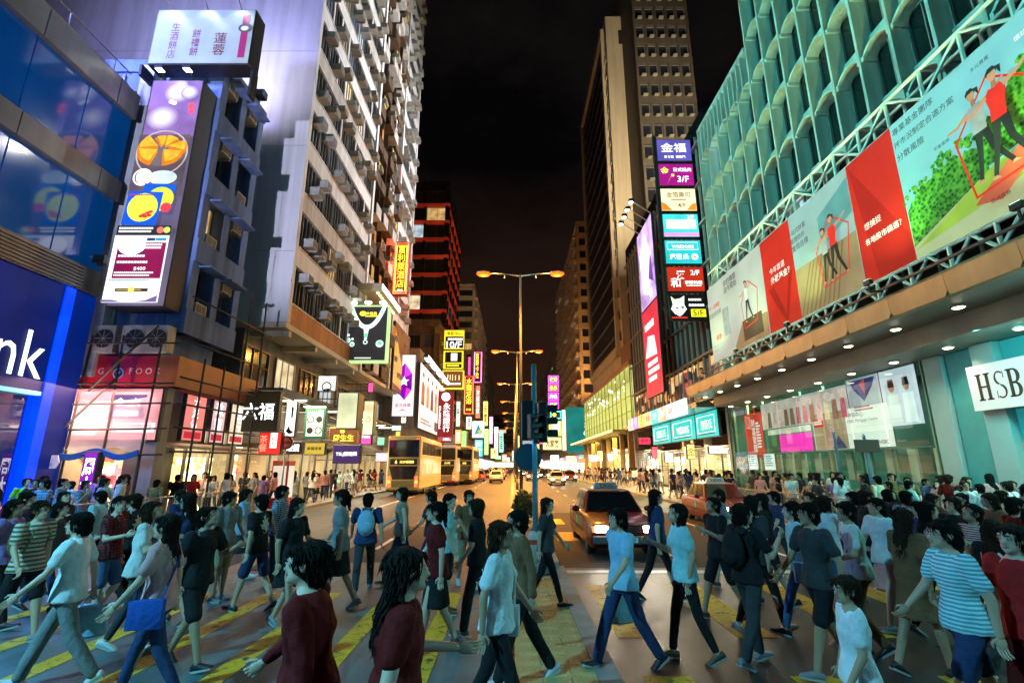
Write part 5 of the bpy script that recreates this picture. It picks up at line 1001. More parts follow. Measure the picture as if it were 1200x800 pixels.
for i, (x, z) in enumerate(pro): v += [(x*1.0, -outr, z), (x, .22, z), (x*1.06, .22, z+th), (x*1.06, -outr, z+th)]
for i in range(NA):
    a, b = 4*i, 4*(i+1); f += [(a, a+1, b+1, b), (a+2, a+3, b+3, b+2), (a+3, a, b, b+3)]
f += [(0, 3, 2, 1), (4*NA, 4*NA+1, 4*NA+2, 4*NA+3)]
arch.add(v, f); arch.box(-hw-.09, -outr-.05, -.16, -hw+.05, .2, .04); arch.box(hw-.05, -outr-.05, -.16, hw+.09, .2, .04); arch.box(-hw-.04, -.02, .30, hw+.04, .24, .62)
arch_me = arch.mesh('arched_hood', conc)
finm = MB(); finm.prism([(-.06, -.40), (.06, -.40), (.09, .3), (-.09, .3)], 'z', 0, RH-.001); fin_me = finm.mesh('fin', conc)
bay = MB(); bay.box(-hw-.05, .12, 0, hw+.05, .26, .40); bay_me = bay.mesh('sill_panel', conc)
teal_pane = M('office_pane', (.008, .014, .014), .08, spec=.8, var=.4)
rnd = random.Random(3)
for r in range(NR):
    z = 9.2 + r*RH
    for c in range(19):
        y = RY1 - .3 - MW*(c+.5)
        if r >= 5 and c < 5:  # set-back top of the far end: a screen of plain fins
            if r == 5 and False: pass
            continue
        put('arched_hood', arch_me, r1, (FX+.1, y, z+RH-.66), RR); put('sill_panel', bay_me, r1, (FX+.1, y, z), RR)
        lit = rnd.random() < .06
        window(r1, (FX+.38, y, z+.40), RR, MW-.2, RH-.80, pane_lit[2] if lit else teal_pane, 1)
    for c in range(20):
        y = RY1 - .3 - MW*c
        if r >= 5 and c < 5: continue
        put('fin', fin_me, r1, (FX+.1, y, z), RR)
sf = MB().box(-.05, -.25, 0, .05, .2, 2.45).mesh('screen_fin', conc)
for k in range(13): put('screen_fin', sf, r1, (FX+.05, RY1-.1-k*.56, 22.95), RR)
MB().box(FX-.15, RY1-7.3, 25.3, FX+.3, RY1+.1, 25.6).build('screen_cap', conc, r1)
CX_ = 11.1
# row of floodlights that lights the bays from the canopy roof
for k in range(6):
    y = 5 + k*4.6; fo_ = MB(); fo_.box(-.13, -.06, -.12, .13, .06, .02); fo_.box(-.02, -.02, -.3, .02, .02, -.12); o = fo_.build('facade_floodlight', darks, r1, (CX_-.25, y, 7.6), RR); MB().box(-.11, -.05, .022, .11, .05, .03).build('lens', E((.35, 1, .8), 4, 0), o, (CX_-.25, y, 7.6), RR); MB().box(-.02, -.02, -.36, .02, .4, -.30).build('bracket', darks, o, (CX_-.25, y, 7.6), RR)
    lamp('SPOT', o, (CX_-.35, y, 7.8), 1500, (.62, 1, .40), .2, aim=(FX+.4, y+1.5, 23), angle=110, blend=1)
# billboard on its white truss
TXB = 12.3; BZ0, BZ1 = 8.15, 12.75
tr = thing('billboard_truss', 'white lattice truss carrying the long bank billboard above the canopy', 'truss', (TXB+.4, 18, 7.3)); trm = M('truss_white', (.80, .82, .74), .5, .2, var=.15)
def bar(a, b, r=.055, nm='truss_bar'): MB().tube([a, b], r, 6).build(nm, trm, tr)
for x in (TXB+.22, TXB+.85):
    for z in (12.95, 13.95): bar((x, 3, z), (x, 29.6, z), .06, 'truss_chord')
n = 19
for k in range(n):
    y0, y1 = 3 + k*1.4, 3 + (k+1)*1.4; x = TXB+.22
    bar((x, y0, 12.95), (x, y0, 13.95), .06); bar((x, y0, 12.95), (x, y1, 13.95), .055) if k % 2 else bar((x, y0, 13.95), (x, y1, 12.95), .055)
    bar((x, y0, 13.95), (TXB+.85, y0, 13.95), .04); bar((TXB+.85, y0, 7.3), (TXB+.85, y0, 13.95), .05)
    bar((x-.3, y0, 7.3), (x-.3, y0, 8.1), .06); bar((x-.3, y0, 7.4), (x-.3, (y0+y1)/2, 8.1), .05); bar((x-.3, (y0+y1)/2, 8.1), (x-.3, y1, 7.4), .05)
def board(y0, y1, label, face, els, nm='bank_billboard'): return street_sign(nm, label, 'r', TXB, y0, y1, BZ0, BZ1, face, els, 'billboard', .12, trm, .012)
redF = E((.72, .025, .015), .62, .18, .6); wtx = E((1, .97, .92), .95, 0); btx = M('print_dark', (.02, .025, .03), .7)
skin_p = E((.75, .38, .22), .55, .2, 3); redp = E((.85, .03, .02), .7, .2, 2); blkp = M('print_black', (.01, .012, .012), .7); greyp = E((.5, .55, .55), .5, .3, 3)
def person_print(x, z, s, top, lean=0.0, arms=1):
    L = lambda pts: [(x + (a + lean*b)*s, z + b*s) for a, b in pts]; sk2 = E((.50, .22, .12), .5, .2, 3); leg = E((.03, .035, .035), .4, .4, 4)
    return [('poly', L([(-.23, .02), (-.17, .0), (-.07, .40), (.0, .74), (-.12, .78), (-.15, .42)]), blkp), ('poly', L([(.27, .03), (.33, .05), (.14, .44), (.10, .78), (-.03, .78), (.05, .42)]), leg), ('poly', L([(-.25, .0), (-.12, -.01), (-.17, .04), (-.23, .05)]), skin_p), ('poly', L([(.26, .02), (.38, .02), (.33, .07), (.28, .06)]), skin_p),
            ('poly', L([(-.045, 1.18), (.03, 1.18), (.025, 1.28), (-.035, 1.28)]), sk2), ('poly', L([(-.12, .74), (.09, .74), (.10, .92), (.135, 1.10), (.07, 1.19), (.0, 1.17), (-.09, 1.19), (-.15, 1.10), (-.11, .92)]), top), ('poly', L([(-.14, 1.15), (-.12, 1.08), (-.32, .99), (-.50, 1.00), (-.50, 1.035), (-.32, 1.045)]), skin_p), ('poly', L([(.10, 1.16), (.12, 1.09), (.30, 1.15), (.48, 1.27), (.47, 1.30), (.28, 1.20)]), skin_p),
            ('disc', x+(-.005+lean*1.3)*s, z+1.345*s, .062*s, .085*s, skin_p), ('poly', L([(-.07, 1.34), (-.05, 1.38), (.05, 1.39), (.065, 1.33), (.075, 1.40), (.03, 1.455), (-.04, 1.45), (-.08, 1.40)]), blkp), ('poly', L([(.055, 1.42), (.13, 1.40), (.12, 1.28), (.09, 1.33)]), blkp)]
def penta(x, z, s, m, t=.017):
    pts = [(x-.5*s, z), (x+.4*s, z+.1*s), (x+.62*s, z+1.15*s), (x+.02*s, z+1.62*s), (x-.62*s, z+.95*s)]; els = []
    for i in range(5):
        a, b = Vector(pts[i]), Vector(pts[(i+1) % 5]); d = (b-a).normalized(); q = Vector((-d.y, d.x))*t*s; els.append(('poly', [tuple(a-d*t*s-q), tuple(b+d*t*s-q), tuple(b+d*t*s+q), tuple(a-d*t*s+q)], m))
    return els
def leafprint():
    if 'leaf_print' in MATS: return MATS['leaf_print']
    m = E((.05, .22, .04), .36, 0); m2 = m.copy(); m2.name = 'leaf_print'; MATS['leaf_print'] = m2; n = m2.node_tree.nodes; l = m2.node_tree.links.new; b_ = n['Principled BSDF']; tc = n.new('ShaderNodeTexCoord'); z = n.new('ShaderNodeTexVoronoi'); z.inputs['Scale'].default_value = 9; z2 = n.new('ShaderNodeTexNoise'); z2.inputs['Scale'].default_value = 3.5; z2.inputs['Detail'].default_value = 9; z2.inputs['Roughness'].default_value = .75
    ad_ = n.new('ShaderNodeMath'); ad_.operation = 'MULTIPLY'; r_ = n.new('ShaderNodeValToRGB'); e = r_.color_ramp.elements; e[0].position = .08; e[0].color = (.004, .03, .008, 1); e[1].position = .42; e[1].color = (.11, .32, .04, 1); q = r_.color_ramp.elements.new(.22); q.color = (.03, .17, .02, 1)
    l(tc.outputs['Object'], z.inputs['Vector']); l(tc.outputs['Object'], z2.inputs['Vector']); l(z.outputs['Distance'], ad_.inputs[0]); l(z2.outputs['Fac'], ad_.inputs[1]); l(ad_.outputs[0], r_.inputs['Fac']); l(r_.outputs['Color'], b_.inputs['Emission Color']); l(r_.outputs['Color'], b_.inputs['Base Color']); return m2
def park(w, h):
    x0 = -w/2; els = [('rect', -w/2+.02, h*.32, w/2-.02, h-.02, E((.28, .72, .78), .62, .22, .25)), ('poly', [(x0+.02, .02), (w/2-.02, .02), (w/2-.02, h*.42), (x0+.02, h*.2)], E((.62, .72, .38), .60, .2, .5)), ('poly', [(x0+.02, h*.06), (x0+w*.35, h*.30), (w/2-.02, h*.48), (w/2-.02, h*.34), (x0+w*.3, h*.12)], E((.42, .68, .08), .55, .3, 1))]
    r = random.Random(5); lf = leafprint()
    bush = lambda x_a, x_b, lo, hi, n: [(x_a + (x_b-x_a)*i/n, lo(i/n)) for i in range(n+1)] + [(x_b - (x_b-x_a)*i/n, hi(1-i/n) + r.uniform(-.10, .10)) for i in range(n+1)]
    els.append(('poly', bush(x0+.05, x0+w*.34, lambda u: h*(.09+.20*u), lambda u: h*(.36+.10*math.sin(u*3.1)+.06*u), 26), lf))
    els.append(('poly', bush(x0+w*.30, x0+w*.47, lambda u: h*(.30+.04*u), lambda u: h*(.40+.30*u**.7), 18), lf))
    els.append(('poly', bush(x0+w*.44, w/2-.03, lambda u: h*(.36+.05*u), lambda u: h*(.66+.27*min(1, u*1.6)), 30), lf))
    for k in range(60):
        u = r.random(); side_ = r.random() < .5; x = x0 + .1 + u*w*.40 if side_ else x0 + w*(.43+.55*u); z = (h*(.38+.10*math.sin(u*3.1)+.08*u) if side_ else h*(.64+.27*min(1, u*1.6))) + r.uniform(-.12, .06); s = r.uniform(.05, .12); els.append(('poly', [(min(w/2-.03, x + s*math.cos(R(q))*r.uniform(.6, 1.3)), min(h-.04, z + s*math.sin(R(q))*r.uniform(.6, 1.2))) for q in range(0, 360, 40)], lf))
    px_ = x0 + w*.415; els += [('poly', [(px_-.9, h*.10), (px_-.2, h*.06), (px_+1.35, h*.30), (px_+.6, h*.31)], E((.75, .15, .08), .6))]
    els += penta(px_+.1, h*.14, 1.75, redp) + person_print(px_-.20, h*.20, 1.75, greyp, -.03) + person_print(px_+.22, h*.17, 1.9, redp, .06)
    tx = x0 + w*.165
    els += [('text', '專業基金團隊', tx, h*.86, 1.5, None, btx, .01), ('text', '按市況制定合適方案', tx+.28, h*.765, 2.1, None, btx, .01), ('text', '分散風險', tx-.25, h*.67, 1.0, None, btx, .01), ('text', '環球股票', px_+1.35, h*.80, .6, None, wtx, .01), ('text', '平衡風險', px_-1.25, h*.55, .5, None, btx, .01), ('text', '多元資產', px_+.2, h*.83, .5, None, btx, .01), ('text', '亞洲債券', px_-.1, h*.06, .5, None, btx, .01)]
    return els
board(6.0, 13.9, 'billboard panel of a couple exercising on a lawn under a cyan sky', E((.28, .72, .78), .6), park)
board(13.905, 16.1, 'plain red billboard panel with a white question beside the lawn picture', redF, lambda w, h: [('poly', [(-w*.45, h*.98), (w*.48, h*.2), (w*.48, .03), (-w*.2, .03)], E((.58, .015, .01), .55, .2, .6)), ('text', '想捕捉', -w*.14, h*.43, w*.36, None, wtx, 0), ('text', '各地股市機遇？', w*.02, h*.31, w*.74, None, wtx, .015)])
def studio(w, h):
    x0 = -w/2; els = [('rect', x0+.02, .02, w/2-.02, h*.46, E((.50, .36, .18), .5, .3, .7)), ('rect', x0+.02, h*.46, w/2-.02, h-.02, E((.42, .60, .62), .5, .25, .5)), ('poly', [(0, h*.5), (w/2-.02, h*.62), (w/2-.02, h*.92), (0, h*.78)], E((.16, .42, .45), .5, .3, 1))]
    for k in range(9): els.append(('poly', [(x0+.05+k*.3, .03), (x0+.13+k*.3, .03), (x0+w*.3+k*.26, h*.45), (x0+w*.28+k*.26, h*.45)], E((.34, .22, .09), .45)))
    els += penta(.72, h*.15, 1.6, redp) + person_print(.30, h*.18, 1.5, greyp) + person_print(.85, h*.16, 1.75, redp, .03)
    return els + [('text', '一站式財富', -w*.30, h*.80, w*.32, None, btx, .01), ('text', '管理助你', -w*.30, h*.72, w*.26, None, btx, .01), ('text', '實現目標', -w*.27, h*.64, w*.30, None, btx, .01)]
board(16.105, 20.0, 'billboard panel of two people training in a wooden-floored studio', E((.4, .5, .5), .5), studio)
board(20.005, 22.6, 'red billboard panel with faint white lettering between two pictures', redF, lambda w, h: [('poly', [(-w*.4, h*.45), (-w*.2, h*.45), (w*.1, h*.12), (w*.3, h*.5), (w*.42, h*.5), (w*.1, .03)], E((.55, .012, .01), .5)), ('text', '今年首選', -w*.02, h*.62, w*.5, None, wtx, 0), ('text', '外匯基金？', w*.05, h*.52, w*.62, None, wtx, .015)])
def gym(w, h):
    x0 = -w/2; els = [('rect', x0+.02, .02, w/2-.02, h-.02, E((.62, .62, .58), .62, .2, .4)), ('poly', [(x0+w*.42, .02), (w/2-.02, .02), (w/2-.02, h*.25), (x0+w*.62, h*.3)], E((.45, .30, .15), .5, .3, 1)), ('rect', x0+w*.62, .3, x0+w*.92, h*.3, E((.12, .08, .06), .4)), ('rect', x0+w*.28, h*.25, x0+w*.40, h*.6, E((.42, .45, .48), .5, .4, 2))]
    els += penta(x0+w*.77, h*.2, 1.45, redp) + person_print(x0+w*.74, h*.26, 1.5, E((.8, .8, .78), .6))
    return els + [('text', '每一個轉變', x0+w*.16, h*.70, w*.22, None, E((.7, .05, .03), .6), .015), ('text', '都值得信賴', x0+w*.16, h*.60, w*.25, None, btx, 0), ('lines', x0+w*.05, h*.1, x0+w*.3, h*.2, 2, greyp), ('text', '匯豐', x0+w*.2, h*.28, w*.1, None, E((.7, .05, .03), .6)), ('text', '你的轉變\n由今開始', x0+w*.5, h*.84, w*.24, None, btx)]
board(22.605, 29.4, 'pale billboard panel of one person stretching in a gym', E((.62, .62, .58), .6), gym)
# canopy: copper-lit fascia panels, soffit, downlights
CX = 11.3; cop = M('canopy_fascia_metal', (.50, .36, .22), .38, .55, var=.2, scale=.5, dirt=.15)
fp = MB(); fp.prism([(-.0, 6.42), (.12, 6.38), (.05, 7.05), (.5, 7.32), (.9, 7.30), (.9, 6.5)], 'y', -.985, .985)
fpm = fp.mesh('fascia_panel', cop)
for k in range(18): put('fascia_panel', fpm, r1, (CX, -2.6+k*1.98, 0))
MB().box(CX+.9, -4, 7.0, FX+1.0, 32, 7.25).build('canopy_roof', M('canopy_roof_felt', (.05, .05, .05), .9), r1)
sof = M('soffit_dark', (.16, .15, .12), .35, .2, var=.2); MB().box(CX+.15, -4, 6.42, CX+1.75, 32, 6.5).build('soffit', sof, r1)
MB().box(CX+1.75, -4, 5.82, GX+.2, 32, 6.5).build('inner_soffit', M('soffit_pale', (.26, .25, .20), .5, var=.15), r1)
MB().box(CX+.05, 3, 7.36, CX+.12, 30, 7.43).build('gutter_pipe', M('gutter_dark', (.03, .05, .06), .4), r1)
for k in range(14):
    y = 1.5 + k*2.3
    for x, z, p in ((CX+1.0, 6.41, 95), (GX-.75, 5.81, 130)):
        d = MB(); d.tube([(x, y, z), (x, y, z-.05)], .17, 16); o = d.build('downlight', M('downlight_ring', (.6, .58, .5), .3, .6), r1)
        l_ = MB(); l_.tube([(x, y, z-.052), (x, y, z-.075)], [.14, .10], 16); l_.build('lens', E((1, .86, .52), 9, 0), o)
        if k % 2 == 0: lamp('SPOT', o, (x, y, z-.12), p*2.0, (1, .82, .50), .14, aim=(x, y, 0), angle=130, blend=.8)
for k in range(3): lamp('SPOT', r1, (CX-.9, 8+k*8.5, 4.2), 260, (1, .42, .10), .2, aim=(CX, 8+k*8.5, 6.9), angle=120, blend=1) if False else None
# ground floor: glass hall with posters, then the bank front
gtint = glass('arcade_glass', (.72, .92, .86), .04)
MB().box(GX+2.6, 16.9, .13, GX+2.8, 33.4, 6.3).build('hall_back_wall', M('hall_back_teal', (.06, .17, .15), .7), r1); MB().box(GX+.1, 33.4, .13, GX+2.8, 33.7, 6.4).build('hall_end_wall', M('hall_back_teal', (.06, .17, .15), .7), r1)
MB().box(GX+.2, 16.9, 5.82, GX+2.8, 33.6, 6.3).build('hall_ceiling', M('hall_ceiling', (.5, .55, .6), .6), r1)
lamp('AREA', r1, (GX+1.5, 24, 5.7), 330, (.6, 1, .8), 4, aim=(GX+1.0, 24, 0)); lamp('AREA', r1, (GX+1.5, 30, 5.7), 300, (1, .85, .5), 3, aim=(GX+1.0, 30, 0))
MB().box(GX+2.2, 17, 1.0, GX+2.35, 31, 1.9).build('counter', M('counter_teal', (.05, .3, .26), .4), r1)
pm = MB().box(-.06, -.03, .13, .06, .03, 5.82).mesh('glass_fin', M('glass_fin_edge', (.25, .40, .28), .2, .2))
for k in range(9): put('glass_fin', pm, r1, (GX+.22, 17.6+k*1.95, 0))
for k in range(8): p_ = MB(); p_.quad((GX, 17.65+k*1.95, .2), (GX, 19.5+k*1.95, .2), (GX, 19.5+k*1.95, 5.8), (GX, 17.65+k*1.95, 5.8)); p_.build('glass_panel', gtint, r1)
wp = MB().box(-.05, -.2, 1.55, .05, .2, 2.75).mesh('white_panel', M('white_panel', (.62, .58, .48), .5))
for k in range(13): o = put('white_panel', wp, r1, (GX+.5, 17.9+k*1.2, 0))
for k in range(3): MB().box(GX-.1, 17.6, [.13, 1.48, 2.78][k], GX+.04, 33.4, [.25, 1.54, 2.82][k]).build('transom', M('transom_teal', (.08, .22, .2), .4, .4), r1)
for z in (7.4, 8.1): bar((TXB-.08, 3, z), (TXB-.08, 29.6, z), .06, 'truss_chord')
# posters hung inside the glass
PXX = GX + .09
def poster(y0, y1, z0, z1, label, face, els=()): street_sign('window_poster', label, 'r', PXX, y0, y1, z0, z1, face, els, 'poster', .03, border=.004)
def crowdprint(w, h):
    r = random.Random(11); els = []
    for k in range(13): x = -w/2 + .3 + k*(w-.5)/12; c = r.choice([(.85, .85, .9), (.6, .15, .2), (.2, .25, .35), (.85, .55, .5), (.3, .15, .1), (.8, .75, .4)]); els += [('poly', [(x-.22, .04), (x+.2, .04), (x+.16, h*.62), (x-.15, h*.62)], E(c, .6, .4, 4)), ('disc', x, h*.75, .10, .14, E((.85, .55, .4), .7))]
    return els
poster(21.6, 29.3, 4.15, 5.6, 'long window poster of a row of dressed people', E((.75, .66, .6), .65, .3, 1), crowdprint)
poster(19.6, 21.55, 4.0, 5.75, 'grey window poster with a dark blue gem shape', E((.55, .56, .62), .7, .2), lambda w, h: [('poly', [(-w*.4, h*.95), (w*.4, h*.95), (w*.3, h*.75), (0, h*.42), (-w*.3, h*.75)], E((.03, .06, .25), .6, .5, 3)), ('poly', [(-w*.1, h*.85), (w*.1, h*.95), (w*.05, h*.6)], E((.8, .1, .1), .7)), ('lines', -w*.35, h*.2, w*.3, h*.34, 2, E((.6, .1, .1), .6))])
poster(17.75, 19.55, 3.6, 5.75, 'window poster of two people in white', E((.72, .75, .85), .85, .2), lambda w, h: [e for x, c in ((-w*.2, (.9, .88, .85)), (w*.22, (.95, .95, .95))) for e in (('poly', [(x-.3, .1), (x+.3, .1), (x+.28, h*.55), (x-.25, h*.55)], E(c, .9, .2)), ('disc', x, h*.68, .15, .2, skin_p), ('poly', [(x-.17, h*.68), (x+.17, h*.68), (x+.13, h*.82), (x-.13, h*.82)], blkp))] )
poster(29.4, 31.5, 2.6, 5.2, 'red hanging window poster with white vertical lettering', E((.8, .06, .03), .75), lambda w, h: [('text', '財\n富\n管\n理', 0, h*.5, None, h*.75, wtx, .01), ('lines', w*.15, h*.2, w*.4, h*.8, 9, wtx)])
poster(24.6, 27.6, 2.85, 3.75, 'magenta glowing panel inside the bank hall', E((1, .03, .45), 1.2, .2))
poster(24.6, 28.8, 3.8, 4.1, 'pale strip poster above the magenta panel', E((.8, .75, .65), .7, .3))
def mortgage(w, h): return [('rect', -w*.49, .02, -w*.02, h-.02, E((.60, .40, .24), .6, .3)), ('rect', -w*.02, .02, w*.49, h-.02, E((.92, .90, .82), .85, .1)), ('rect', -w*.48, h*.62, -w*.33, h*.86, redp), ('lines', -w*.47, h*.68, -w*.35, h*.8, 2, wtx), ('poly', [(-w*.30, .03), (-w*.12, .03), (-w*.18, h*.45), (-w*.22, h*.7), (-w*.26, h*.45)], E((.75, .4, .38), .6)), ('disc', -w*.22, h*.78, .09, .14, skin_p), ('poly', [(-w*.24, .03), (-w*.04, .03), (-w*.14, h*.36)], E((.02, .08, .22), .5)), ('text', '按揭中心', w*.12, h*.82, w*.18, None, btx, .01), ('text', 'HSBC Mortgage Centre', w*.19, h*.66, w*.36, None, btx, .0), ('text', 'HSBC', w*.40, h*.12, w*.10, None, btx, .02), ('poly', [(w*.31, h*.12), (w*.33, h*.17), (w*.35, h*.12), (w*.33, h*.07)], redp)]
poster(19.3, 24.4, 2.85, 4.55, 'large cream and brown mortgage poster in the bank window', E((.9, .88, .8), .8), mortgage)
for i, (y, c) in enumerate(((31.0, (.8, .95, .85)), (29.0, (.85, .95, .9)))): poster(y-.6, y+.6, 1.9, 2.8, ['small pale green notice under the red poster', 'small pale notice beside the green one'][i], E(c, 1.0, .3), lambda w, h: [('lines', -w*.4, h*.2, w*.4, h*.9, 5, E((.1, .3, .4), .5))])
# bank front with pilasters
stone = M('bank_stone_panel', (.26, .38, .38), .4, var=.12, scale=.6); tealw = E((.03, .48, .50), .42, .2, .4)
MB().box(GX+.3, -5, .13, GX+1.0, 17.0, 5.8).build('bank_wall', M('bank_wall_teal', (.03, .26, .28), .45), r1)
for y0, y1, m_, px_ in ((16.55, 17.3, stone, .0), (15.35, 16.5, M('bank_wall_teal', (.03, .26, .28), .45), .12), (14.55, 15.3, stone, -.12), (12.4, 13.0, stone, -.12), (10.2, 10.8, stone, -.12), (8, 8.6, stone, -.12)): MB().box(GX+px_, y0, .13, GX+.6, y1, 5.8).build('pilaster', m_, r1, bevel=.02)
for y0, y1 in ((13.05, 14.5), (10.85, 12.35), (8.65, 10.15)):
    MB().box(GX+.1, y0, 4.95, GX+.3, y1, 5.78).build('transom_window', tealw, r1); MB().box(GX+.1, y0, 2.85, GX+.3, y1, 3.75).build('transom_window', tealw, r1)
    MB().box(GX+.08, y0+.02, .13, GX+.3, y0+.9, 2.8).build('red_door_panel', M('bank_red_panel', (.20, .012, .015), .4), r1); MB().box(GX+.06, y0+.92, .13, GX+.3, y1-.02, 2.8).build('door_window', E((.75, .62, .25), .6, .4, 2), r1)
    mb = MB(); t_ = thing('bank_notice', 'small white opening-hours print on the red bank panel at %s pilaster' % {13.05: 'the first', 10.85: 'the second', 8.65: 'the third'}[y0], 'notice', (GX+.07, y0+.45, 1.6), RR); draw(t_, [('lines', -.25, 0, .25, .55, 6, wtx)], .6, .6, -.01)
MB().box(GX+.0, 15.28, .3, GX+.06, 15.34, 5.7).build('light_edge', E((.2, .95, 1), 2.0, .2), r1)
hs = sign('bank_sign', 'white panel sign with large black serif bank letters', 'sign', (GX-.28, 12.55, 3.75), RR, 5.4, 1.36, .22, E((.80, .84, .80), .62, .08), [], M('sign_panel_edge', (.6, .62, .6), .4), back=False, border=.004)
mb = MB()
def serif(ch, x, h):
    w_, t_, s_ = h*.52, h*.13, h*.06; r_ = lambda a, b, c, d: mb.rect(x+a, b, x+c, d, -.13)
    if ch == 'H':
        for a in (0, w_-t_-.04): r_(a+.02, 0, a+.02+t_, h); r_(a-.03, 0, a+t_+.07, s_); r_(a-.03, h-s_, a+t_+.07, h)
        r_(.1, h*.47, w_-.1, h*.54)
    if ch == 'B':
        r_(.0, 0, t_+.0, h); r_(-.05, 0, t_+.05, s_); r_(-.05, h-s_, t_+.05, h)
        for cz, rr in ((h*.74, h*.26), (h*.26, h*.26)):
            v_ = []; f_ = []
            for i in range(13): a = R(-90+15*i); v_ += [(x+w_*.40+ (w_*.42)*math.cos(a), -.13, cz+rr*math.sin(a)), (x+w_*.40+(w_*.42-t_*1.05)*math.cos(a), -.13, cz+(rr-s_)*math.sin(a))]
            for i in range(12): f_.append((2*i, 2*i+1, 2*i+3, 2*i+2))
            mb.add(v_, f_); r_(t_, cz+rr-s_, w_*.42, cz+rr); r_(t_, cz-rr, w_*.42, cz-rr+s_)
    if ch == 'C':
        v_ = []; f_ = []
        for i in range(21): a = R(40+14*i); v_ += [(x+w_*.5+w_*.5*math.cos(a), -.13, h*.5+h*.51*math.sin(a)), (x+w_*.5+(w_*.5-t_*(.55-.5*math.cos(a)))*math.cos(a), -.13, h*.5+(h*.51-s_)*math.sin(a))]
        for i in range(20): f_.append((2*i, 2*i+1, 2*i+3, 2*i+2))
        mb.add(v_, f_); r_(w_*.86, h*.62, w_*.93, h*.95)
    if ch == 'S':
        v_ = []; f_ = []
        for i in range(33):
            u = i/32; 
            if u < .5: a = R(45 + 225*u*2); c = (w_*.42, h*.745); rx, rz = w_*.36, h*.255
            else: a = R(90 - 225*(u-.5)*2); c = (w_*.42, h*.255); rx, rz = w_*.38, h*.255
            tt = s_ + (t_*1.1-s_)*max(0, 1-abs(u-.5)*3.2); nx, nz_ = math.cos(a), math.sin(a); v_ += [(x+c[0]+(rx+tt*.15)*nx, -.13, c[1]+rz*nz_ + (tt*.0)), (x+c[0]+(rx-tt*.75)*nx, -.13, c[1]+(rz-s_)*nz_)]
        for i in range(32):
            if i != 15: f_.append((2*i, 2*i+1, 2*i+3, 2*i+2))
        mb.add(v_, f_); mb.poly([(x+w_*.12, h*.62), (x+w_*.30, h*.55), (x+w_*.78, h*.36), (x+w_*.62, h*.44), (x+w_*.5, h*.50), (x+w_*.2, h*.64)], -.131); r_(w_*.70, h*.72, w_*.76, h*.98); r_(w_*.06, h*.02, w_*.12, h*.30)
for i, ch in enumerate('HSBC'): serif(ch, -2.42 + [0, .54, .98, 1.46][i], .80)
me_letters = mb; o = mb.build('letters', M('sign_black', (.012, .011, .012), .4), hs, local=True); o.location.z = .28
lamp('AREA', r1, (GX-1.4, 12, 5.75), 520, (.18, 1, .95), 3, aim=(GX-.4, 12.3, 2.5)); lamp('AREA', r1, (GX-1.4, 6, 5.75), 450, (.2, 1, .95), 3, aim=(GX-1.8, 6.3, 0))
# ================================================================== R2: dark glass block with the stack of lit tenant signs
r2 = thing('dark_glass_block', 'dark glass block with white fins carrying a stack of lit signs', 'building', (20, 45, 0))
MB().box(15.2, 34.0, 6.4, 30, 61.5, 30).build('wall', M('dark_glass_wall', (.015, .016, .018), .15, spec=.8), r2)
vf = MB().box(-.04, -.16, 0, .04, 0, 21.5).mesh('fin', M('fin_white', (.42, .42, .40), .5, .3))
for k in range(22): put('fin', vf, r2, (15.2, 34.5+k*1.22, 7.0), RR)
for k in range(6): put('fin', vf, r2, (15.3+k*1.2, 34.0, 7.0), 0)
ledge = M('ledge_metal', (.25, .25, .24), .4, .5)
for z in (7.0, 10.4, 13.8, 17.2, 20.6, 24.0, 27.4): MB().box(14.85, 33.85, z, 15.2, 61.4, z+.16).build('floor_band', ledge, r2)
gl_ = goods('tenant_glow', [(.02, .02, .02), (.5, .25, .08), (.02, .02, .02), (.6, .4, .2), (.3, .05, .05), (.02, .02, .03)], .8, .9)
for k in range(8): MB().box(15.14, 35.0+k*3.2, 7.3, 15.195, 37.8+k*3.2, 10.2).build('tenant_window', gl_, r2)
MB().box(11.9, 36.4, 12.3, 12.15, 36.7, 29.2).build('sign_mast', darks, r2); MB().box(14.85, 36.4, 12.3, 15.2, 36.7, 29.2).build('sign_mast', darks, r2)
stk = [((165, 170, 210, 255), 0)]
SZ0, SZ1 = 12.75, 28.7; sh = (SZ1-SZ0)/7
Wt1 = E((1, 1, 1), 1.9, 0)
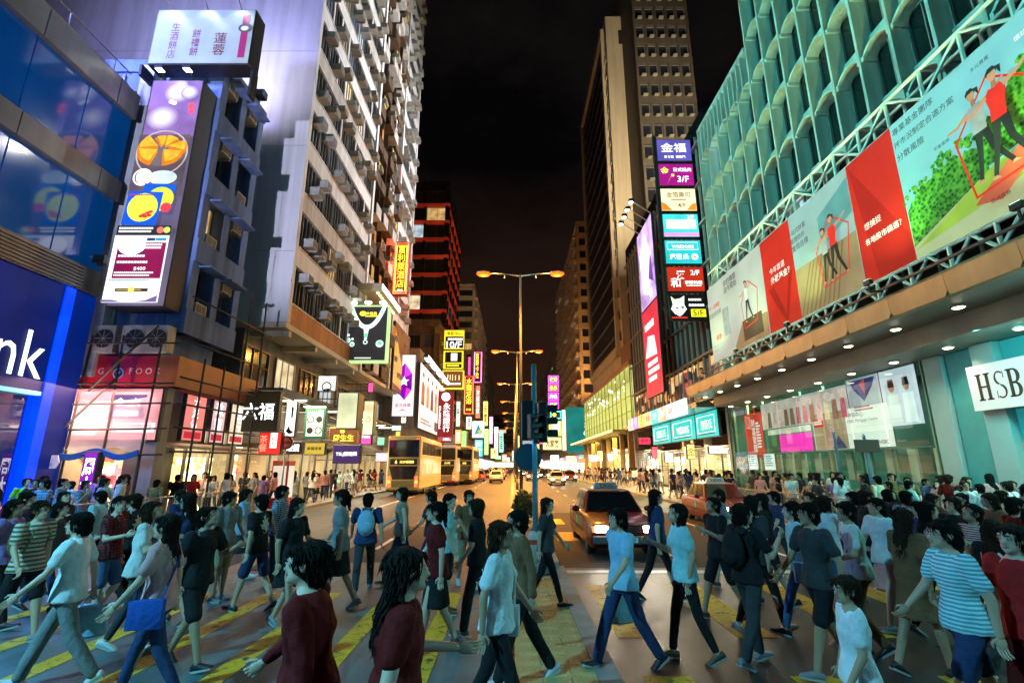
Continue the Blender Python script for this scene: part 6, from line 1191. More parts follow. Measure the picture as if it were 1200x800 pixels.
tenants = [
 ('violet tenant sign with brushed white characters at the top of the stack', E((.12, .10, .48), 1.0, .2), lambda w, h: [('text', '金福', -.05, h*.62, w*.72, h*.42, Wt1, .02), ('text', '素食館  福臨門', 0, h*.2, w*.6, None, Wt1, .02)]),
 ('magenta tenant sign with yellow characters and a white floor number', E((.42, .01, .26), 1.0, .2), lambda w, h: [('text', '金', -w*.32, h*.68, w*.24, None, Yt, .03), ('text', '御', -w*.18, h*.28, w*.24, None, Yt, .03), ('text', '日式燒肉', w*.18, h*.72, w*.5, None, Wt1, .03), ('text', '3/F', w*.18, h*.30, w*.32, None, Wt1, .02)]),
 ('cream tenant sign with orange corners and small brown characters', E((1, .88, .55), 1.15, .15), lambda w, h: [('text', '金箔壽司', 0, h*.72, w*.66, None, E((.25, .06, .02), .5), .01), ('lines', -w*.2, h*.46, w*.3, h*.54, 1, E((.3, .1, .05), .5)), ('text', '4/F', w*.08, h*.26, w*.22, None, E((.4, .05, .02), .6), .02), ('poly', [(-w*.48, .08), (-w*.2, .08), (-w*.36, h*.3), (-w*.48, h*.4)], E((.9, .25, .02), 1.1)), ('poly', [(w*.47, .08), (w*.2, .08), (w*.36, h*.3), (w*.47, h*.36)], E((.9, .3, .02), 1.1))]),
 ('turquoise and white washed-out tenant sign', E((.05, .72, .70), 1.2, .2), lambda w, h: [('rect', -w*.4, h*.35, w*.42, h*.75, E((.85, 1, 1), 1.6, .2)), ('rect', -w*.48, .08, w*.48, h*.2, E((.85, .35, .8), 1.1)), ('text', '2/F', w*.28, h*.85, w*.2, None, Wt1)]),
 ('turquoise tenant sign with an outlined white name and a round badge', E((.02, .55, .60), 1.15, .15), lambda w, h: [('outline', -w*.42, h*.58, w*.4, h*.88, .02, E((.9, 1, 1), 2, 0)), ('text', 'watsons', 0, h*.73, w*.6, None, Wt1, .02), ('text', '屈臣氏', -w*.12, h*.3, w*.52, None, Wt1, .03), ('disc', w*.30, h*.3, h*.13, h*.13, Wt1), ('disc', w*.30, h*.3, h*.05, h*.05, E((.9, .3, .1), 1))]),
 ('red tenant sign with brushed white characters', E((.55, .03, .01), 1.0, .15), lambda w, h: [('text', '漢', -w*.12, h*.68, w*.24, None, Wt1, .03), ('text', '和', -w*.28, h*.36, w*.26, None, Wt1, .03), ('text', '2/F', w*.26, h*.76, w*.24, None, Wt1, .02), ('text', '韓國料理', w*.20, h*.36, w*.46, None, Wt1, .03), ('rect', w*.0, h*.22, w*.4, h*.25, Wt1)]),
 ('black tenant sign with a white fox mask at the foot of the stack', E((.012, .014, .012), .5), lambda w, h: [('poly', [(-w*.44, h*.92), (-w*.34, h*.80), (-w*.2, h*.84), (-w*.08, h*.95), (-w*.1, h*.6), (-w*.04, h*.42), (-w*.16, h*.22), (-w*.24, h*.14), (-w*.36, h*.24), (-w*.46, h*.42), (-w*.4, h*.6)], E((.95, 1, .95), 1.3, .1)), ('poly', [(-w*.36, h*.52), (-w*.30, h*.42), (-w*.24, h*.46)], Blk), ('poly', [(-w*.2, h*.5), (-w*.14, h*.42), (-w*.1, h*.54)], Blk), ('poly', [(-w*.44, h*.92), (-w*.40, h*.76), (-w*.36, h*.8)], Yt), ('lines', w*.02, h*.72, w*.36, h*.85, 1, Wt1), ('lines', w*.02, h*.50, w*.42, h*.64, 1, Wt1), ('rect', w*.06, h*.12, w*.45, h*.42, E((.85, .85, .02), 1.5, .1)), ('text', '5/F', w*.25, h*.27, w*.28, None, Blk, .03), ('rect', -w*.46, h*.06, -w*.05, h*.12, E((.8, .05, .03), 1))])]
for i, (lab, fc, els) in enumerate(tenants):
    z0 = SZ1 - (i+1)*sh; w_, h_ = 2.9, sh - .22
    sign('tenant_sign', lab, 'sign', (13.48, 36.3, z0+.1), 0, w_, h_, .4, fc, els(w_, h_), group='lit tenant signs in one stack')
street_sign('led_screen', 'tall violet and white lit screen on the side of the dark block', 'r', 13.4, 43, 48.4, 17.2, 25.6, E((.62, .4, .9), 1.1, .7, .5), lambda w, h: [('poly', [(-w*.3, h*.2), (w*.1, h*.1), (w*.35, h*.55), (0, h*.9), (-w*.4, h*.7)], E((.95, .85, 1), 1.5, .3)), ('poly', [(w*.1, h*.3), (w*.4, h*.2), (w*.3, h*.6)], E((.25, .08, .5), .8)), ('text', '美', w*.2, h*.1, w*.2, None, Wt1)], 'screen')
street_sign('led_screen', 'tall red lit screen with white lettering under the violet one', 'r', 13.4, 43, 48.4, 8.4, 17.1, E((.75, .04, .07), 1.0, .2), lambda w, h: [('lines', -w*.35, h*.72, w*.35, h*.85, 1, Wt1), ('lines', -w*.3, h*.15, w*.35, h*.4, 3, Wt1), ('poly', [(-w*.4, h*.45), (w*.3, h*.42), (w*.2, h*.64), (-w*.2, h*.68)], E((1, .8, .8), 1.4, .3))], 'screen')
fl2 = thing('screen_floodlight', 'rack of bright white floodlights above the violet screen', 'floodlight', (12.4, 46, 26.2))
for k in range(4):
    y = 43.6+k*1.5; MB().tube([(13.6, y, 25.8), (11.6, y-.3, 27.0)], .05, 6).build('arm', galv, fl2); MB().box(11.3, y-.55, 26.85, 11.8, y-.1, 27.15).build('housing', darks, fl2); MB().ell((11.5, y-.33, 26.84), (.22, .2, .1)).build('lens', E((1, 1, .97), 16, 0), fl2, smooth=True)
lamp('SPOT', fl2, (11.5, 45.5, 26.7), 500, (1, .97, .9), .3, aim=(13.2, 45.5, 18), angle=110)
# podium canopy, coloured LED band, teal pharmacy signs, shops
MB().box(12.6, 33.9, 6.0, 15.2, 56, 6.35).build('canopy', M('canopy_mirror', (.25, .30, .28), .25, .7), r2)
lb = thing('led_band', 'multicoloured lit band along the canopy edge of the dark block', 'sign', (12.5, 44, 5.8))
cs = [(.85, .9, .9), (.85, .9, .85), (.9, .55, .4), (.1, .7, .8), (.9, .6, .3), (.95, .85, .1), (.75, .2, .7), (.8, .8, .6)]
for k in range(8):
    y = 35.6 + k*2.25; o = MB().box(12.42, y, 5.72, 12.6, y+2.23, 6.85).build('band_panel', E(cs[k], 1.3, .3, 1.5), lb); mb = MB(); text_into(mb, ['大減價', '鐘錶', '相機', '藥房', '美食', '遊', '樂', '買'][k], 0, 0, 1.1, None, 0); mb.build('lettering', E([(.9, .7, .1), (.3, .2, .2), (1, 1, 1), (1, 1, 1), (.5, .1, .1), (.4, .1, .3), (1, .8, .9), (.3, .3, .3)][k], 1.2, 0), o, (12.412, y+1.1, 6.3), RR)
tl_ = E((.03, .62, .56), 1.05, .15)
for i, (y0, y1, tx) in enumerate(((34.6, 38.9, '屈臣氏'), (39.0, 45.0, 'watsons'), (45.1, 51.0, '屈臣氏'))):
    street_sign('pharmacy_sign', ['teal lit shop sign nearest the bank canopy', 'middle teal lit shop sign with a small red badge', 'teal lit shop sign farthest from the bank canopy'][i].replace('nearest', 'next to').replace('farthest', 'last'), 'r', 14.4, y0, y1, 4.1, 6.0, tl_, lambda w, h: [('outline', -w*.38, h*.2, w*.38, h*.82, .025, E((.85, 1, .9), 1.8, 0)), ('text', tx, 0, h*.5, w*.5, h*.36, E((.9, 1, .6), 1.9, 0), .02), ('rect', -w*.36, h*.13, w*.34, h*.17, E((.02, .1, .15), .4))] + ([('rect', -w*.45, h*.3, -w*.40, h*.8, E((.9, .2, .1), 1))] if i == 1 else []))
shopfront(r2, RR, (15.0, 38.4, .13), 4.2, 3.3, goods('shop_goods_green', [(.6, 1, .2), (1, 1, .8), (.3, .8, .1), (.9, 1, .6), (1, .9, .4)], 1.5, 2.0), 1.6, bays=2)
shopfront(r2, RR, (15.0, 43.0, .13), 4.3, 3.3, warm_goods, 1.6, bays=2); shopfront(r2, RR, (15.0, 51.0, .13), 7.6, 3.3, warm_goods, 1.6, bays=4); shopfront(r2, RR, (15.0, 60.5, .13), 9.2, 3.6, cool_goods, 1.6, bays=5)
for y in (34.2, 38.6, 43.2, 51.2, 60.8): MB().box(14.7, y-.25, .13, 15.2, y+.1, 6.0).build('shop_pier', M('shop_pier_tile', (.32, .28, .22), .5), r2)
MB().box(15.2, 34, .13, 15.3, 61.5, 6.4).build('shop_back', M('fascia_back_dark', (.06, .055, .05), .7), r2) if False else None
for x0, y0, x1, y1, Y, c, lab in ((805, 520, 813, 538, 40, (1, .75, .2), 'yellow lit shop box beside the teal signs'), (799, 515, 812, 529, 44, (1, .55, .15), 'amber lit shop box under the middle teal sign'), (830, 522, 851, 532, 36, (.95, 1, .85), 'white lit shop box over the green shop'), (779, 528, 789, 542, 49, (.85, .85, 1), 'bluish white lit box over the footway crowd'), (764, 523, 778, 537, 52, (.9, .1, .15), 'red and white round shop sign past the teal row'), (748, 512, 762, 521, 58, (.7, .05, .1), 'dark red lit fascia past the teal row'), (757, 545, 765, 552, 50, (1, .8, .5), 'small cream box sign low over the crowd')):
    facing('shop_box_sign', lab, x0, y0, x1, y1, Y, .3, E(c, 1.5, .2), lambda w, h: [('text', random.choice(['表', '金', '藥', '食', '茶', '手機']), 0, h*.5, None, h*.5, E((.3, .05, .02), .5), .02)])
for k in range(3): lamp('AREA', r2, (13.6, 37+k*6.5, 4.0), 420, (1, .85, .45), 3, aim=(12.4, 37+k*6.5, 0))
# ================================================================== R3, R4: towers behind, lit glass podium; the far street
gt = thing('grid_tower', 'dark concrete tower with a grid of hooded windows behind the lit sign stack', 'building', (23, 68, 0)); gc = M('grid_tower_concrete', (.075, .062, .045), .8, dirt=.3, var=.25)
MB().box(18.9, 62.9, 6, 27.2, 75, 92).build('wall', gc, gt)
facade(gt, 0, (18.9, 62.3, 26), 5, 18, 1.64, 3.5, .34, 1.2, .5, gc, lambda r: pane_dark if r.random() < .97 else pane_lit[0], ac=.0, mull=0, seed=21)
hood = MB().box(-.34, -.6, 0, .34, .1, .10).mesh('window_hood', M('hood_pale', (.26, .24, .18), .7))
for r in range(18):
    for c in range(5): put('window_hood', hood, gt, (18.9+1.64*(c+.5), 62.25, 26+r*3.5+1.05), 0)
bt = thing('beige_tower', 'tall beige slab tower with a blank end wall and a dark glazed flank', 'building', (18, 84, 0)); bm = M('beige_stone', (.46, .38, .26), .7, var=.10, scale=.12, dirt=.16, bump=.08, bscale=6)
MB().box(16.2, 70, 15.4, 21.2, 98, 78).build('wall', bm, bt); MB().box(18.3, 69.9, 72.2, 20.0, 70.2, 75.0).build('roof_opening', M('opening_dark', (.01, .01, .012), .8), bt)
MB().box(15.95, 72.2, 20, 16.25, 97, 75).build('flank_recess', M('flank_dark_glass', (.012, .012, .014), .2, spec=.8), bt)
for y in (72.0, 97.0): MB().box(15.6, y-.4, 18, 16.2, y+.5, 77).build('flank_frame', bm, bt)
for z in (18, 76): MB().box(15.6, 72, z, 16.2, 97, z+1).build('flank_frame', bm, bt)
for k in range(17): MB().box(15.85, 72.5, 21.3+k*3.2, 15.98, 96.6, 21.5+k*3.2).build('flank_mullion', M('flank_mullion', (.05, .05, .05), .4), bt)
for k in range(16): window(bt, (16.195, 71.2, 20+k*3.3), RR, .9, 1.5, pane_dark, 0); MB().box(16.0, 70.6, 19.85+k*3.3, 16.2, 71.8, 20+k*3.3).build('sill', bm, bt)
lp_ = thing('lit_glass_podium', 'yellow-green lit glass podium with a dotted wall and thin canopy', 'building', (20, 85, 0)); lg = E((.74, .86, .22), .80, .55, .22)
gpan = MB().box(-1.48, -.05, 0, 1.48, .05, 7.9).mesh('glass_panel', lg)
MB().box(15.7, 64.2, 6.9, 26, 108, 15.4).build('core', M('podium_core', (.4, .42, .2), .6), lp_)
for k in range(14): put('glass_panel', gpan, lp_, (15.6, 65.8+k*3.0, 7.1), RR)
mlm = MB().box(-.06, -.14, 0, .06, 0, 7.9).mesh('mullion', M('podium_mullion', (.5, .55, .25), .5))
for k in range(15): put('mullion', mlm, lp_, (15.56, 64.3+k*3.0, 7.1), RR)
for z in (9.0, 11.0, 13.0): MB().box(15.45, 64.2, z, 15.56, 108, z+.07).build('transom', M('podium_mullion', (.5, .55, .25), .5), lp_)
for k in range(3): put('glass_panel', gpan, lp_, (17.2+k*3.0, 64.1, 7.1), 0, mat=E((.75, .85, .45), .75, .3, .2)).scale = (1, 1, 1.0)
MB().box(15.3, 63.8, 15.0, 27, 108, 15.6).build('cornice', M('podium_cornice', (.42, .24, .14), .6), lp_); MB().box(15.7, 63.9, 15.6, 24, 69.9, 18.5).build('upper_podium', M('podium_brown', (.20, .10, .06), .7), lp_)
rnd = random.Random(4)
for k in range(34): MB().ell((15.5, 66+rnd.random()*36, 11.5+rnd.random()*3), (.06, .16, .16), 8, 6).build('star_light', E((1, 1, .8), 5, 0), lp_)
MB().box(12.8, 64, 6.3, 15.8, 112, 6.6).build('canopy', M('podium_canopy', (.55, .5, .2), .5), lp_); MB().box(12.7, 63.9, 6.3, 12.8, 112, 6.62).build('canopy_edge', E((1, .85, .3), 1.6, .2), lp_)
shopfront(lp_, RR, (15.4, 84, .13), 19, 4.2, warm_goods, 1.5, bays=9); shopfront(lp_, RR, (15.4, 107, .13), 22, 4.2, red_goods, 1.5, bays=9)
for k in range(9): MB().box(14.9, 64.4+k*5, .13, 15.5, 65.0+k*5, 6.3).build('pier', M('podium_pier', (.45, .30, .12), .5), lp_)
lamp('AREA', lp_, (13.6, 74, 6.2), 900, (1, .72, .25), 6, aim=(13.2, 74, 0)); lamp('AREA', lp_, (13.6, 92, 6.2), 900, (1, .72, .25), 6, aim=(13.2, 92, 0))
bl_ = thing('roof_sign', 'blue lit rooftop lettering behind the glass podium', 'sign', (19.2, 64.6, 18.5)); mb = MB(); text_into(mb, '美麗華', 0, .9, 3.2, 1.5, 0, 0, .03); mb.build('lettering', E((.15, .18, 1), 1.6, 0), bl_, local=True); MB().box(-1.7, .05, 0, 1.7, .12, 1.9).build('backing', M('sign_black', (.012, .011, .012), .4), bl_, local=True)
def tower(nm, label, x0, x1, y0, y1, H, mat, cw=3.2, rh=3.2, pk=pick_mostly_dark, side='r', south=True, z0=7, bal=None, ac=.0, seed=1, spm=None, shop=True, spand=1.3):
    t = thing(nm, label, 'building', ((x0+x1)/2, (y0+y1)/2, 0)); rz = RR if side == 'r' else LR; xs = x0 if side == 'r' else x1; sg = 1 if side == 'r' else -1
    MB().box(min(x0,x1)+(.6 if side == 'r' else 0), y0+.5, .13, max(x0,x1)-(.6 if side == 'l' else 0), y1, H).build('wall', mat, t)
    MB().box(x0-.1, y0-.1, H, x1+.1, y1, H+.9).build('parapet', mat, t)
    rows = int((H-z0)/rh); cols = max(1, int((y1-y0)/cw)); cwy = (y1-y0)/cols
    facade(t, rz, (xs, y1 if side == 'r' else y0, z0), cols, rows, cwy, rh, .4, spand, .5, mat, pk, ac, 1, spm, seed=seed)
    if south: c2 = max(1, int((x1-x0)/cw)); facade(t, 0, (x0, y0, z0), c2, rows, (x1-x0)/c2, rh, .4, spand, .5, mat, pk, ac, 1, spm, seed=seed+5)
    if bal:
        bmesh_ = MB().box(-cwy*.42, -1.0, 0, cwy*.42, 0, .95).mesh('balcony', bal)
        for r in range(rows):
            for c in range(cols):
                y = y0 + (c+.5)*cwy; put('balcony', bmesh_, t, (xs, y, z0+r*rh), rz)
    MB().box(xs-.2*sg if sg > 0 else xs-.2, y0, 4.4, xs+.2, y1, z0+.0).build('podium_band', mat, t)
    if shop:
        y = y0 + .3; r = random.Random(seed)
        while y < y1-3:
            w_ = r.uniform(3.5, 5.5); w_ = min(w_, y1-y-.3); g = r.choice((warm_goods, cool_goods, red_goods, pink_goods))
            MB().box(xs-.05 if sg > 0 else xs-.25, y, .6, xs+.25 if sg > 0 else xs+.05, y+w_-.4, 3.6).build('shop_display', g, t); MB().box(xs-sg*.55, y, 3.7, xs-sg*.05, y+w_-.3, 4.35).build('shop_fascia', E(r.choice([(1, .8, .4), (1, .3, .15), (.3, .9, .6), (1, 1, .85), (.9, .25, .6), (.3, .55, 1)]), 1.5, .3), t)
            y += w_
    return t
red_glow = E((.50, .035, .012), .35, .5, .3); blkw = M('black_cladding', (.014, .014, .016), .3)  # red neon light on the tower bands put in as their own glow
tower('red_banded_tower', 'black glass tower with thin red floor bands past the white tower', -30, -10.6, 75, 94, 48, blkw, 3.6, 3.1, side='l', seed=31, spm=red_glow, spand=.55)
tower('beige_balcony_tower', 'beige tower with stacked pale balconies past the red-banded tower', -20, -11.2, 140, 195, 54, M('beige_render', (.36, .29, .20), .8, dirt=.3), 5.5, 3.3, side='l', bal=M('balcony_pale', (.5, .46, .38), .7), seed=32)
tower('low_tenement', 'brown tenement between the billboard house and the red-banded tower', -26, -10.2, 66.3, 74.8, 21, M('brown_render', (.20, .13, .08), .8, dirt=.4), 2.2, 3.2, side='l', ac=.5, seed=33, pk=pick_dark)
tower('brown_tenement', 'dark brown tenement with many signs beyond the red-banded tower', -30, -10.6, 94.5, 138, 26, M('brown_render', (.20, .13, .08), .8, dirt=.4), 3.0, 3.2, side='l', ac=.4, seed=34, pk=pick_dark, south=False)
tower('far_tower', 'far pale tower closing the tenement side of the street', -26, -11, 200, 300, 46, M('far_render', (.26, .20, .14), .8, dirt=.3), 8, 3.4, side='l', seed=35)
tower('amber_tower', 'amber-lit balcony tower beyond the beige slab tower', 15.9, 26, 112, 165, 60, M('amber_render', (.40, .27, .14), .8, dirt=.3), 5.5, 3.3, side='r', bal=M('balcony_amber', (.42, .32, .2), .7), seed=36)
tower('far_tower', 'far brown tower closing the bank side of the street', 16, 26, 168, 290, 44, M('far_render', (.26, .20, .14), .8, dirt=.3), 8, 3.4, side='r', seed=37)
tower('cross_street_block', 'dim block across the far end of the street', -40, 60, 330, 350, 34, M('far_render', (.26, .20, .14), .8), 9, 3.6, side='r', seed=38, shop=False)
# ---- signs along the far street
facing('bank_hanging_sign', 'dark red vertical sign with a white round emblem and white characters', 512, 458, 532, 518, 58, .4, E((.30, .02, .02), .75, .15), lambda w, h: [('ring', 0, h*.88, w*.16, w*.28, Wt), ('disc', 0, h*.88, w*.1, w*.1, Wt), ('text', '永\n隆\n銀\n行', w*.08, h*.48, w*.46, h*.56, Wt, .02), ('lines', -w*.42, h*.25, -w*.30, h*.70, 14, Wt), ('rect', -w*.45, .1, w*.45, h*.10, E((.6, .1, .1), .9)), ('lines', -w*.1, h*.03, w*.4, h*.08, 2, Wt)])
facing('stacked_sign', 'yellow and black lit stack sign with a floor number over the street', 520, 387, 545, 410, 66, .5, E((.9, .75, .03), 1.3, .15), lambda w, h: [('text', '電影中心', 0, h*.82, w*.7, None, Blk, .02), ('rect', -w*.42, h*.08, w*.44, h*.66, Blk), ('text', '10/F', 0, h*.25, w*.72, None, Wt, .03), ('lines', -w*.3, h*.45, w*.4, h*.6, 1, Wt)])
facing('stacked_sign', 'yellow-framed black sign with a white square mark under the floor-number sign', 519, 411, 544, 433, 66, .5, E((.9, .75, .03), 1.3, .15), lambda w, h: [('rect', -w*.40, h*.36, w*.40, h*.92, Blk), ('rect', -w*.12, h*.45, w*.18, h*.85, E((1, 1, .9), 1.7)), ('text', '回', w*.03, h*.65, w*.2, None, Blk), ('rect', -w*.36, h*.08, w*.40, h*.28, Blk), ('lines', -w*.3, h*.12, w*.34, h*.25, 1, Yt)])
facing('stacked_sign', 'brown sign with gold characters at the foot of the yellow stack', 518, 434, 544, 456, 66, .5, E((.22, .08, .02), .9), lambda w, h: [('text', '川11', 0, h*.6, w*.6, None, E((1, .8, .4), 1.6, 0), .03), ('lines', -w*.3, h*.2, w*.4, h*.34, 1, Wt)], frame=E((.85, .75, .05), 1.3, .2), border=.16)
facing('neon_sign', 'red neon sign with yellow characters on a tall plate', 543, 440, 556, 486, 75, .4, E((.20, .01, .01), .9), lambda w, h: [('text', '水\n蓮\n足\n浴', 0, h*.6, w*.6, h*.66, Yt, .04), ('outline', -w*.4, h*.03, w*.4, h*.97, .05, E((1, .12, .05), 6, 0)), ('text', '按摩', 0, h*.13, w*.5, None, Yt)])
facing('neon_sign', 'slim pink neon frame with yellow characters', 555, 412, 565, 449, 80, .3, E((.08, .01, .03), .8), lambda w, h: [('text', '富\n豪\n卡\n拉', -.1, h*.55, w*.4, h*.8, Yt, .04), ('outline', -w*.42, h*.03, w*.44, h*.97, .06, E((1, .15, .5), 6, 0))])
facing('neon_sign', 'slim magenta neon bar standing off the brown tenement', 548, 418, 552, 444, 78, .2, E((.7, .1, .4), 1.6))
facing('street_sign', 'green and white lit box low over the far footway', 553, 493, 568, 513, 92, .4, E((.75, 1, .9), 1.5), lambda w, h: [('poly', [(-w*.3, h*.2), (w*.3, h*.3), (0, h*.8)], E((.05, .3, .6), 1)), ('disc', w*.15, h*.35, w*.2, w*.2, E((.5, .7, .1), 1))])
facing('street_sign', 'cyan lit box below the green and white one', 556, 515, 566, 535, 92, .4, E((.1, .75, .9), 1.5), lambda w, h: [('text', '海\n鮮', 0, h*.5, None, h*.8, Wt, .04)])
facing('street_sign', 'tall lime lit strip beside the cyan box', 567, 502, 573, 533, 96, .3, E((.6, .95, .3), 1.4))
facing('street_sign', 'green framed lit box over the stopped buses', 541, 505, 548, 524, 70, 2.4, E((.35, .85, .25), 1.3))
facing('street_sign', 'white neon column in the far distance of the tenement side', 579, 500, 584, 536, 130, .4, E((1, .9, .8), 2.4))
facing('street_sign', 'pale green hanging box past the dark red bank sign', 534, 470, 540, 500, 62, .3, E((.7, .9, .75), 1.2), lambda w, h: [('text', '珠\n寶', 0, h*.6, w*.6, None, E((.1, .3, .2), .5), .03)])
pn = [((.35, .02, .5), (1, .9, .05)), ((.7, .05, .05), (1, .8, .1)), ((.5, .02, .35), (1, .9, .9)), ((.3, .02, .5), (1, .7, .2))]
for i in range(4): facing('neon_stack_sign', ['top purple neon box with yellow characters in the far stack', 'red neon box second in the far stack', 'magenta neon box third in the far stack', 'violet neon box lowest in the far stack'][i], 642, 440+i*10, 655, 449+i*10, 118, .5, E(pn[i][0], 1.2), lambda w, h: [('text', ['夜總', '桑拿', '麻雀', '按摩'][i], 0, h*.5, w*.7, h*.6, E(pn[i][1], 2.2, 0), .05), ('outline', -w*.45, h*.06, w*.45, h*.94, .06, E((.8, .1, .9), 4, 0))])
facing('street_sign', 'cyan outlined neon box under the far stack', 644, 481, 658, 491, 116, .4, E((.02, .05, .06), .5), lambda w, h: [('outline', -w*.4, h*.1, w*.4, h*.9, .10, E((.05, .9, 1), 5, 0)), ('disc', -w*.1, h*.5, w*.15, w*.15, E((1, .6, .05), 3))])
facing('street_sign', 'lime and white lit poster box beyond the crossing', 643, 493, 658, 511, 112, .4, E((.75, .95, .2), 1.3), lambda w, h: [('rect', -w*.2, h*.3, w*.35, h*.95, E((1, 1, .95), 1.8))])
facing('street_sign', 'cream lit poster box with dark characters under the lime box', 636, 512, 658, 527, 112, .4, E((1, .85, .4), 1.3), lambda w, h: [('text', '大家樂', 0, h*.5, w*.7, h*.6, E((.12, .06, .02), .4), .04)])
facing('teal_billboard', 'large dark teal billboard with white letters at its edge', 664, 477, 688, 531, 110, 1.0, E((.01, .22, .20), .9, .3, .3), lambda w, h: [('text', 'S\nC', w*.40, h*.52, None, h*.3, Wt, .03)], 'billboard')
facing('street_sign', 'narrow warm white column light beside the teal billboard', 659, 480, 664, 528, 112, .5, E((1, .85, .5), 1.8))
for i, (x0, y0, x1, y1, Y, c) in enumerate(((645, 533, 655, 541, 100, (1, 1, 1)), (663, 534, 674, 541, 96, (1, .8, .3)), (676, 537, 686, 542, 90, (1, .2, .1)), (690, 533, 700, 541, 84, (1, .9, .8)), (655, 541, 663, 546, 110, (1, .6, .9)), (700, 528, 706, 540, 80, (1, .7, .25)), (712, 531, 720, 540, 76, (.6, .7, 1)), (724, 534, 735, 541, 72, (1, .75, .3)))):
    facing('shop_box_sign', ['white glowing box over the far bank-side footway', 'amber glowing box over the far bank-side footway', 'red glowing box over the far bank-side footway', 'cream glowing box over the footway by the glass podium', 'pink glowing box at the far end of the footway', 'orange glowing strip by the glass podium', 'blue-white glowing box under the podium canopy', 'gold glowing box under the podium canopy'][i], x0, y0, x1, y1, Y, .3, E(c, 2.4, .3))
far = [('tiny green lit sign on the block across the street end', -9, 6, 3.5, 2.2, (.3, 1, .4)), ('tiny white lit sign on the block across the street end', -3.5, 4.5, 4, 2.6, (1, 1, .95)), ('tiny red lit sign on the block across the street end', 1.5, 7, 3.2, 3.5, (1, .15, .08)), ('tiny amber lit sign on the block across the street end', 6, 5, 4.5, 2.4, (1, .65, .15)), ('tiny blue lit sign on the block across the street end', -6.5, 11, 2.2, 6, (.3, .5, 1)), ('tiny pink lit sign on the block across the street end', 8.5, 10, 2.5, 5, (1, .35, .7)), ('tall yellow lit sign on the block across the street end', 3.8, 13, 2.0, 8, (1, .85, .2)), ('broad cream shop glow under the block across the street end', 0, 1.0, 24, 3.0, (1, .8, .5))]
for lab, x, z, w_, h_, c in far: sign('street_end_sign', lab, 'sign', (x, 328.9, z), 0, w_, h_, .6, E(c, 2.4, .3))
more = [(470, 468, 478, 496, 49, (1, .9, .75), 'cream vertical light box between the orange box and the gem billboard', '藥\n房'), (533, 503, 541, 520, 66, (1, .35, .1), 'orange-red light box under the pale green hanging box', '茶'), (546, 488, 553, 503, 76, (1, .95, .8), 'white light box under the red neon plate', '酒'), (557, 452, 563, 490, 86, (.95, .15, .1), 'thin red vertical neon board beyond the pink neon frame', '海\n鮮\n酒\n家'), (566, 470, 572, 499, 100, (1, .8, .15), 'thin gold vertical board beyond the lime strip', '珠\n寶'), (573, 488, 578, 520, 112, (.95, .4, .7), 'thin pink vertical board before the white neon column', '夜\n店'), (585, 505, 590, 530, 150, (.3, 1, .6), 'small green board far beyond the white neon column', '當'), (575, 525, 583, 537, 118, (1, .75, .3), 'small amber box low by the white neon column', '餐'), (588, 532, 594, 541, 160, (1, .3, .2), 'small red box low in the far distance', '押'), (600, 528, 607, 540, 200, (1, .9, .6), 'pale cream sign hung over the far median', '大'), (622, 520, 632, 534, 150, (1, .55, .15), 'amber board over the far oncoming lanes', '南'), (632, 500, 639, 520, 140, (.9, .2, .5), 'rose board below the far neon stack', '麻\n雀'), (627, 538, 636, 546, 120, (1, 1, .9), 'white box low over the oncoming lanes', '店'), (484, 515, 496, 525, 50, (1, .85, .5), 'cream shop band under the gem billboard', '鐘錶'), (498, 519, 508, 528, 56, (1, .3, .2), 'red shop band under the long white billboard', '電器')]
for x0, y0, x1, y1, Y, c, lab, tx in more: facing('street_sign', lab, x0, y0, x1, y1, Y, .4, E(c, 1.9, .25), lambda w, h: [('text', tx, 0, h*.5, w*.62, h*.72, E((.25, .04, .02), .5) if c[1] > .5 else E((1, .95, .8), 2.2, 0), .03)])
# ================================================================== vehicles
tyre = M('tyre_rubber', (.012, .012, .012), .85); rim = M('wheel_rim', (.35, .35, .36), .3, .9); chrome = M('chrome', (.6, .6, .62), .12, 1.0, var=.05); cglass = M('car_glass', (.008, .010, .012), .04, spec=1.0, var=.1); blackp = M('black_plastic', (.012, .012, .013), .5)
red_paint = M('taxi_red', (.15, .005, .005), .3, .1, var=.05, coat=.5); silver = M('roof_silver', (.45, .45, .46), .3, .6, var=.05, coat=.6)
def wheel(parent, loc, r=.31, w=.2, local=True):
    m = MB(); pts = [(-w/2, r*.62), (-w/2, r*.9), (-w/2+.03, r), (w/2-.03, r), (w/2, r*.9), (w/2, r*.62)]; n = 22
    m.loft([[(x, rr*math.cos(2*math.pi*i/n), rr*math.sin(2*math.pi*i/n)) for i in range(n)] for x, rr in pts])
    o = m.build('wheel', tyre, parent, loc, 0, local, smooth=False)
    h = MB()
    for x, s in ((-w/2-.006, -1), (w/2+.006, 1)): h.tube([(x, 0, 0), (x-s*.05, 0, 0)], [r*.6, r*.6], 18)
    for k in range(6): a = R(60*k); h.box(-w/2-.015, r*.22*math.cos(a)-.025, r*.35*math.sin(a)-.03, w/2+.015, r*.35*math.cos(a)+.025, r*.35*math.sin(a)+.03)
    h.build('rim', rim, o, local=True)
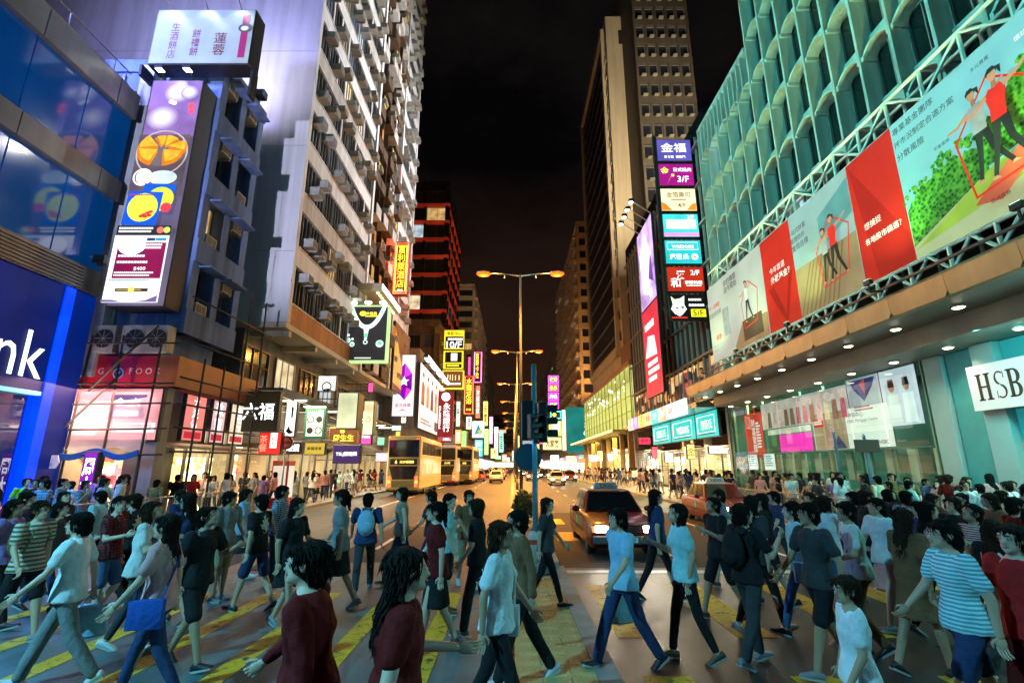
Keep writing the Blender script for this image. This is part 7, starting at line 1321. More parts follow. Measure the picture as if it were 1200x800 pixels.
def car(name, label, loc, rz, paint, roofm, taxi=False, lights=True, style='sedan', group=None, beam=0, plate='GT 4826'):
    """front faces -y; 4.7 m sedan (or taller van) with separate body, roof, panes, lamps, wheels"""
    t = thing(name, label, 'taxi' if taxi else 'car', loc, rz, group); HW = .85; van = style == 'van'
    def ring(y, zb, zs, zt, hw, hwt): return [(-hw+.04, y, zb), (hw-.04, y, zb), (hw, y, zb+.10), (hw+.012, y, zs), (hwt+.03, y, zt-.035), (hwt-.05, y, zt), (-hwt+.05, y, zt), (-hwt-.03, y, zt-.035), (-hw-.012, y, zs), (-hw, y, zb+.10)]
    st = [(-2.36, .36, .55, .66, .70, .66), (-2.30, .25, .55, .74, .80, .76), (-2.10, .22, .56, .81, .84, .80), (-1.3, .20, .58, .90, HW, .81), (-.92, .20, .58, .95, HW, .81), (.6, .20, .58, .96, HW, .81), (1.5, .20, .58, .97, HW, .81), (1.75, .21, .58, .96, HW, .81), (2.18, .24, .58, .93, .83, .78), (2.32, .30, .58, .86, .79, .72), (2.36, .40, .58, .75, .72, .68)]
    MB().loft([ring(*s) for s in st]).build('body', paint, t, local=True, smooth=True).data.polygons.foreach_set('use_smooth', [True]*0) if False else None
    b = MB().loft([ring(*s) for s in st]).build('body', paint, t, local=True); m_ = b.modifiers.new('bevel', 'BEVEL'); m_.width = .03; m_.segments = 3; m_.limit_method = 'ANGLE'; m_.angle_limit = R(25)
    for p in b.data.polygons: p.use_smooth = True
    yb0, yb1, yt0, yt1, zt, hr = (-.98, 1.62, -.30, 1.08, 1.46, .60) if not van else (-1.5, 2.3, -1.0, 2.15, 1.85, .70)
    zb = .94; hb = .79
    cab = MB(); base = [(-hb, yb0, zb), (hb, yb0, zb), (hb, yb1, zb), (-hb, yb1, zb)]; top = [(-hr, yt0, zt), (hr, yt0, zt), (hr, yt1, zt), (-hr, yt1, zt)]
    mid = [(-hb+.02, yb0+.03, zb+.02), (hb-.02, yb0+.03, zb+.02), (hb-.02, yb1-.03, zb+.02), (-hb+.02, yb1-.03, zb+.02)]
    cab.loft([base, mid, top]); cab.build('cabin', paint, t, local=True, bevel=.05, seg=3)
    ro = MB(); e = .05; ro.loft([[(-hr-e*.2, yt0-.02, zt-.03), (hr+e*.2, yt0-.02, zt-.03), (hr+e*.2, yt1+.02, zt-.03), (-hr-e*.2, yt1+.02, zt-.03)], [(-hr+.02, yt0+.05, zt+.015), (hr-.02, yt0+.05, zt+.015), (hr-.02, yt1-.05, zt+.015), (-hr+.02, yt1-.05, zt+.015)], [(-hr+.2, yt0+.25, zt+.045), (hr-.2, yt0+.25, zt+.045), (hr-.2, yt1-.25, zt+.045), (-hr+.2, yt1-.25, zt+.045)]]); ro.build('roof', roofm, t, local=True, bevel=.02)
    A = [Vector(p) for p in base]; T = [Vector(p) for p in top]
    def pane(nm, p0, p1, p2, p3, u0, u1, v0, v1, out):
        f = lambda u, v: (p0.lerp(p1, u)).lerp(p3.lerp(p2, u), v) + Vector(out)*.014; q = MB(); q.quad(f(u0, v0), f(u1, v0), f(u1, v1), f(u0, v1)); q.build(nm, cglass, t, local=True)
    pane('windscreen', A[0], A[1], T[1], T[0], .05, .95, .10, .93, (0, -1, .7)); pane('rear_window', A[2], A[3], T[3], T[2], .06, .94, .12, .92, (0, 1, .7))
    for s, (i, j) in ((1, (1, 2)), (-1, (3, 0))):
        cuts = ((.08, .40), (.44, .70), (.73, .92)) if s == 1 else ((.08, .27), (.30, .56), (.60, .92))
        for u0, u1 in cuts: pane('side_window', A[i], A[j], T[j], T[i], u0, u1, .14, .92, (s, 0, .25))
        for y in (-.55, .45): MB().box(s*.862-.012, y+.55, .74, s*.862+.018, y+.72, .775).build('door_handle', chrome, t, local=True)
        MB().box(s*.86-.008, -1.15, .50, s*.86+.016, 1.5, .56).build('side_moulding', blackp, t, local=True)
        MB().ell((s*.98, -.72, 1.02), (.11, .07, .08)).build('mirror', paint, t, local=True, smooth=True)
        for y in (-1.42, 1.32): wheel(t, (s*.72, y, .31))
        hl = MB(); hl.box(s*.42, -2.375, .60, s*.74, -2.25, .74); hl.build('headlight', E((1, .93, .75), 22 if lights else .3, 0), t, local=True, bevel=.02)
        MB().box(s*.745, -2.36, .60, s*.80, -2.20, .73).build('indicator', E((1, .35, .03), 1.2, 0), t, local=True)
        MB().box(s*.44, 2.30, .62, s*.78, 2.375, .80).build('tail_light', E((1, .04, .02), 6 if lights else .5, 0), t, local=True, bevel=.02)
        if beam:
            Bm = W[t.name]; a = Bm @ Vector((s*.58, -2.55, .66)); c = Bm @ Vector((s*.5, -9, -.1)); lamp('SPOT', t, a, beam, (1, .88, .65), .06, aim=c, angle=70, blend=.7)
    MB().box(-.40, -2.385, .60, .40, -2.28, .72).build('grille', blackp, t, local=True); g = MB()
    for k in range(4): g.box(-.39, -2.392, .612+k*.028, .39, -2.38, .622+k*.028)
    g.build('grille_bar', chrome, t, local=True)
    for y, s in ((-2.42, -1), (2.34, 1)): MB().box(-.80, y, .34, .80, y+.1, .52).build('bumper', blackp if not taxi else M('bumper_grey', (.12, .12, .12), .4), t, local=True, bevel=.03)
    MB().box(-.26, -2.432, .38, .26, -2.42, .49).build('number_plate', M('plate_white', (.7, .7, .68), .5), t, local=True); mb = MB(); text_into(mb, plate, 0, .435, .42, .07, -2.436); mb.build('lettering', M('plate_black', (.02, .02, .02), .6), t, local=True)
    for k in range(2): MB().tube([(-.5+k*.55, -.99, .97), (-.1+k*.55, -.80, 1.08)], .012, 5).build('wiper', blackp, t, local=True)
    if taxi:
        s_ = MB(); s_.prism([(-.36, zt+.045), (.36, zt+.045), (.30, zt+.21), (-.30, zt+.21)], 'y', .05, .25); o = s_.build('roof_sign', M('taxi_sign_plastic', (.6, .6, .62), .4), t, local=True, bevel=.02); mb = MB(); text_into(mb, 'TAXI', 0, zt+.125, .4, .10, .045); mb.build('lettering', M('taxi_sign_red', (.4, .02, .02), .5), o, local=True)
        f_ = MB(); f_.box(.25, -.62, 1.03, .47, -.60, 1.15); f_.build('meter_flag', E((.05, .8, .6), 1.5, 0), t, local=True)
        for s in (-1, 1): MB().disc(0, 0, .12).build('door_badge', E((.1, .8, .35), .3, 0), t, (s*.872, .0, .68), -s*RR if s < 0 else LR, True)
    return t
GC = 'vehicles in the far lanes'
car('taxi', 'red taxi with silver roof waiting at the stop line with headlights on', (2.72, 14.9, 0), 0, red_paint, silver, True, beam=45, plate='HT 3719')
car('taxi', 'red taxi in the lane beside the bank footway', (8.05, 20.3, 0), R(-4), red_paint, silver, True, beam=40, plate='KF 6052')
grey_p = M('car_grey', (.10, .10, .11), .25, .4, coat=1.0); white_p = M('car_white', (.6, .6, .6), .25, coat=1.0); dark_p = M('car_dark', (.02, .022, .03), .2, .3, coat=1.0)
for nm, lab, x, y, pt, tx in (('car', 'white car with headlights on far up the bank-side lanes', 5.0, 58, white_p, False), ('taxi', 'red taxi with headlights on far up the middle lane', 2.9, 74, red_paint, True), ('car', 'dark car with headlights on behind the far taxi', 5.2, 84, dark_p, False), ('car', 'grey car with headlights on by the median far off', 2.7, 98, grey_p, False), ('taxi', 'red taxi with headlights on beside the podium canopy', 7.8, 70, red_paint, True), ('car', 'white car with headlights on by the podium canopy', 8.0, 92, white_p, False), ('car', 'dark car with headlights on at the far end of the lanes', 5.0, 116, dark_p, False), ('taxi', 'red taxi with headlights on at the far end of the lanes', 2.8, 130, red_paint, True)):
    car(nm, lab, (x, y, 0), 0, pt, silver if tx else pt, tx)
for nm, lab, x, y, pt, tx in (('taxi', 'red taxi seen from behind ahead of the buses', -4.6, 72, red_paint, True), ('car', 'white car seen from behind by the median', -2.0, 66, white_p, False), ('taxi', 'red taxi seen from behind by the median', -1.9, 80, red_paint, True), ('car', 'dark car seen from behind between the taxis', -4.5, 86, dark_p, False), ('taxi', 'red taxi seen from behind far down the bus lanes', -4.4, 98, red_paint, True), ('car', 'grey car seen from behind far down the bus lanes', -2.0, 104, grey_p, False), ('car', 'white van-like car seen from behind in the far middle lane', -4.6, 116, white_p, False)):
    car(nm, lab, (x, y, 0), math.pi, pt, silver if tx else pt, tx)
for i, (x, y, tx) in enumerate(((-8.0, 78, True), (-8.2, 90, False), (-6.6, 108, True), (-8.0, 122, True), (-2.2, 126, True), (-4.6, 140, False), (-2.0, 150, True), (-6.8, 160, True))): car('taxi' if tx else 'car', 'red taxi with tail lights lit deep in the queue of traffic' if tx else 'dark car with tail lights lit deep in the queue of traffic', (x, y, 0), math.pi, red_paint if tx else dark_p, silver if tx else dark_p, tx, group='queue of traffic beyond the buses')
for i, (x, y) in enumerate(((5.2, 142), (2.8, 156), (7.6, 110), (7.8, 134), (5.0, 172))): car('car', 'grey car with headlights lit deep in the oncoming traffic', (x, y, 0), 0, grey_p, grey_p, False, group='oncoming traffic far up the street')
def bus(loc, label, paint, rear2, lower_dark=True, H=4.3, L=11.2, num='6', dest='尖沙咀碼頭'):
    """double-decker seen from behind: its rear faces -y"""
    t = thing('double_decker_bus', label, 'bus', loc, 0, 'double-decker buses in the kerb lane'); hw = 1.25
    b = MB(); b.box(-hw, 0, .38, hw, L, H); b.build('body', paint, t, local=True, bevel=.14, seg=3)
    MB().box(-hw+.1, .05, .25, hw-.1, L-.05, .38).build('underframe', blackp, t, local=True)
    MB().box(-1.12, -.022, 2.75, 1.12, .02, 4.0).build('upper_rear_window', cglass, t, local=True, bevel=.015); MB().prism([(-1.05, 2.1), (1.05, 2.1), (.78, 1.15), (-.78, 1.15)], 'y', -.018, .03).build('lower_rear_window', cglass, t, local=True)
    MB().box(-1.0, -.020, 2.18, 1.0, .03, 2.62).build('display_panel', blackp, t, local=True); mb = MB(); text_into(mb, num, -.55, 2.40, None, .26, -.026, 0, .02); text_into(mb, dest, .25, 2.40, None, .2, -.026, 0, .01); mb.build('route_number', E((1, .62, .1), 3.0, 0), t, local=True)
    g = MB()
    for k in range(7): g.box(-.8, -.012, .58+k*.07, .8, .0, .615+k*.07)
    g.build('engine_grille', blackp, t, local=True); MB().box(-1.2, -.08, .40, 1.2, .0, .56).build('bumper', rear2, t, local=True, bevel=.02)
    for s in (-1, 1):
        for z, c, st in ((1.25, (1, .05, .02), 6), (.98, (1, .3, .03), 3), (.75, (1, .05, .02), 5)): MB().box(s*1.0-.10, -.03, z-.11, s*1.0+.10, .0, z+.11).build('tail_light', E(c, st, 0), t, local=True, bevel=.02)
        MB().box(s*1.05-.07, -.03, 4.05, s*1.05+.07, .0, 4.15).build('top_light', E((1, .05, .02), 4, 0), t, local=True)
        for k in range(6):
            y0 = .7+k*1.7
            for z0, z1 in ((1.45, 2.35), (2.95, 3.9)): MB().box(s*hw-.01, y0, z0, s*hw+.012, y0+1.58, z1).build('side_window', E((1, .82, .5), .55, .4, 1) if z0 < 2 else cglass, t, local=True)
        for y in (2.6, 3.6, 8.6): wheel(t, (s*1.08, y, .48), .48, .28)
    MB().box(-.27, -.09, .42, .27, -.082, .53).build('number_plate', M('plate_yellow', (.7, .5, .05), .5), t, local=True)
    return t
gold = M('bus_gold', (.60, .47, .20), .4, .1, var=.08, coat=.6); wred = M('bus_white', (.6, .55, .5), .35, coat=.5); green = M('bus_cream_green', (.45, .42, .2), .4, coat=.4)
bus((-8.05, 37.8, 0), 'gold double-decker bus seen from behind at the kerb', gold, M('bumper_gold', (.45, .32, .1), .4)); bus((-7.3, 55.5, 0), 'white and red double-decker bus ahead of the gold one', wred, M('bus_red_trim', (.4, .03, .03), .4), num='2', dest='尖沙咀'); bus((-5.8, 59.5, 0), 'cream double-decker bus in the second lane', green, blackp, num='1', dest='樂富')
# ================================================================== the people
def check(key, c1, c2, f):
    m = stripe(key, c1, c2, f); n = m.node_tree.nodes; l = m.node_tree.links.new; b = n['Principled BSDF']; a = b.inputs['Base Color'].links[0].from_socket; tc = n.new('ShaderNodeTexCoord'); w_ = n.new('ShaderNodeTexWave'); w_.bands_direction = 'DIAGONAL'; w_.bands_direction = 'X'; w_.inputs['Scale'].default_value = f; l(tc.outputs['Object'], w_.inputs['Vector'])
    x = n.new('ShaderNodeMix'); x.data_type = 'RGBA'; x.blend_type = 'MULTIPLY'; x.inputs['Factor'].default_value = .7; l(a, x.inputs['A']); l(w_.outputs['Color'], x.inputs['B']); l(x.outputs['Result'], b.inputs['Base Color']); return m
def blot(key, c1, c2):
    """a printed motif on the front and back of the chest"""
    m = cloth(key, c1); n = m.node_tree.nodes; l = m.node_tree.links.new; b = n['Principled BSDF']; tc = n.new('ShaderNodeTexCoord'); sx_ = n.new('ShaderNodeMapping'); sx_.inputs['Location'].default_value = (0, 0, -1.24*5.2); sx_.inputs['Scale'].default_value = (7.5, 0, 5.2); l(tc.outputs['Object'], sx_.inputs['Vector'])
    ln_ = n.new('ShaderNodeVectorMath'); ln_.operation = 'LENGTH'; l(sx_.outputs['Vector'], ln_.inputs[0]); z = n.new('ShaderNodeTexNoise'); z.inputs['Scale'].default_value = 22; l(tc.outputs['Object'], z.inputs['Vector'])
    a = n.new('ShaderNodeMath'); a.operation = 'MULTIPLY_ADD'; a.inputs[1].default_value = 1.6; l(z.outputs['Fac'], a.inputs[0]); l(ln_.outputs['Value'], a.inputs[2]); r = n.new('ShaderNodeMath'); r.operation = 'LESS_THAN'; r.inputs[1].default_value = 1.35; l(a.outputs[0], r.inputs[0])
    x = n.new('ShaderNodeMix'); x.data_type = 'RGBA'; l(r.outputs[0], x.inputs['Factor']); old = b.inputs['Base Color'].links[0].from_socket; l(old, x.inputs['A']); x.inputs['B'].default_value = (*c2, 1); l(x.outputs['Result'], b.inputs['Base Color']); return m
C_ = {'white': cloth('white', (.68, .70, .72)), 'black': cloth('black', (.018, .018, .02)), 'pink': cloth('pink', (.62, .30, .30)), 'red': cloth('red', (.50, .02, .02)), 'maroon': cloth('maroon', (.13, .008, .008)), 'navy': cloth('navy', (.03, .05, .13)), 'jeans': cloth('jeans', (.06, .12, .24)), 'grey': cloth('grey', (.22, .22, .23)), 'purple': cloth('purple', (.28, .18, .45)), 'brown': cloth('brown', (.20, .10, .05)), 'olive': cloth('olive', (.20, .15, .05)), 'sky': cloth('sky', (.30, .50, .68)), 'aqua': cloth('aqua', (.35, .62, .66)), 'lime': cloth('lime', (.30, .60, .04)), 'yellow': cloth('yellow', (.6, .42, .06)), 'khaki': cloth('khaki', (.33, .27, .17)), 'blue': cloth('blue', (.02, .08, .35)), 'charcoal': cloth('charcoal', (.05, .05, .055)), 'cream': cloth('cream', (.62, .55, .42)), 'striped aqua': stripe('striped_aqua', (.55, .75, .78), (.10, .38, .45), 10), 'striped red': stripe('striped_red', (.6, .55, .5), (.42, .02, .03), 12), 'checked blue': check('checked_blue', (.10, .16, .30), (.50, .55, .58), 9), 'checked red': check('checked_red', (.35, .03, .03), (.05, .04, .05), 8), 'printed white': blot('printed_white', (.62, .62, .60), (.04, .05, .12)), 'printed black': blot('printed_black', (.02, .02, .022), (.55, .5, .4)), 'striped olive': stripe('striped_olive', (.55, .52, .45), (.18, .11, .05), 6)}
shoe_mats = [M('shoe_black', (.012, .012, .013), .5), M('shoe_white', (.55, .55, .55), .5), M('shoe_brown', (.10, .05, .03), .5), M('shoe_grey', (.2, .2, .22), .5)]
_pc = [0]; rp_ = random.Random(77)
BOT = {'m_step': 'trousers', 'f_step': 'shorts', 'm_strap': 'trousers', 'm_walk': 'trousers', 'm_walk2': 'shorts', 'm_phone': 'shorts', 'm_long': 'trousers', 'm_stand': 'shorts', 'm_stand2': 'trousers', 'f_walk': 'trousers', 'f_skirt': 'skirt', 'f_dress': '', 'f_shorts': 'shorts', 'f_phone': 'trousers', 'f_stand': 'shorts'}
TOPN = {'m_long': 'long-sleeved top', 'f_dress': 'dress', 'f_shorts': 'tank top'}
HAIRN = {'f_step': 'a ponytail', 'm_strap': 'bobbed hair', 'f_walk': 'long hair', 'f_skirt': 'ponytail', 'f_dress': 'long hair', 'f_shorts': 'bobbed hair', 'f_phone': 'bobbed hair', 'f_stand': 'long hair'}
used = {}
def override(o, mat, k=0): o.material_slots[k].link = 'OBJECT'; o.material_slots[k].material = mat
def person(v, x, y, face, top, bot, where, z=0.0, h=1.0, skin=None, group='pedestrians', act=None, bag=None, shoe=None, wide=1.0):
    P = VA[v]; skin = skin if skin is not None else rp_.randrange(3)
    o = put('person', P['body'], None, (x, y, z), R(face)); o.scale = (h*wide, h*wide, h); override(o, skins[skin])
    act = {'m_phone': 'one hand raised', 'f_phone': 'one hand raised', 'm_stand': 'standing', 'm_stand2': 'standing', 'f_stand': 'standing'}.get(v, 'walking')
    lab = 'person in %s %s%s, %s %s' % (top, TOPN.get(v, 't-shirt'), (' and %s %s' % (bot, BOT[v])) if BOT[v] else '', act, where)
    if len(lab.split()) > 16: lab = lab.replace(', ' + act, ',')
    hx = ' with ' + HAIRN.get(v, 'short hair') + ','
    if len(lab.split()) + len(hx.split()) <= 16: lab = lab.replace(',', hx, 1)
    used.setdefault(lab, []).append(o); tag(o, lab, 'person', group)
    def sub(nm, me, mat, k=0): c = put(nm, me, o, (0, 0, 0), 0, True); override(c, mat, k); return c
    sub('hair', P['hair'], rp_.choice(hairs))
    for nm in ('shirt', 'dress'):
        if nm in P: sub(nm, P[nm], C_[top])
    for nm in ('trousers', 'shorts', 'skirt'):
        if nm in P: sub(nm, P[nm], C_[bot])
    sm_ = shoe if shoe is not None else rp_.choice(shoe_mats)
    for s in P['shoes']: sub('shoe', s, sm_)
    o['_shoe'] = {'shoe_black': 'black', 'shoe_white': 'white', 'shoe_brown': 'brown', 'shoe_grey': 'grey'}[sm_.name]
    if bag: add_bag(o, P, bag, lab)
    _pc[0] += 1; return o
bags = 0
def add_bag(o, P, kind, lab):
    c, nm = kind; m_ = C_[c]; B = Matrix.Translation(o.location) @ Matrix.Rotation(o.rotation_euler.z, 4, 'Z'); mb = MB()
    top = lab.split(' in ')[1].split(' ')[0]
    if nm == 'backpack':
        p = P['back']; mb.ell((p.x, p.y-.01, p.z), (.15, .085, .22), 16, 10); mb.ell((p.x, p.y+.055, p.z-.07), (.11, .045, .10), 12, 8)
        for s in (-1, 1): mb.tube([(s*.09, p.y-.05, p.z+.17), (s*.10, p.y-.19, p.z+.235), (s*.105, p.y-.325, p.z+.10), (s*.115, p.y-.25, p.z-.10), (s*.11, p.y-.06, p.z-.16)], .014, 6)
        lab2 = '%s backpack worn over a %s top' % (c, top)
    elif nm == 'shoulder bag':
        p = P['hip']; mb.box(p.x+.19, p.y-.14, p.z-.22, p.x+.27, p.y+.14, p.z+.02); mb.tube([(.22, p.y-.1, p.z), (.12, p.y-.13, p.z+.28), (-.10, p.y-.03, p.z+.50), (.0, p.y+.13, p.z+.34), (.22, p.y+.1, p.z)], .010, 6); lab2 = '%s shoulder bag hanging at the hip of a %s top' % (c, top)
    else:
        p = P['hands'][0]; mb.loft([ring_e((p.x-.0, p.y, p.z-.42), .10, .17), ring_e((p.x, p.y, p.z-.40), .12, .19), ring_e((p.x, p.y, p.z-.12), .10, .15)]); mb.tube([(p.x, p.y-.10, p.z-.13), (p.x, p.y-.03, p.z-.02), (p.x, p.y+.03, p.z-.02), (p.x, p.y+.10, p.z-.13)], .008, 6); lab2 = '%s carrier bag held in the hand beside a %s top' % (c, top)
    me = mb.mesh('bag', m_, True); ob = put(nm.replace(' ', '_').replace('shoulder', 'shoulder'), me, None, tuple(o.location), o.rotation_euler.z); ob.scale = o.scale; md = ob.modifiers.new('bevel', 'BEVEL'); md.width = .02; md.segments = 2; md.limit_method = 'ANGLE'
    tag(ob, lab2, 'bag', 'bags carried by pedestrians')
RGT, LFT, AWY, TOW = 90, -90, 180, 0
NC = 'on the crossing'
def at(px, py): p = atZ(px, py, 0); return p.x, p.y
def fg(v, px, Y, face, top, bot, where=NC, **k): p = atY(px, 640, Y); return person(v, p.x, Y, face + rp_.uniform(-22, 22), top, bot, where, **k)
# --- foreground row, left to right as they stand across the road
fg('f_walk', 4, 7.4, RGT, 'purple', 'black', 'at the tenement end of the crossing', shoe=shoe_mats[0])
fg('m_walk2', 36, 6.9, RGT, 'striped olive', 'black', 'at the tenement end of the crossing', bag=('olive', 'backpack'))
fg('m_walk', 92, 5.6, LFT, 'white', 'grey', 'on the near yellow bars'.replace('near ', ''), bag=('sky', 'carrier bag'))
fg('f_step', 128, 7.6, RGT, 'checked red', 'jeans', 'behind the white shirt')
fg('f_phone', 168, 6.6, RGT, 'printed white', 'charcoal', 'on the yellow bars', bag=('white', 'carrier bag'))
fg('f_walk', 196, 5.2, LFT, 'pink', 'navy', 'on the yellow bars', bag=('blue', 'shoulder bag'))
fg('m_phone', 236, 6.15, RGT, 'black', 'black', 'on the yellow bars', shoe=shoe_mats[0])
fg('m_stand', 262, 8.9, RGT, 'grey', 'khaki', 'behind the black t-shirt')
fg('m_walk2', 302, 8.3, LFT, 'printed black', 'navy', 'past the yellow bars', shoe=shoe_mats[0])
fg('f_dress', 342, 7.4, RGT, 'black', '', 'past the yellow bars')
fg('m_long', 376, 3.15, LFT, 'maroon', 'black', 'close to the photographer', wide=1.12, h=1.02); fg('f_dress', 470, 3.0, RGT, 'maroon', '', 'close to the photographer', wide=1.12, h=1.0)
fg('m_walk', 428, 9.4, AWY, 'navy', 'charcoal', 'on the far edge of the crossing', bag=('sky', 'backpack'))
fg('f_skirt', 512, 6.6, LFT, 'maroon', 'black', 'behind the dark red dress')
fg('f_stand', 525, 8.2, RGT, 'aqua', 'black', 'beside the refuge')
fg('m_walk2', 548, 9.8, TOW, 'brown', 'khaki', 'beside the refuge')
fg('f_walk', 583, 4.6, RGT, 'white', 'black', 'beside the refuge', bag=('white', 'shoulder bag'))
fg('m_long', 612, 5.7, LFT, 'brown', 'black', 'on the refuge tiles', shoe=shoe_mats[1])
fg('m_walk', 728, 6.1, LFT, 'sky', 'navy', 'in front of the waiting taxi', shoe=shoe_mats[0], bag=('aqua', 'carrier bag'))
fg('f_phone', 800, 6.3, LFT, 'aqua', 'black', 'in front of the waiting taxi')
fg('m_phone', 842, 7.9, LFT, 'black', 'black', 'past the waiting taxi')
fg('m_strap', 872, 6.2, RGT, 'black', 'charcoal', 'past the waiting taxi', bag=('black', 'backpack'))
fg('f_dress', 900, 8.6, LFT, 'black', '', 'past the waiting taxi')
fg('f_walk', 936, 7.0, LFT, 'aqua', 'jeans', 'towards the bank footway', bag=('sky', 'shoulder bag'))
fg('f_shorts', 972, 8.2, RGT, 'white', 'jeans', 'towards the bank footway')
fg('m_step', 1002, 6.4, LFT, 'printed white', 'brown', 'towards the bank footway')
fg('f_skirt', 1036, 7.4, LFT, 'white', 'pink', 'towards the bank footway')
fg('m_stand', 985, 3.9, LFT, 'white', 'blue', 'close to the photographer on the taxi side', h=.80)
fg('m_step', 1070, 9.2, RGT, 'checked blue', 'charcoal', 'at the bank end of the crossing')
fg('m_walk2', 1114, 4.55, LFT, 'striped aqua', 'navy', 'at the bank end of the crossing', wide=1.08)
fg('f_walk', 1092, 7.0, RGT, 'pink', 'black', 'behind the striped shirt')
fg('f_walk', 1190, 4.35, LFT, 'red', 'maroon', 'at the bank end of the crossing', bag=('white', 'shoulder bag'), wide=1.06)
fg('m_phone', 1150, 6.6, LFT, 'striped red', 'charcoal', 'at the bank end of the crossing')
fg('f_stand', 1172, 8.4, LFT, 'brown', 'black', 'at the bank end of the crossing')
fg('m_long', 1215, 6.0, RGT, 'grey', 'black', 'at the bank end of the crossing')
# --- people crossing farther back
back_rows = [(18, 10.4, 'm_walk', 'white', 'navy'), (62, 9.6, 'f_phone', 'charcoal', 'black'), (108, 10.2, 'm_walk2', 'aqua', 'black'), (148, 9.4, 'f_walk', 'black', 'jeans'), (205, 10.3, 'm_long', 'navy', 'black'), (280, 10.4, 'f_skirt', 'sky', 'charcoal'), (322, 10.0, 'm_step', 'checked blue', 'charcoal'), (470, 10.1, 'f_shorts', 'khaki', 'navy'), (505, 10.4, 'm_walk', 'charcoal', 'navy'), (850, 9.9, 'm_walk2', 'grey', 'black'), (915, 10.2, 'm_walk', 'navy', 'charcoal'), (958, 10.0, 'f_walk', 'maroon', 'black'), (1010, 9.6, 'm_strap', 'pink', 'jeans'), (1050, 10.3, 'f_phone', 'black', 'black'), (1100, 10.1, 'm_long', 'brown', 'black'), (1140, 9.7, 'f_dress', 'red', ''), (1185, 10.2, 'm_walk', 'cream', 'black')]
extra = [(60, 8.3, 'f_walk', 'charcoal', 'navy'), (15, 8.8, 'm_long', 'navy', 'black'), (150, 8.5, 'm_step', 'printed black', 'black'), (215, 7.7, 'f_dress', 'navy', ''), (398, 8.3, 'f_skirt', 'grey', 'black'), (560, 7.2, 'm_strap', 'black', 'black'), (640, 8.6, 'f_walk', 'charcoal', 'black'), (770, 8.9, 'f_walk', 'navy', 'black'), (885, 7.3, 'f_walk', 'charcoal', 'black'), (955, 5.9, 'm_walk2', 'charcoal', 'black'), (1020, 8.9, 'm_long', 'black', 'navy'), (1062, 5.9, 'f_dress', 'brown', ''), (1085, 8.3, 'm_walk2', 'navy', 'grey'), (1128, 8.0, 'm_walk', 'black', 'black'), (1165, 5.6, 'f_walk', 'black', 'charcoal'), (1198, 7.6, 'm_walk', 'maroon', 'black')]
for px, Y, v, a, b in extra: fg(v, px, Y, rp_.choice((RGT, LFT)), a, b, 'among the crossing crowd', h=rp_.uniform(.94, 1.05))
for px, Y, v, a, b in back_rows: fg(v, px, Y, rp_.choice((RGT, LFT)), a, b, 'along the far side of the crossing', h=rp_.uniform(.95, 1.04))
# --- footways
tops = ['white', 'black', 'charcoal', 'navy', 'grey', 'brown', 'black', 'charcoal', 'white', 'navy', 'cream', 'maroon', 'checked blue', 'checked red', 'printed white', 'printed black', 'purple', 'olive', 'pink', 'aqua', 'black', 'grey', 'striped red', 'charcoal']; bots = ['black', 'navy', 'jeans', 'charcoal', 'khaki', 'grey']
def crowd(n, x0, x1, y0, y1, where, group, seed, mind=.55):
    r = random.Random(seed); pts = []
    for k in range(n*30):
        if len(pts) >= n: break
        x, y = r.uniform(x0, x1), r.uniform(y0, y1)
        if all((x-a)**2 + (y-b)**2 > mind**2 for a, b in pts): pts.append((x, y))
    for x, y in pts:
        v = r.choice(list(VA)); person(v, x, y, r.choice((0, 180, 180, 0, 90, -90)) + r.uniform(-30, 30), r.choice(tops), r.choice(bots), where, .13, r.uniform(.93, 1.05), group=group)
person('m_phone', -13.4, 14.2, 60, 'lime', 'charcoal', 'by the bank corner', .13, 1.0)
person('f_stand', -11.6, 18.7, 60, 'red', 'black', 'under the bamboo scaffold', .13)
crowd(16, -13.2, -11.2, 11.5, 17.0, 'on the footway by the bank corner', 'people on the tenement footway', 1)
crowd(16, -12.9, -11.2, 19.0, 27, 'on the footway below the tenement shops', 'people on the tenement footway', 2)
crowd(22, -12.8, -10.9, 28, 44, 'on the footway by the white tower shops', 'people on the tenement footway', 3)
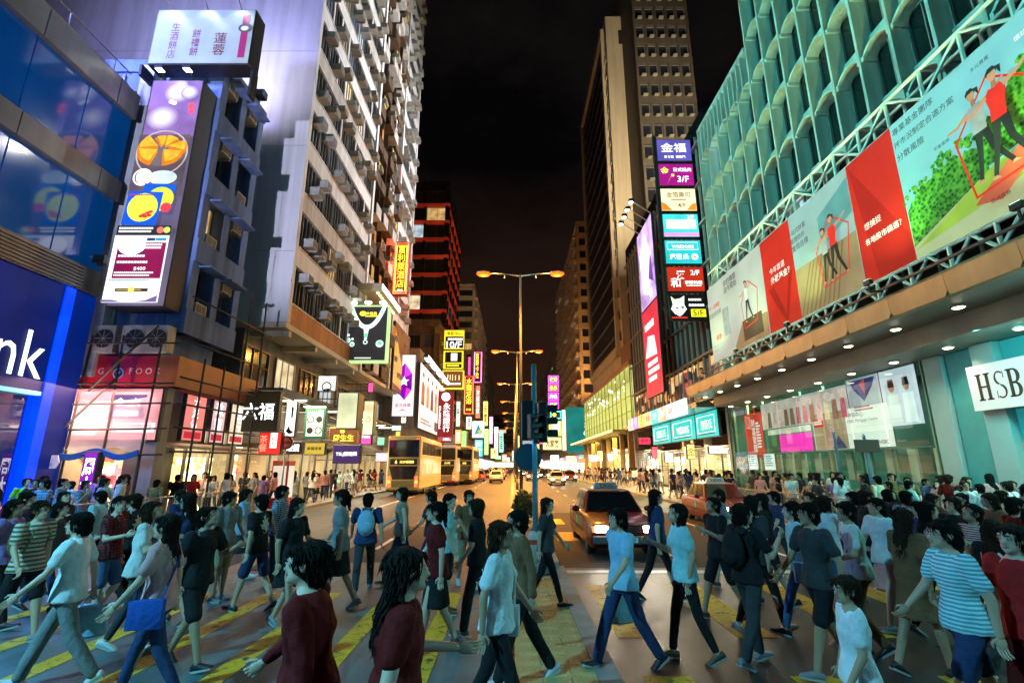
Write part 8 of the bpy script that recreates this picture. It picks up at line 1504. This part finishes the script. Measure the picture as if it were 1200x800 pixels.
crowd(42, 10.3, 14.2, 11.5, 24, 'on the footway under the bank canopy', 'people on the bank footway', 4)
crowd(44, 10.0, 14.3, 24, 42, 'on the footway beyond the bank canopy', 'people on the bank footway', 5)
crowd(46, 9.9, 14.6, 42, 80, 'on the footway near the glass podium', 'people on the bank footway', 6, .7)
# look-alikes are told apart by their shoes where those differ
for lab, os_ in used.items():
    if len(os_) > 1:
        for o in os_:
            l2 = '%s, %s shoes' % (lab, o['_shoe'])
            if len(l2.split()) <= 16: o['label'] = l2
for os_ in used.values():
    for o in os_: del o['_shoe']
# ================================================================== added rooftop floodlights that brighten the tall fronts
def added_roof_flood(label, loc, aim, power, col, angle=90):
    t = thing('added_roof_floodlight', label, 'floodlight', (loc[0], loc[1], loc[2]-.75)); MB().box(-.05, -.05, 0, .05, .05, .4).build('stand', darks, t, local=True); h = MB(); h.box(-.3, -.2, .4, .3, .2, .8); h.build('housing', darks, t, local=True, bevel=.03)
    MB().box(-.26, -.16, .801, .26, .16, .812).build('lens', E(col, 3, 0), t, local=True); lamp('SPOT', t, loc, power, col, .3, aim=aim, angle=angle, blend=.9)
added_roof_flood('added floodlight on the dark block roof aimed across at the white tower', (15.6, 40, 30.8), (-11, 39, 30), 85000, (1, .99, .97), 100)
added_roof_flood('added floodlight on the dark block roof aimed at the beige tower', (16.6, 37.5, 30.8), (18.5, 70, 52), 200000, (1, .84, .56), 75)
added_roof_flood('added floodlight on the podium roof aimed at the amber tower', (17.5, 100, 16.4), (17, 125, 40), 40000, (1, .55, .20), 110)
added_roof_flood('added floodlight on the red-banded tower roof aimed at the balcony tower', (-12, 92, 49.8), (-13, 140, 40), 14000, (1, .75, .45), 70)
added_roof_flood('added teal floodlight on the bank roof aimed across at the arched block', (-13.8, 10, 17.6), (13.5, 18, 19), 33000, (.09, .90, .82), 95)
added_roof_flood('added teal floodlight on the tenement roof aimed across at the arched block', (-12.3, 20.5, 19.8), (13.5, 25, 21), 30000, (.09, .90, .82), 95)
